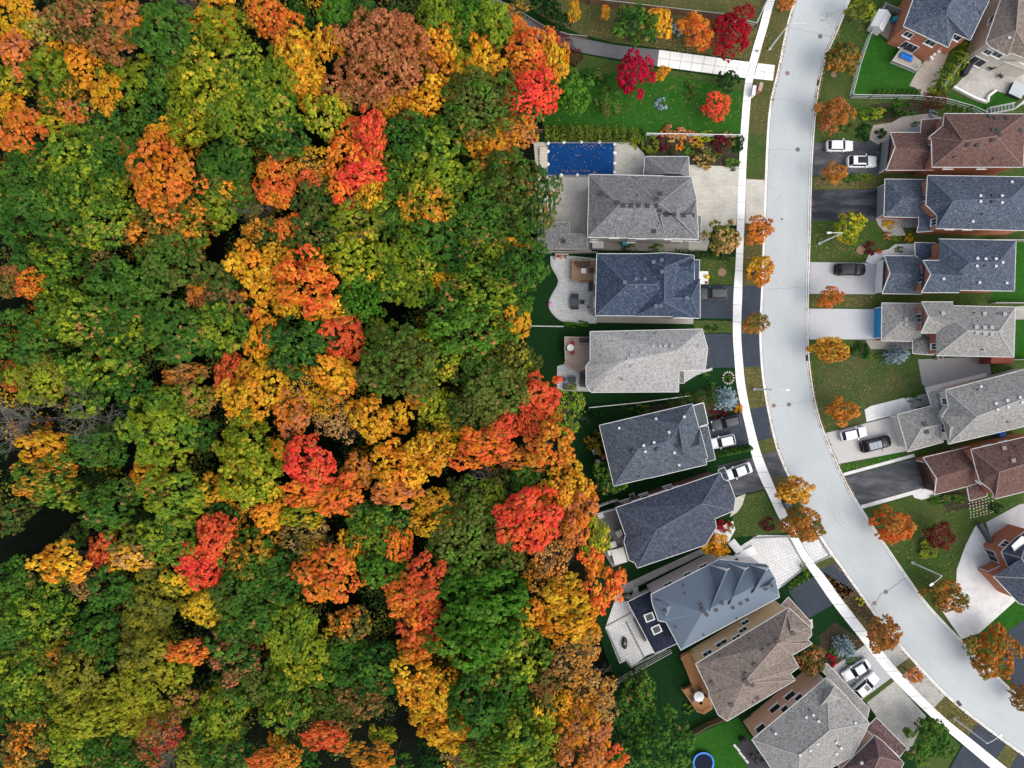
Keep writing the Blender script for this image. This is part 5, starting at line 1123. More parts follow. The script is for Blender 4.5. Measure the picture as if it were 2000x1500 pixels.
for s in """
1272 284 18 18 LK Round olive yellow bush at the head of the shrub border
1293 279 12 18 P Narrow burgundy shrub between the olive bush and the pinkish bush
1318 261 22 17 BT Pinkish tan spreading bush behind the burgundy shrub
1310 295 7 10 E Small dark green pointed shrub in front of the pinkish bush
1328 287 9 9 YO Small golden shrub below the pinkish bush
1350 268 15 13 BT Smaller pinkish tan shrub in the middle of the border
1380 267 17 12 LV Bright yellow-green shrub along the white garden fence
1362 278 12 12 YK Mustard coloured shrub beside the bright yellow-green one
1407 276 18 18 P Dark purple-black shrub near the border's pavement end
1425 272 14 15 KT Grey green shrub beside the dark purple one
1443 281 11 19 E Deep green upright shrub at the pavement corner
1376 306 26 21 KT Olive brown sprawling shrub beside the cream paving
1429 318 16 12 g Bright green low shrub at the cream drive's corner
1250 266 13 13 K Grey olive shrub at the hedge's end
1240 277 9 11 YL Yellow low shrub beside the pool paving corner
1345 292 14 12 Gg Green low shrub in the border's middle
1230 487 14 9 G Green shrub squeezed between the grey house and navy house
1282 485 16 9 g Second green shrub between the grey house and navy house
1382 640 5.5 5.5 E Left one of two clipped ball shrubs by a black drive
1397 641 6.5 6.5 E Right one of two clipped ball shrubs by a black drive
1444 797 9 9 YO Yellow shrub below the pale silver blue spruce
1404 808 15 8 P Dark burgundy shrub beside the dark parked car
1257 800 15 11 K Olive shrub above the slate house's long edge
1225 795 10 8 G Dark shrub near the fence corner behind the slate house
1160 803 18 13 E Deep green shrub at the woods' edge below the fence
1148 860 7 7 Y Little yellow shrub on the deep green back lawn
1168 868 18 24 KY Olive and yellow shrub against the slate house's rear
1410 1027 15 12 D Dark red shrub tucked beside the dark slate house entry
1426 1028 7 14 KL Olive yellow shrub next to the dark red shrub
1500 1026 13 14 P Blackish purple shrub on the front lawn near the orange street tree
1223 1166 9 9 E Round clipped shrub at the blue metal house's annex
1255 1151 9 8 E Second clipped shrub above the dark skylit annex
1233 1157 4 4 E Tiny ball shrub between the two clipped shrubs
1625 1293 10 14 D Bright crimson shrub beside the white sedan
1664 1291 14 10 g Green shrub at the nose of the white sedan
1630 1272 9 11 g Green shrub beside the slate blue spruce
1681 1175 9 9 LY Yellow shrub on the leafy verge below a black apron
1698 484 12 13 P Burgundy round shrub on the lawn above the curved path
1732 460 10 8 B Rusty brown shrub near the porch of the blue slate house
1749 466 9 6 L Lime low shrub right of the rusty brown one
1775 466 8 8 YO Yellow and orange shrub right of the lime one
1736 437 14 8 YO Golden flowering bush in the paved entry bed
1755 487 10 6 LV Spiky lime plant on the curved pale path
1717 492 5 5 RO Small red flowering plant at the curved path
1684 683 17 17 E Dark green round bush beside the blue spruce
1692 697 8 6 g Small green plant below the dark round bush
1720 696 10 7 K Olive groundcover plant right of the dark round bush
1741 219 13 14 E Dark round clipped bush in the top garden bed
1687 256 15 16 E Larger dark round bush by the pink paved walk
1722 261 11 10 E Low dark bush beside the rust house garage corner
1706 222 24 14 gL Leafy green shrub mass left of the round clipped bush
1768 215 18 13 g Green shrub right of the round clipped bush
1752 203 9 9 V Bright green shrub at the chain fence
1824 178 14 10 L Lime shrub above the burgundy hedge
1788 243 10 6 G Green plant in the tan paved entry court
1822 223 9 8 S Grey-blue shrub beside the rust house porch
1650 247 13 9 K Olive planted ring bed by the round orange street tree
1655 347 10 8 G Green shrub below the small bright orange tree
1692 346 14 8 Lg Lime green shrub in the leafy strip
1670 347 12 8 G Mid green shrub in the leafy strip
1786 778 18 7 g Green strip shrub beside the pale walk
1792 777 8 6 V Bright green plant by the slanted house steps
1936 1070 15 9 E Dark clipped bush on the white entry drive
1815 1076 22 18 LK Yellow-olive shrub below the dusky red tree
1838 978 26 10 Gg Leafy flower bed plant by the rust red house
1875 972 16 9 g Green bed plant beside the stepping stones
1945 990 14 10 E Dark shrub by the grey terrace wall
1985 240 8 6 G Small bush at the white stair's foot
1762 17 12 10 KO Olive orange shrub against the brick house
1115 633 16 6 V Left vivid green shrub beside the grey patio
1138 633 14 6 V Right vivid green shrub beside the grey patio
1155 600 7 5 E Dark plant against the navy roofed house
1378 733 8 6 G Green plant at the pale stone front path
1422 738 8 8 Gg Green plant inside the stone ring bed
1390 752 10 7 G Dark green shrub below the stone front path
1478 100 3 3 g Small tuft by the pavement
1350 177 13 17 KG Faded olive shrub on the bright lawn
1291 204 11 13 S Grey-green small shrub alone on the bright lawn
1323 57 13 14 S Blue-green shrub between the golden and red-orange maples
1160 150 24 18 G Dull green low shrub above the vivid green maple
1345 1385 12 10 G Dark plants beside the orange timber deck
1480 1405 18 10 G Dark green shrub under the brown roof's lower edge
1270 1100 16 9 E Dark shrub below the white covered furniture deck
1940 748 8 6 G Green plant by the pale court path
""".strip().split("\n"):
    w = s.split(); shrub(float(w[0]), float(w[1]), float(w[2]), float(w[3]), w[4], " ".join(w[5:]), group=SH)
def hedge(pts, width, height, p, label, name="hedge", lumps=0.9, leaf=.2, dens=26, seed=3):
    r = np.random.default_rng(seed); Pw = [W(x, y, height * .6) for x, y in pts]; P = []; N = []; T = []
    for a, c in zip(Pw[:-1], Pw[1:]):
        L = (c - a).length; n = int(L * (width + 2 * height) * dens); t = r.uniform(0, 1, n); th = r.uniform(0, math.pi, n)
        wob = 1 + .16 * np.sin(t * L / lumps * 6.28) + r.uniform(-.1, .1, n); d = (c - a).normalized()
        lat = np.cos(th) * width / 2 * wob; up = .15 + np.sin(th) ** .5 * height * (.9 + .1 * np.sin(t * L / lumps * 6.28 + 1)) * wob * .92
        P.append(np.stack([a.x + d.x * L * t - d.y * lat, a.y + d.y * L * t + d.x * lat, up], 1))
        N.append(np.stack([-d.y * np.cos(th), d.x * np.cos(th), np.sin(th) + .2], 1) + r.normal(0, .45, (n, 3))); T.append(np.clip(.5 + .3 * np.sin(t * L / lumps * 6.28) + r.normal(0, .2, n), 0, 1))
    P = np.concatenate(P); me = leafmesh(name, P, np.concatenate(N), leaf, np.concatenate(T), seed)
    o = bpy.data.objects.new(name, me); COL.objects.link(o); me.materials[0] = foliage(p); return tag(o, label, "hedge")
hedge([(1064, 259), (1150, 260), (1245, 264)], 2.3, 2.2, 'LK', "Clipped yellow-green hedge along the top of the swimming pool", lumps=1.3)
hedge([(1318, 494), (1360, 496), (1425, 501)], 1.2, 1.3, 'E', "Dark clipped hedge between the grey house and the navy house front lawn", lumps=.8)
hedge([(1305, 797), (1340, 785), (1398, 772)], 2.6, 2.0, 'KG', "Loose dark olive hedge above the slate house with balcony", lumps=2.0)
hedge([(1802, 197), (1846, 194)], 2.2, 1.6, 'P', "Burgundy barberry hedge at the chain fence corner", lumps=1.4)
hedge([(1890, 92), (1872, 118), (1845, 152), (1832, 170)], 2.6, 2.2, 'gL', "Slanting green hedge between the brick house and the cream house", lumps=1.6)
hedge([(1850, 212), (1900, 222)], 1.4, .9, 'G', "Low dark green planting along the slanting chain fence", lumps=1.1)
hedge([(1565, 1098), (1578, 1125), (1540, 1148)], 1.0, .7, 'K', "Low olive hedge edging the white paver drive")
hedge([(1070, 62), (1100, 85), (1133, 122)], 2.4, 1.8, 'P', "Dark red shrubbery hugging the tarmac path at the woods' edge", lumps=2.2)
for k in range(8):
    x, y = 1406 + k * 8.0, 890 - k * 1.6; c = W(x, y - 4, 1.0)
    o = bpy.data.objects.new("cedar_shrub", CEDAR[k % 2]); COL.objects.link(o); o.location = (c.x, c.y, .08); o.scale = (1.15, 1.15, 1.35); o.material_slots[0].link = 'OBJECT'; o.material_slots[0].material = foliage('Eg')
    tag(o, "dark green pointed cedar in the close row beside the white drive cars", "shrub", "row of pointed cedars by the drive")
for k in range(9):
    x, y = 1712 + k * 9.8, 181 - (k % 2) * 1; c = W(x, y, .6)
    o = bpy.data.objects.new("cedar_shrub", CEDAR[k % 2]); COL.objects.link(o); o.location = (c.x, c.y, .08); o.scale = (.9, .9, .8); o.material_slots[0].link = 'OBJECT'; o.material_slots[0].material = foliage('G')
    tag(o, "young green cedar in the row at the foot of the fenced bright lawn", "shrub", "row of young cedars along the fence")

# ------------------------------------------------------------------ cars
def car_proto(L=4.6, Wd=1.84, H=1.5, suv=False, sedan=False):
    """profile stations along x (nose at +x): (x, half width, belt z, roof z or None, roof half width)"""
    r = local_root("parked_car"); hl, hw = L / 2, Wd / 2; H = 1.72 if suv else H
    hood = .98 if suv else .88; belt = 1.05 if suv else .95; tail = 1.08 if suv else (.98 if sedan else 1.0)
    fr_b, fr_t = hl * .36, hl * .10                              # windscreen foot and top
    rr_t, rr_b = (-hl * .52, -hl * .78) if sedan else (-hl * .74, -hl * .93)
    b = MB(); st = [(-hl, .80, .62), (-hl * .985, .90, tail * .9), (-hl * .93, .97, tail), (rr_b, .985, belt), (rr_t, 1.0, belt), (0, 1.0, belt), (fr_b, .99, belt), (hl * .70, .965, hood), (hl * .88, .90, hood * .93), (hl * .97, .80, hood * .82), (hl, .66, .62)]
    rings = []
    for x, w, z in st:
        w *= hw; rings.append([(x, -w * .9, .24), (x, -w, .42), (x, -w, z * .72), (x, -w * .95, z * .93), (x, -w * .80, z), (x, 0, z + .035), (x, w * .80, z), (x, w * .95, z * .93), (x, w, z * .72), (x, w, .42), (x, w * .9, .24)])
    m = len(rings[0]); vs = [v for q in rings for v in q]
    fs = [(i * m + k, i * m + k + 1, (i + 1) * m + k + 1, (i + 1) * m + k) for i in range(len(st) - 1) for k in range(m - 1)] + [tuple(range(m)), tuple((len(st) - 1) * m + k for k in range(m - 1, -1, -1))]
    b.add(vs, fs)
    wb_, wt = hw * .86, hw * .70                                     # cabin: pillars and roof as one shell
    zt = H; c = [(fr_b, wb_, belt - .02), (fr_t, wt, zt - .06), (rr_t, wt, zt - .05), (rr_b, wb_ * .97, belt - .02)]
    ring2 = [[(x, -w, z), (x, w, z)] for x, w, z in c]
    b.add([(fr_b, -wb_, belt - .02), (fr_t, -wt, zt - .06), (rr_t, -wt, zt - .05), (rr_b, -wb_ * .97, belt - .02)], [(0, 1, 2, 3)])
    b.add([(fr_b, wb_, belt - .02), (fr_t, wt, zt - .06), (rr_t, wt, zt - .05), (rr_b, wb_ * .97, belt - .02)], [(3, 2, 1, 0)])
    xs = [fr_t, fr_t - .25, (fr_t + rr_t) / 2, rr_t + .2, rr_t]; zs = [zt - .06, zt - .01, zt + .02, zt - .01, zt - .05]
    for i in range(4):
        for j in range(4):
            ys = [-wt, -wt * .8, 0, wt * .8, wt]; dz = [-.04, 0, .02, 0, -.04]
            b.add([(xs[i], ys[j], zs[i] + dz[j]), (xs[i + 1], ys[j], zs[i + 1] + dz[j]), (xs[i + 1], ys[j + 1], zs[i + 1] + dz[j + 1]), (xs[i], ys[j + 1], zs[i] + dz[j + 1])], [(0, 1, 2, 3)])
    body = b.build("body", WHITE, r, True)
    def quad(name, pts, mm, off):
        n = (Vector(pts[1]) - Vector(pts[0])).cross(Vector(pts[2]) - Vector(pts[0])).normalized(); n = n if n.dot(Vector(off)) > 0 else -n
        q = [Vector(p) + n * .012 for p in pts]; q2 = [Vector(p) - n * .05 for p in pts]; bb = MB()
        k = len(q); bb.add(q + q2, [tuple(range(k))] + [(i, (i + 1) % k, k + (i + 1) % k, k + i) for i in range(k)]); return bb.build(name, mm, r)
    P = [quad("windscreen", [(fr_b, -wb_ * .92, belt + .02), (fr_b, wb_ * .92, belt + .02), (fr_t, wt * .93, zt - .07), (fr_t, -wt * .93, zt - .07)], CGLASS, (1, 0, 1)),
         quad("rear_window", [(rr_b, -wb_ * .86, belt + .04), (rr_b, wb_ * .86, belt + .04), (rr_t, wt * .9, zt - .08), (rr_t, -wt * .9, zt - .08)], CGLASS, (-1, 0, 1))]
    for s in (-1, 1):
        P.append(quad("side_window", [(fr_b - .25, s * (wb_ - .01), belt + .03), (fr_t - .05, s * (wt + .005), zt - .14), (rr_t + .12, s * (wt + .005), zt - .14), (rr_b + .25, s * (wb_ - .02), belt + .03)], CGLASS, (0, s, .3)))
        bb = MB(); bb.box((fr_b - .32, s * (hw + .09), belt + .03), (.18, .2, .15)); P.append(bb.build("wing_mirror", WHITE, r)); P[-1]['paint'] = 1
        bb = MB(); bb.box((hl * .93, s * hw * .66, hood * .78), (.26, .34, .14), -s * .35); P.append(bb.build("headlight", LGREY, r))
        bb = MB(); bb.box((-hl * .965, s * hw * .72, tail * .82), (.12, .34, .22), s * .2); P.append(bb.build("tail_light", plain("tail_red", (.35, .01, .01), .3), r))
        for x in (hl * .62, -hl * .60):
            bb = MB(); y = s * (hw - .10)
            n = 16; ring = [(x + .335 * math.cos(2 * math.pi * k / n), .335 + .335 * math.sin(2 * math.pi * k / n)) for k in range(n)]
            bb.add([(a, y - .11, z) for a, z in ring] + [(a, y + .11, z) for a, z in ring], [(k, (k + 1) % n, n + (k + 1) % n, n + k) for k in range(n)] + [tuple(range(n)), tuple(range(2 * n - 1, n - 1, -1))])
            wv = bb.build("wheel", RUBBER, r)
            bb = MB(); bb.add([(x + (a - x) * .62, y + s * .115, .335 + (z - .335) * .62) for a, z in ring], [tuple(range(n))]); rim = bb.build("rim", LGREY, wv); reg(wv, rim); P.append(wv)
    reg(r, body, *P); body['paint'] = 1; return r, zt
PAINT = {k: plain("paint_" + k, v, .25, .04) for k, v in {'white': (.72, .73, .74), 'black': (.012, .013, .016), 'grey': (.06, .065, .075), 'navy': (.02, .026, .04)}.items()}
PR = {}
PR['hatch'], _ = car_proto(4.3, 1.8, 1.48); PR['suv'], _ = car_proto(4.75, 1.9, suv=True); PR['sedan'], _ = car_proto(4.75, 1.84, 1.45, sedan=True); PR['van'], _ = car_proto(4.9, 1.92, suv=True)
used = set()
def car(kind, px, py, ang, paint, label, sunroof=None, rails=False):
    p = PR[kind]
    if kind not in used: used.add(kind); r = p
    else: r = copy_tree(p)
    c = W(px, py, .8); r.location = (c.x, c.y, .115); r.rotation_euler = (0, 0, rad(ang)); tag(r, label, "car", "cars parked on the drives")
    for o in (r.children if r is not p else KIDS[p.name]):
        if o.get('paint'): o.material_slots[0].link = 'OBJECT'; o.material_slots[0].material = PAINT[paint]
    return r
bpy.context.view_layer.update()
CARS = [('hatch', 1640, 285, 0, 'white', "White hatchback parked above the larger white car with glass roof", 0), ('suv', 1683, 316, 0, 'white', "White car with dark glass roof panel beside the small bright orange tree", 1),
 ('van', 1661, 526, 0, 'black', "Black van on the pale drive below the curved path", 2), ('hatch', 1667, 847, 12, 'white', "White car on the slanted beige drive next to a dark one", 0), ('van', 1711, 867, 14, 'black', "Black car with pale glass roof on the slanted beige drive", 3),
 ('suv', 1391, 574, 180, 'grey', "Dark grey car half hidden under the navy roof's edge", 2), ('suv', 1418, 826, 193, 'grey', "Dark grey SUV beside the white framed balcony", 2), ('hatch', 1410, 863, 193, 'white', "White car between the dark grey SUV and the cedar row", 0),
 ('sedan', 1440, 921, 200, 'white', "White car on the worn drive of the dark slate house", 0), ('sedan', 1672, 1308, 212, 'white', "White sedan nosed in below the slate blue spruce", 0), ('suv', 1690, 1337, 41, 'white', "White SUV beside the white sedan on the lower drive", 4)]
rec = []
for k, x, y, a, p, lb, ex in CARS: rec.append((car(k, x, y, a, p, lb), k, ex))
def _kids(r): return [o for o in COL.objects if o.parent == r]
def carpart(r, name, m, boxes):
    b = MB()
    for c, s in boxes: b.box(c, s)
    me = bpy.data.meshes.new(name); me.from_pydata(b.v, [], b.f); me.materials.append(m); o = bpy.data.objects.new(name, me); COL.objects.link(o); o.parent = r
for r, k, ex in rec:
    z = 1.745 if k in ('suv', 'van') else 1.5
    if ex == 1: carpart(r, "glass_roof", CGLASS, [((-.35, 0, z), (1.5, 1.0, .03))])
    if ex == 2: carpart(r, "roof_rail", DARK, [((-.8, s * .62, z - .01), (2.2, .05, .06)) for s in (-1, 1)])
    if ex == 3: carpart(r, "glass_roof", plain("pale_glass_roof", (.25, .29, .33), .1), [((x, 0, z), (.62, 1.08, .03)) for x in (-1.25, -.58, .09)])
    if ex == 4: carpart(r, "sunroof", CGLASS, [((-.25, 0, z), (.7, .9, .03))])

# ------------------------------------------------------------------ street lamps, boxes, fences
POLE = plain("lamp_pole", (.62, .62, .60), .5, .05)
def lamp(bx, by, ax, ay, label, H=8.2, rev=True):
    c = W(bx, by); r = empty("street_lamp", (c.x, c.y, 0), label, "street lamp", "street lamps along the road"); d = Vector((ax, -ay, 0)).normalized()
    b = MB(); b.tube([c + Vector((0, 0, .05)), c + Vector((0, 0, H * .5)), c + Vector((0, 0, H))], .15, 8, .085); b.cyl(c, .22, 0.05, .5, 8); b.build("pole", POLE, r)
    t = c + Vector((0, 0, H)); e = t + d * 1.9 + Vector((0, 0, .35)); b = MB(); b.tube([t, t + d * .9 + Vector((0, 0, .28)), e], .05, 6); b.build("arm", POLE, r)
    b = MB(); b.box(e + d * .25, (.62, .3, .13), math.atan2(d.y, d.x)); b.build("lamp_head", LGREY, r)
lamp(1502, 97, 90, 4, "Pale street lamp on the left verge near the top, arm over the road")
lamp(1599, 476, -80, 2, "Pale street lamp leaning over the yellow-green tree on the right lawn")
lamp(1472, 760, 100, 4, "Pale street lamp on the narrow verge beside the silver blue spruce")
lamp(1780, 1098, -60, 40, "Pale street lamp at the edge of the white sweeping drive")
lamp(1862, 1402, 50, -40, "Pale street lamp by the wide green tree and black drives")
BOXG = plain("box_green", (.10, .13, .12), .6)
def boxthing(name, label, cat, px, py, w, d, h, rot, m, z0=.1, lid=None, group=None, zp=None):
    c = W(px, py, h * .5 if zp is None else zp); r = empty(name, (c.x, c.y, z0), label, cat, group)
    b = MB(); b.prism([(c.x + x, c.y + y) for x, y in [(Matrix.Rotation(rot, 2) @ Vector(q))[:] for q in ((-w / 2, -d / 2), (w / 2, -d / 2), (w / 2, d / 2), (-w / 2, d / 2))]], z0, z0 + h); b.build("body", m, r)
    b = MB(); b.box((c.x, c.y, z0 + h + .03), (w * 1.06, d * 1.06, .06), rot); b.build("lid", lid or m, r); return r
boxthing("utility_box", "Dark utility box under the orange street tree on the verge", "utility box", 1537, 985, 1.0, 1.1, 1.0, rad(25), plain("utility_dark", (.05, .06, .07), .6), lid=plain("utility_lid", (.08, .12, .15), .4))
boxthing("mailbox_cabinet", "Tall reddish community mailbox cabinet on the top verge", "mailbox", 1482, 174, .55, 1.3, 1.6, rad(-14), plain("mailbox_red", (.34, .17, .13), .6), lid=plain("mailbox_top", (.40, .26, .22), .6))
boxthing("mailbox_cabinet", "White mailbox cabinet beside the reddish one on the top verge", "mailbox", 1470, 180, .5, 1.5, 1.2, rad(-10), WHITE)
boxthing("recycling_bin", "Teal recycling bin at the grey house's side wall", "bin", 1218, 477, .6, .55, 1.1, 0, TEAL, lid=TEAL)
boxthing("recycling_bin", "Teal bin at the white shed's paved corner", "bin", 1745, 40, .8, .7, 1.0, rad(20), TEAL, lid=TEAL)
boxthing("recycling_bin", "Blue bin in the gap beside the slanted grey house", "bin", 1953, 847, 1.0, .8, 1.0, rad(15), BLUEPL, lid=BLUEPL)
boxthing("water_tub", "Bright blue tub in the dark garden behind the slate house", "tub", 1172, 922, .75, .65, .5, rad(15), BLUEPL, lid=BLUEPL)
for x, y, a, lb in ((1234, 968, 20, "Small air conditioner between the slate house and dark slate house"), (1833, 698, 0, "Air conditioner beside the blue spruce porch wall"), (1306, 502, 0, "Air conditioner at the navy roofed house's top wall")):
    r = boxthing("air_conditioner", lb, "air conditioner", x, y, .85, .85, .8, rad(a), LGREY, lid=GREY); b = MB(); c = world_loc(r); b.cyl((c.x, c.y), .3, c.z + .86, c.z + .9, 14); b.build("fan_grille", DARK, r)
FW = plain("fence_wood", (.20, .12, .08), .9, .3, 4); FG = plain("fence_grey", (.36, .35, .33), .9, .2, 4)
def fence(pts, h, m, label, name="fence", mesh=False, cap=None, step=2.4):
    P = [W(x, y, h * .5) for x, y in pts]; r = empty(name, (P[0].x, P[0].y, 0), label, "fence")
    rb = MB(); cb = MB()
    for a, c in zip(P[:-1], P[1:]):
        a = Vector((a.x, a.y, 0)); c = Vector((c.x, c.y, 0)); L = (c - a).length; n = max(1, round(L / step))
        for k in range(n + 1): q = a.lerp(c, k / n); pb = MB(); pb.box((q.x, q.y, h / 2 + .04), (.1, .1, h + .08)); pb.build('post', m, r)
        if mesh:
            for z in (.15, h * .55, h): rb.bar(a + Vector((0, 0, z)), c + Vector((0, 0, z)), .05, .05)
            nn = max(2, int(L / .35))
            for k in range(nn + 1): q = a.lerp(c, k / nn); rb.box((q.x, q.y, h / 2), (.025, .025, h))
        else:
            nb = max(2, int(L / .16)); d = (c - a).normalized(); rz = math.atan2(d.y, d.x)
            for k in range(nb): q = a.lerp(c, (k + .5) / nb); rb.box((q.x, q.y, h / 2 + .02), (.135, .03, h - .1), rz)
        cb.bar(a + Vector((0, 0, h + .06)), c + Vector((0, 0, h + .06)), .085, .06)
    rb.build("wire_panel" if mesh else "board_panel", m, r); cb.build("top_rail", cap or m, r)
fence([(1128, -8), (1150, 3), (1410, 33)], 1.8, FW, "Brown board fence behind the three bright maples at the top", cap=FG)
fence([(1410, 33), (1476, 49), (1497, 2)], 1.2, LGREY, "Pale wire fence around the top corner lawn by the pavement", mesh=True)
fence([(990, 10), (1030, 34), (1066, 56), (1110, 70), (1146, 74)], 1.0, FW, "Low rustic rail fence along the upper side of the tarmac path", mesh=True, cap=FG)
fence([(1262, 263), (1444, 266)], 1.2, WHITE, "White garden fence between the bright lawn and shrub border", mesh=True)
fence([(1040, 258), (1060, 256)], 1.6, FW, "Short brown fence piece at the hedge's woods end")
fence([(1052, 491), (1110, 494), (1166, 494)], 1.7, FG, "Grey board fence above the curved stone patio")
fence([(1036, 637), (1100, 638)], 1.2, LGREY, "Thin grey wire fence between the two back lawns by patios", mesh=True)
fence([(1150, 796), (1250, 786), (1345, 773)], 1.5, WHITE, "Pale fence running above the slate house with balcony", mesh=True)
fence([(1155, 994), (1190, 980), (1206, 976)], 1.5, WHITE, "White rail fence at the grey deck's upper corner", mesh=True)
fence([(1196, 1336), (1240, 1310), (1310, 1271)], 1.5, FG, "Grey fence between white patio and deep green lawn", mesh=True)
fence([(1350, 1432), (1380, 1415), (1420, 1400)], 1.6, FW, "Dark fence between the deep green lawn and trampoline lawn")
fence([(1726, 10), (1700, 62), (1678, 125), (1662, 188), (1700, 189), (1786, 190)], 1.4, LGREY, "Wire fence around the bright green corner lawn", mesh=True)
fence([(1786, 190), (1844, 196), (1895, 210), (1922, 222)], 1.4, LGREY, "Slanting wire fence below the burgundy hedge", mesh=True)
fence([(1840, 172), (1880, 118), (1896, 96)], 1.5, LGREY, "Pale wire fence beside the slanting green hedge", mesh=True)
fence([(1936, 470), (2010, 470)], 1.6, FG, "Grey fence at the right edge above the bright back lawn")
fence([(1938, 592), (2010, 592)], 1.6, FG, "Grey fence at the right edge between the blue slate and stone houses")
fence([(1938, 704), (2010, 702)], 1.6, FG, "Grey fence at the right edge behind the pale court")
fence([(1724, 12), (1762, 26)], 1.6, GREY, "Dark gate fence above the white garden shed")

# ------------------------------------------------------------------ pool, decks and garden furniture
c = W(1136, 310); r = empty("swimming_pool", (c.x, c.y, 0), "Rectangular swimming pool under a deep blue cover strewn with leaves", "swimming pool")
pool = [(1071, 280), (1199, 280), (1198, 341), (1070, 341)]
b = MB(); Pp = [W(x, y, .3) for x, y in pool]; b.prism(inset([(p.x, p.y) for p in Pp], -.25), .1, .26); b.build("coping", plain("pool_coping", (.20, .21, .24), .8, .15), r)
def cover():
    t = NT("pool_cover"); p = t.coord(); n = t.noise(p, .45, 4); n2 = t.noise(p, 2.0, 6, .8)
    c1 = t.mix(t.ramp(n, [(.35, 0.), (.65, 1.)]), (.005, .040, .150), (.007, .052, .190)); c1 = t.mix(t.ramp(n2, [(.62, 0.), (.75, .3)]), c1, (.003, .018, .07)); return t.out(c1, .85)
b = MB(); b.prism([(p.x, p.y) for p in Pp], .2, .32); b.build("pool_cover", mat("poolcover", cover), r)
b = MB()
for x, y in ((1070, 281), (1070, 297), (1070, 322), (1101, 279), (1135, 278), (1170, 279), (1199, 282), (1200, 300), (1200, 320), (1200, 338), (1096, 343), (1127, 343)): q = W(x, y); b = MB(); b.ball((q.x, q.y, .34), .3, 8, 5, (1, 1, .6)); b.build("cover_weight", WHITE, r)
b = MB()
for k in range(9): q = W(1061, 292 + k * 4.3); b.box((q.x, q.y, .55 - k * .02), (1.2, .3, .07))
tag(b.build("pool_bench", plain("pale_bench", (.62, .56, .44), .7)), "Pale slatted bench at the woods end of the pool", "bench")
rs = random.Random(9)
def litter(name, polys, n, cols, z, label=None, size=.16):
    r_ = np.random.default_rng(n); P = []
    for poly, k in polys:
        xs = [p[0] for p in poly]; ys = [p[1] for p in poly]; cnt = 0; tries = 0
        while cnt < k and tries < k * 30:
            tries += 1; x, y = rs.uniform(min(xs), max(xs)), rs.uniform(min(ys), max(ys)); ins = False; j = len(poly) - 1
            for i in range(len(poly)):
                if (poly[i][1] > y) != (poly[j][1] > y) and x < (poly[j][0] - poly[i][0]) * (y - poly[i][1]) / (poly[j][1] - poly[i][1]) + poly[i][0]: ins = not ins
                j = i
            if ins: q = W(x, y); P.append((q.x, q.y, z)); cnt += 1
    P = np.array(P); P[:, 2] += r_.uniform(0, .03, len(P)); me = leafmesh(name, P, np.tile([0, 0, 1.], (len(P), 1)) + r_.normal(0, .35, (len(P), 3)), size, r_.uniform(0, 1, len(P)), n)
    def f():
        t = NT(name + "_mat"); at = t.add("ShaderNodeAttribute", attribute_name="tone"); return t.out(t.ramp(at.outputs['Fac'], [(k / (len(cols) - 1), q) for k, q in enumerate(cols)]), .9)
    me.materials[0] = mat(name + str(n), f); o = bpy.data.objects.new(name, me); COL.objects.link(o); return tag(o, kind='stuff')
def bandpoly(S, a, b_, o0, o1):
    seg_ = S[a:b_]; return [(x + o0, y) for x, y in seg_] + [(x + o1, y) for x, y in seg_[::-1]]
litter("fallen_leaves", [([(1078, 284), (1192, 284), (1192, 338), (1078, 338)], 70), ([(1090, 283), (1180, 283), (1184, 290), (1095, 289)], 45), ([(1095, 333), (1170, 333), (1165, 339), (1098, 339)], 45)], 31, [(.30, .16, .04), (.45, .25, .07), (.55, .42, .2)], .33, size=.15)
LEAFC = [(.10, .055, .03), (.22, .12, .05), (.34, .20, .08), (.46, .33, .15), (.42, .16, .04)]
litter("fallen_leaves", [(bandpoly(LKs, 2, 22, -2, 7), 420), (bandpoly(LKs, 62, 75, -3, 6), 160), (bandpoly(LKs, 80, 124, -8, 4), 900), (bandpoly(RKs, 8, 30, -5, 3), 420), (bandpoly(RKs, 60, 88, -5, 3), 520), (bandpoly(RKs, 40, 60, -4, 2), 160)], 57, LEAFC, .135, size=.15)
litter("fallen_leaves", [([(1462, 122), (1500, 60), (1500, 130), (1470, 160)], 150), ([(1150, 60), (1287, 96), (1462, 120), (1480, 60), (1330, 80), (1200, 50)], 900), ([(1283, 134), (1454, 158), (1450, 240), (1330, 200)], 260),
    ([(1090, 150), (1250, 130), (1440, 250), (1250, 258), (1070, 240)], 420), ([(1455, 435), (1488, 440), (1486, 556), (1451, 556)], 330), ([(1448, 626), (1482, 626), (1482, 650), (1448, 650)], 90), ([(1451, 718), (1484, 718), (1496, 790), (1462, 798)], 140),
    ([(1602, 1114), (1672, 1156), (1760, 1262), (1735, 1270), (1640, 1172)], 900), ([(1640, 1245), (1690, 1250), (1720, 1275), (1660, 1300), (1600, 1270)], 260), ([(1842, 1360), (1905, 1408), (1888, 1438), (1822, 1390)], 320), ([(1590, 345), (1710, 345), (1710, 368), (1590, 368)], 260),
    ([(1586, 578), (1706, 578), (1700, 600), (1586, 600)], 260), ([(1590, 435), (1700, 435), (1700, 505), (1590, 508)], 320), ([(1600, 30), (1700, 0), (1690, 60), (1640, 190), (1600, 230), (1600, 270), (1690, 260), (1650, 180)], 300), ([(1590, 700), (1700, 690), (1790, 730), (1690, 800), (1610, 840)], 420),
    ([(1690, 1000), (1870, 985), (1870, 1120), (1800, 1150)], 340), ([(1440, 975), (1490, 962), (1530, 1035), (1440, 1050)], 140), ([(1640, 912), (1755, 880), (1760, 890), (1650, 925)], 60), ([(1368, 500), (1435, 503), (1433, 556), (1368, 556)], 90), ([(1350, 626), (1430, 627), (1431, 650), (1360, 650)], 90)], 83, LEAFC, .118, size=.15)
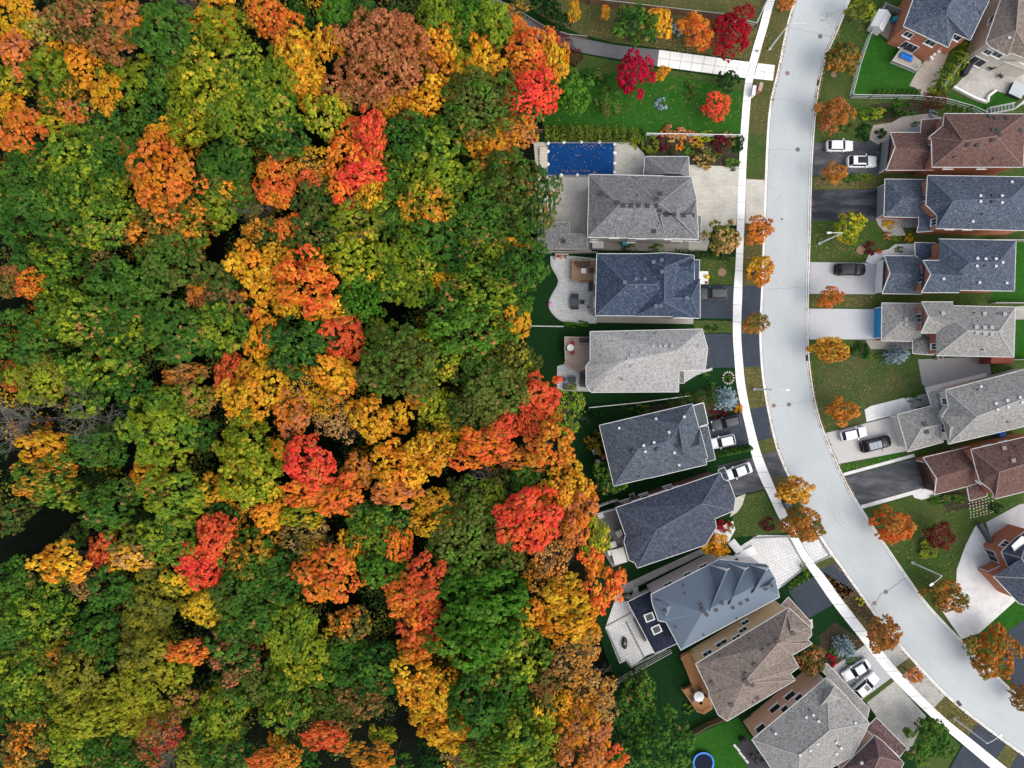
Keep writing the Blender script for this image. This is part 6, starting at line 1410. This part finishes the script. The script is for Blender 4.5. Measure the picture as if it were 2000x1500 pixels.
litter("fallen_leaves", [(bandpoly(LKs, 20, 110, 4, 70), 200), ([(1170, 100), (1283, 130), (1287, 98), (1200, 88)], 40), ([(1287, 100), (1460, 124), (1456, 150), (1285, 128)], 40)], 21, LEAFC, .016, size=.13)

def deck(name, px, z, m, label, rails=(), railm=None, steps=()):
    c = W(*px[0], z); r = empty(name, (c.x, c.y, 0), label, "deck"); b = MB(); b.prism([W(x, y, z) for x, y in px], .1, z, False); b.build("deck_floor", m, r)
    for st in steps:
        b = MB()
        for k, q in enumerate(st): b.prism([W(x, y, z * .5) for x, y in q], .1, z * (1 - (k + 1) / (len(st) + 1)), False)
        b.build("steps", m, r)
    for rl in rails:
        b = MB(); P = [W(x, y, z + .9) for x, y in rl]
        for a, c2 in zip(P[:-1], P[1:]):
            b.bar(a, c2, .12, .07); lo = Vector((0, 0, -.8)); b.bar(a + lo, c2 + lo, .06, .05); n = max(1, int((c2 - a).length / .22))
            for k in range(n + 1): q = a.lerp(c2, k / n); b.box((q.x, q.y, z + .47), (.045, .045, .86) if k % 8 else (.1, .1, .9))
        b.build("railing", railm or m, r)
    return r
deck("timber_deck", [(1117, 508), (1163, 507), (1163, 548), (1116, 547)], .8, TIMBER, "Brown timber deck with loungers on the curved stone patio", [[(1163, 509), (1118, 509), (1117, 547), (1132, 548)]], None, [[[(1132, 547), (1163, 548), (1163, 553), (1132, 552)]]])
deck("timber_deck", [(1103, 657), (1152, 659), (1152, 715), (1140, 723), (1104, 703)], .8, TIMBERP, "Pale timber deck with white table and red chairs", [[(1150, 659), (1103, 658), (1104, 702)]], None, [[[(1104, 703), (1140, 722), (1137, 727), (1102, 708)], [(1102, 708), (1137, 727), (1134, 731), (1101, 712)]]])
deck("timber_deck", [(1158, 1004), (1206, 990), (1222, 1045), (1218, 1060), (1232, 1095), (1196, 1108), (1180, 1080)], .7, TIMBERG, "Weathered grey deck with white covered furniture", [[(1206, 994), (1158, 1006), (1172, 1040)]], WHITE)
deck("timber_deck", [(1330, 1283), (1352, 1272), (1362, 1297), (1388, 1352), (1392, 1384), (1376, 1394), (1362, 1390), (1334, 1348), (1352, 1340)], .9, TIMBERO, "Orange timber deck with round white parasol table", [[(1352, 1274), (1330, 1284), (1345, 1318)], [(1332, 1346), (1362, 1390), (1376, 1394), (1391, 1384)]], TIMBERO)
deck("raised_deck", [(1762, 92), (1778, 102), (1800, 120), (1790, 138), (1745, 118)], .9, plain("deck_tan", (.36, .33, .29), .9, .2), "Small raised deck with blue bench behind the orange brick house", [[(1763, 92), (1744, 118), (1790, 137), (1800, 124)]], LGREY)
def chairmesh(arm=True, w=.6, lounge=False):
    b = MB(); d = 1.0 if lounge else .55
    b.box((0, 0, .42), (d, w, .08)); b.box((-d / 2 - .05, 0, .72), (.08, w, .6), 0, Matrix.Rotation(-.22, 3, 'Y'))
    for x in (-d / 2 + .05, d / 2 - .05):
        for y in (-w / 2 + .04, w / 2 - .04): b.box((x, y, .2), (.05, .05, .4))
    if arm:
        for y in (-w / 2, w / 2): b.box((0, y, .62), (d * .9, .05, .05))
    return b
def inst(b, name, m, px, py, z, rot, label, cat, group=None):
    c = W(px, py, z + .4); me = bpy.data.meshes.new(name); me.from_pydata(b.v, [], b.f); me.materials.append(m); o = bpy.data.objects.new(name, me); COL.objects.link(o); o.location = (c.x, c.y, z); o.rotation_euler = (0, 0, rad(rot)); return tag(o, label, cat, group)
def table(px, py, z, w, d, m, label, rot=0, rnd=False, h=.74, name="garden_table"):
    c = W(px, py, z + h); r = empty(name, (c.x, c.y, z), label, "table"); b = MB()
    if rnd: b.cyl((c.x, c.y), w / 2, z + h - .05, z + h, 20)
    else: b.box((c.x, c.y, z + h - .03), (w, d, .06), rad(rot))
    b.build("tabletop", m, r)
    if rnd: b = MB(); b.cyl((c.x, c.y), .06, z, z + h - .06, 8); b.cyl((c.x, c.y), .3, z, z + .04, 12); b.build("pedestal", DARK, r)
    else:
        for x, y in ((-1, -1), (1, -1), (1, 1), (-1, 1)):
            q = Matrix.Rotation(rad(rot), 2) @ Vector((x * (w / 2 - .08), y * (d / 2 - .08))); b = MB(); b.box((c.x + q.x, c.y + q.y, z + h / 2 - .03), (.07, .07, h - .06)); b.build("leg", DARK, r)
    return r
BROWNF = plain("brown_wicker", (.12, .08, .06), .8, .2)
table(1140, 529, .8, .8, .8, WHITE, "Square white table on the brown timber deck", h=.45)
for x, y, a in ((1129, 517, -60), (1138, 516, -90), (1148, 516, -95)): inst(chairmesh(True, .62, True), "lounge_chair", BROWNF, x, y, .8, a, "brown lounge chair in the row above the square white table", "chair", "loungers on the brown deck")
inst(chairmesh(True, .7), "lounge_chair", BROWNF, 1153, 529, .8, 180, "brown chair by itself right of the square white table", "chair")
table(1122, 590, .12, 1.4, 1.3, plain("table_dark_glass", (.05, .06, .075), .3), "Dark dining table on the curved stone patio")
for x, y, a in ((1118, 580, -90), (1126, 580, -90), (1118, 600, 90), (1126, 600, 90)): inst(chairmesh(), "dining_chair", SLATEF, x, y, .12, a, "dark dining chair at the long sides of the dark patio table", "chair", "chairs around the dark patio table")
inst(chairmesh(), "dining_chair", SLATEF, 1136, 590, .12, 170, "dark dining chair alone at the house end of the dark table", "chair")
boxthing("barbecue", "Black barbecue against the navy roofed house", "barbecue", 1153, 561, 1.2, .6, 1.0, rad(90), DARK)
boxthing("storage_box", "Grey storage bench against the navy roofed house by the dining table", "storage box", 1156, 597, .9, 1.9, .6, 0, plain("box_taupe", (.30, .28, .26), .7))
boxthing("planter_box", "White planter box with red flowers in the patio corner", "planter", 1097, 502, 2.0, .9, .7, 0, WHITE, lid=plain("pale_soil", (.5,.48,.45), .9))
shrub(1093, 502, 8, 3.5, "DR", "Red flowering plants in the white planter box", h=.5, zb=.8)
shrub(1105, 503, 4, 4, "V", "Bright green plant at the planter box's end", h=.6, zb=.8)
c = W(1074, 594, .3); b = MB(); b.ball((c.x, c.y, .42), .34, 10, 7); b.cyl((c.x, c.y), .12, .1, .2, 8); tag(b.build("garden_ball", plain("pink_plastic", (.62, .2, .5), .6)), "Pink ball ornament at the curved patio's outer edge", "ornament")
table(1114, 679, .8, 1.1, 1.1, WHITE, "Round white table between red chairs on the pale deck", rnd=True)
inst(chairmesh(), "garden_chair", REDPL, 1118, 672, .8, -90, "red chair above the round white table on the pale deck", "chair"); inst(chairmesh(), "garden_chair", REDPL, 1118, 687, .8, 90, "red chair below the round white table on the pale deck", "chair")
inst(chairmesh(), "garden_chair", DARK, 1106, 680, .8, 0, "dark chair on the woods side of the round white table", "chair")
boxthing("barbecue", "Black covered barbecue on the pale timber deck", "barbecue", 1141, 665, 1.6, .75, 1.0, 0, DARK, z0=.8)
for x, y, w, d, hh, lb in ((1139, 742, 1.0, 2.1, .7, "Long dark grey covered sofa against the pale grey house"), (1117, 741, 1.2, .85, .45, "Dark grey covered coffee table on the small stone patio"), (1107, 756, .9, .9, .6, "Dark grey covered armchair at the patio's lower side"), (1120, 756, .9, .9, .6, "Second dark grey armchair beside the covered sofa"), (1102, 741, .6, .6, .5, "Small black fire table on the stone patio")):
    boxthing("covered_furniture", lb, "garden furniture", x, y, w, d, hh, 0, SLATEF)
WC = plain("white_cover", (.66, .65, .62), .8, .08)
for x, y, w, d, hh, a, lb in ((1207, 1083, 1.9, 2.3, .7, 15, "Largest white furniture cover on the weathered deck"), (1196, 1061, .9, .9, .6, 20, "White covered chair above the largest cover"), (1192, 1076, 1.0, .8, .5, 25, "White covered stool left of the largest cover"), (1208, 1039, 1.0, .9, .8, 30, "White covered grill beside the dark slate house"), (1172, 1006, .9, .7, .6, 25, "Small white cover in the weathered deck's corner")):
    boxthing("covered_furniture", lb, "garden furniture", x, y, w, d, hh, rad(a), WC, z0=.7)
c = W(1220, 1256, .4); r = empty("fire_pit", (c.x, c.y, .115), "Dark oval fire pit table on the white paver patio", "fire pit"); b = MB(); b.ball((c.x, c.y, .4), .75, 14, 8, (.62, 1.35, .38)); b.build("bowl", DARK, r); b = MB(); b.cyl((c.x, c.y), .22, .66, .72, 12); b.build("burner", plain("burner", (.25, .25, .1), .6), r)
boxthing("hot_tub_cover", "Long grey cover beside the dark skylit annex", "cover", 1252, 1228, .9, 3.6, .5, rad(26), plain("grey_cover_mid", (.17, .16, .16), .8))
c = W(1366, 1362, 2.2); r = empty("parasol_table", (c.x, c.y, .9), "Round white parasol over a table on the orange deck", "parasol"); b = MB(); b.cyl((c.x, c.y), .85, 2.0, 2.25, 8, .08); b.build("canopy", WHITE, r); b = MB(); b.cyl((c.x, c.y), .03, .9, 2.2, 6); b.build("pole", GREY, r)
for a in range(5):
    q = (c.x + .95 * math.cos(a * 1.256), c.y + .95 * math.sin(a * 1.256)); o = inst(chairmesh(True, .5), "deck_chair", plain("chair_navy", (.05, .06, .09), .7), 0, 0, .9, math.degrees(a * 1.256) + 180, "dark chair around the round white parasol", "chair", "chairs around the parasol table"); o.location = (q[0], q[1], .9)
c = W(1374, 1490, .8); r = empty("trampoline", (c.x, c.y, .1), "Round trampoline with bright blue rim at the bottom edge", "trampoline")
R0 = 1.75; b = MB(); b.cyl((c.x, c.y), R0 * .85, .84, .86, 28); b.build("jumping_mat", plain("mat_black", (.012, .016, .03), .8), r)
b = MB(); n = 32; vs = [];
for k in range(n): a = 2 * math.pi * k / n; vs += [(c.x + R0 * .84 * math.cos(a), c.y + R0 * .84 * math.sin(a), .88), (c.x + R0 * math.cos(a), c.y + R0 * math.sin(a), .88), (c.x + R0 * math.cos(a), c.y + R0 * math.sin(a), .8)]
b.add(vs, [(3 * k, 3 * k + 1, (3 * k + 4) % (3 * n), (3 * k + 3) % (3 * n)) for k in range(n)] + [(3 * k + 1, 3 * k + 2, (3 * k + 5) % (3 * n), (3 * k + 4) % (3 * n)) for k in range(n)]); b.build("rim_pad", plain("rim_blue", (.03, .19, .62), .5), r)
for k in range(6):
    a = k * 1.047; b = MB(); b.tube([(c.x + 1.75 * math.cos(a), c.y + 1.75 * math.sin(a), .1), (c.x + 1.75 * math.cos(a), c.y + 1.75 * math.sin(a), 2.3)], .03, 5); b.build("pole", DARK, r)
# bottom terrace furniture beside the stone-coloured house
sheet("patio", [(1440, 1458), (1455, 1437), (1530, 1530), (1480, 1540)], 0.118, plain("dark_terrace", (.06, .06, .065), .9, .2))
for k, (x, y) in enumerate(((1437, 1459), (1443, 1466), (1448, 1474), (1454, 1481), (1460, 1489))):
    inst(MB().box((0, 0, .1), (.7, .35, .12)), "stepping_stone", CONC, x, y, .1, -50, "pale stepping stone in the row beside the dark terrace", "stone", "stepping stones by the dark terrace")
for x, y, a in ((1470, 1478, 30), (1478, 1486, 40), (1492, 1490, 200), (1484, 1474, 220)): inst(chairmesh(), "garden_chair", SLATEF, x, y, .12, a, "dark grey chair grouped on the dark terrace at the bottom", "chair", "chairs on the dark terrace")
c = W(1450, 1446, .5); b = MB(); b.ball((c.x, c.y, .6), .55, 10, 6); tag(b.build("kettle_grill", DARK), "Round black grill on the dark terrace corner", "barbecue")
# top-right yards
c = W(1717, 43, 1.2); r = empty("garden_shed", (c.x, c.y, .1), "White garden shed with ridged roof in the brick house yard", "shed"); m3 = Matrix.Rotation(rad(-27), 3, 'Z')
def sv(x, y, z): return c.xy.to_3d() + m3 @ Vector((x, y, 0)) + Vector((0, 0, z))
b = MB(); b.prism([sv(-.95, -1.4, 0), sv(.95, -1.4, 0), sv(.95, 1.4, 0), sv(-.95, 1.4, 0)], .1, 1.8)
for s in (-1.4, 1.4): b.add([sv(-.95, s, 1.8), sv(.95, s, 1.8), sv(0, s, 2.4)], [(0, 1, 2)])
b.build("wall", plain("shed_wall", (.62, .62, .6), .6), r)
b = MB()
for s in (-1, 1): b.add([sv(0, -1.5, 2.42), sv(0, 1.5, 2.42), sv(s * 1.1, 1.5, 1.74), sv(s * 1.1, -1.5, 1.74)], [(0, 1, 2, 3)])
b.build("roof", WHITE, r); b = MB(); b.bar(sv(0, -1.5, 2.44), sv(0, 1.5, 2.44), .1, .06); b.build("ridge_strip", LGREY, r)
c = W(1770, 113, 1.2); b = MB()
for k in range(3): b.box((c.x - .6 + k * .62, c.y + .28 - k * .25, 1.32), (.6, .6, .14), rad(-25))
for x, y in ((-.8, .1), (.8, -.6), (-.6, .6), (1.0, -.1)): b.box((c.x + x, c.y + y, 1.08), (.06, .06, .36))
b.box((c.x, c.y, 1.22), (1.9, .66, .06), rad(-22)); b.box((c.x - .1, c.y + .4, 1.5), (1.9, .08, .5), rad(-22)); tag(b.build("garden_bench", BLUEPL), "Blue cushioned bench on the small raised deck", "bench")
boxthing("barbecue", "Black covered barbecue on the small raised deck", "barbecue", 1770, 96, 1.1, .8, 1.0, rad(-20), DARK, z0=.9)
for x, y, lb in ((1832, 99, "White chair nearest the brick house beside the raised deck"), (1823, 104, "Middle white chair beside the raised deck"), (1818, 113, "White chair farthest from the brick house by the raised deck")): inst(chairmesh(True, .8), "garden_chair", WHITE, x, y, .12, 30, lb, "chair")
c = W(1988, 175, 1.0); r = empty("covered_hot_tub", (c.x, c.y, .1), "Pale grey covered hot tub at the right edge of the pale patio", "hot tub"); b = MB(); b.box((c.x, c.y, .5), (2.1, 2.1, .8), rad(-25)); b.build("tub", DARK, r); b = MB(); b.box((c.x, c.y, .96), (2.2, 2.2, .12), rad(-25)); b.build("cover", plain("tub_cover", (.42, .46, .48), .5), r)
boxthing("storage_box", "Dark storage box at the pale patio's hedge side", "storage box", 1887, 137, .7, 1.9, 1.0, rad(-30), plain("navy_box", (.03, .035, .05), .5))
inst(chairmesh(), "garden_chair", DARK, 1954, 148, .12, 60, "black chair under the cream bay window on the pale patio", "chair"); inst(chairmesh(), "garden_chair", DARK, 1935, 133, .12, 200, "black chair near the cream house wall on the pale patio", "chair")
for P, lb in (([(1862, 170), (1885, 182), (1905, 192)], "White garden wall at the hedge end of the pale patio"), ([(1905, 192), (1928, 200), (1930, 188), (1945, 177)], "White stepped planter wall round the pale patio")):
    b = MB()
    for p, q in zip(P[:-1], P[1:]): b.bar(W(*p, .4) + Vector((0, 0, -.05)), W(*q, .4) + Vector((0, 0, -.05)), .35, .6)
    tag(b.build("garden_wall", WHITEW), lb, "wall")
c = W(1960, 214, 1.5); r = empty("white_staircase", (c.x, c.y, 0), "White railed staircase above the rust brown house", "stairs"); b = MB()
for k in range(8): q = W(1938 + k * 5, 214 - (k * .6), 1.5); b.box((q.x, q.y, .4 + k * .25), (.34, 1.1, .06))
b.build("tread", plain("stair_grey", (.25, .26, .27), .7), r)
for s in (-6, 6):
    b = MB(); a, d = W(1936, 214 + s, 1.5), W(1978, 209 + s, 2.6); a.z, d.z = 1.2, 3.2; b.bar(a, d, .08, .08)
    for k in range(14): q = a.lerp(d, k / 13); b.box((q.x, q.y, q.z - .45), (.05, .05, .9))
    b.build("railing", WHITE, r)
c = W(1990, 205, 2.2); b = MB(); a, d = W(1976, 216, 2), W(1998, 196, 2)
for s in (0, .9):
    o = Vector((s, s * .6, 0)); b.bar(a + o + Vector((0, 0, 1)), d + o + Vector((0, 0, 1)), .08, .08)
    for k in range(12): q = a.lerp(d, k / 11) + o; b.box((q.x, q.y, q.z + .5), (.05, .05, 1.0))
b.build("railing", WHITE, r)
# stone ring bed, stepping stones, retaining wall, entry stairs
c = W(1422, 738); b = MB()
for k in range(14): a = k * 2 * math.pi / 14; b.box((c.x + .85 * math.cos(a), c.y + .95 * math.sin(a), .16), (.3, .22, .18), a)
tag(b.build("stone_ring", plain("ring_stone", (.46, .42, .36), .9, .3)), "Ring of pale stones around a plant on the front lawn", "planter")
b = MB()
for i in range(8):
    for j in range(6):
        p = (1893 + i * 6.2 + j * .6 + rs.uniform(-.8, .8), 983 + j * 5.6 - i * 1.6 + rs.uniform(-.8, .8)); q = W(*p); b.box((q.x, q.y, .105), (.2, .2, .05), rs.uniform(0, 1.5))
tag(b.build("stepping_stones", plain("stone_pale", (.46, .44, .33), .9, .2)), kind='stuff')
b = MB(); P = [W(x, y, .8) for x, y in [(1912, 1022), (1935, 1058), (1946, 1070)]]
for p, q in zip(P[:-1], P[1:]): b.bar(Vector((p.x, p.y, .7)), Vector((q.x, q.y, .7)), .5, 1.2)
tag(b.build("retaining_wall", plain("wall_dark_grey", (.10, .105, .11), .9, .2)), "Dark retaining wall between the white drive and grey terrace", "wall")
for px, lb in (([(1768, 424), (1794, 424), (1794, 445), (1760, 444)], "Grey entry steps below the swirl drive house garage"), ([(1741, 666), (1783, 667), (1783, 680), (1742, 680)], "Dark entry steps beside the blue spruce"), ([(1777, 776), (1808, 768), (1818, 790), (1780, 798)], "Pale slatted entry steps of the slanted grey house"), ([(1776, 250), (1797, 246), (1797, 262), (1768, 262)], "Grey entry steps beside the rust brown garage roof")):
    b = MB(); p = [W(x, y, .3) for x, y in px]
    for k in range(5): t0 = k / 5; b.prism([p[0].lerp(p[1], t0), p[1], p[2], p[3].lerp(p[2], t0)], .1, .14 + .1 * (k + 1), False)
    tag(b.build("entry_steps", plain("step_grey", (.30, .30, .30), .9, .2)), lb, "steps")
c = W(1381, 541, .6); b = MB(); b.ball((c.x, c.y, .75), .36, 9, 6); b.cyl((c.x, c.y), .2, .4, .6, 8); tag(b.build("flower_pot", plain("yellow_flowers", (.75, .5, .03), .9, .3, 9)), "Pot of yellow chrysanthemums on the white porch", "flower pot")
c = W(1380, 552, .5); b = MB(); b.ball((c.x, c.y, .62), .22, 8, 5); b.cyl((c.x, c.y), .13, .4, .55, 8); tag(b.build("flower_pot", plain("red_flowers_pot", (.40, .03, .06), .9, .3, 9)), "Small pot of red flowers on the white porch", "flower pot")
for px, lb in (([(1422, 1062), (1434, 1052), (1452, 1074), (1440, 1084)], "White upper landing steps beside the yellow and orange tree"), ([(1434, 1084), (1470, 1066), (1478, 1080), (1446, 1098)], "Wide white landing in front of the blue metal house")):
    b = MB(); b.prism([W(x, y, .4) for x, y in px], .1, .45, False); tag(b.build("entry_steps", WHITEW), lb, "steps")
for x, y, lb in ((1163, 882, "Grey garden table behind the slate house"), (1167, 902, "Round grey fountain basin behind the slate house")):
    if 'table' in lb: table(x, y, .1, .9, .8, plain("grey_top", (.40, .42, .5), .6), lb, 20)
    else:
        c = W(x, y); b = MB(); b.cyl((c.x, c.y), .42, .1, .45, 16); b.cyl((c.x, c.y), .25, .45, .7, 12); tag(b.build("fountain_basin", LGREY), lb, "fountain")
inst(chairmesh(), "garden_chair", plain("orange_wood", (.5, .22, .09), .7), 1178, 892, .1, 100, "orange wooden chair against the slate house rear wall", "chair")
c = W(1480, 768);
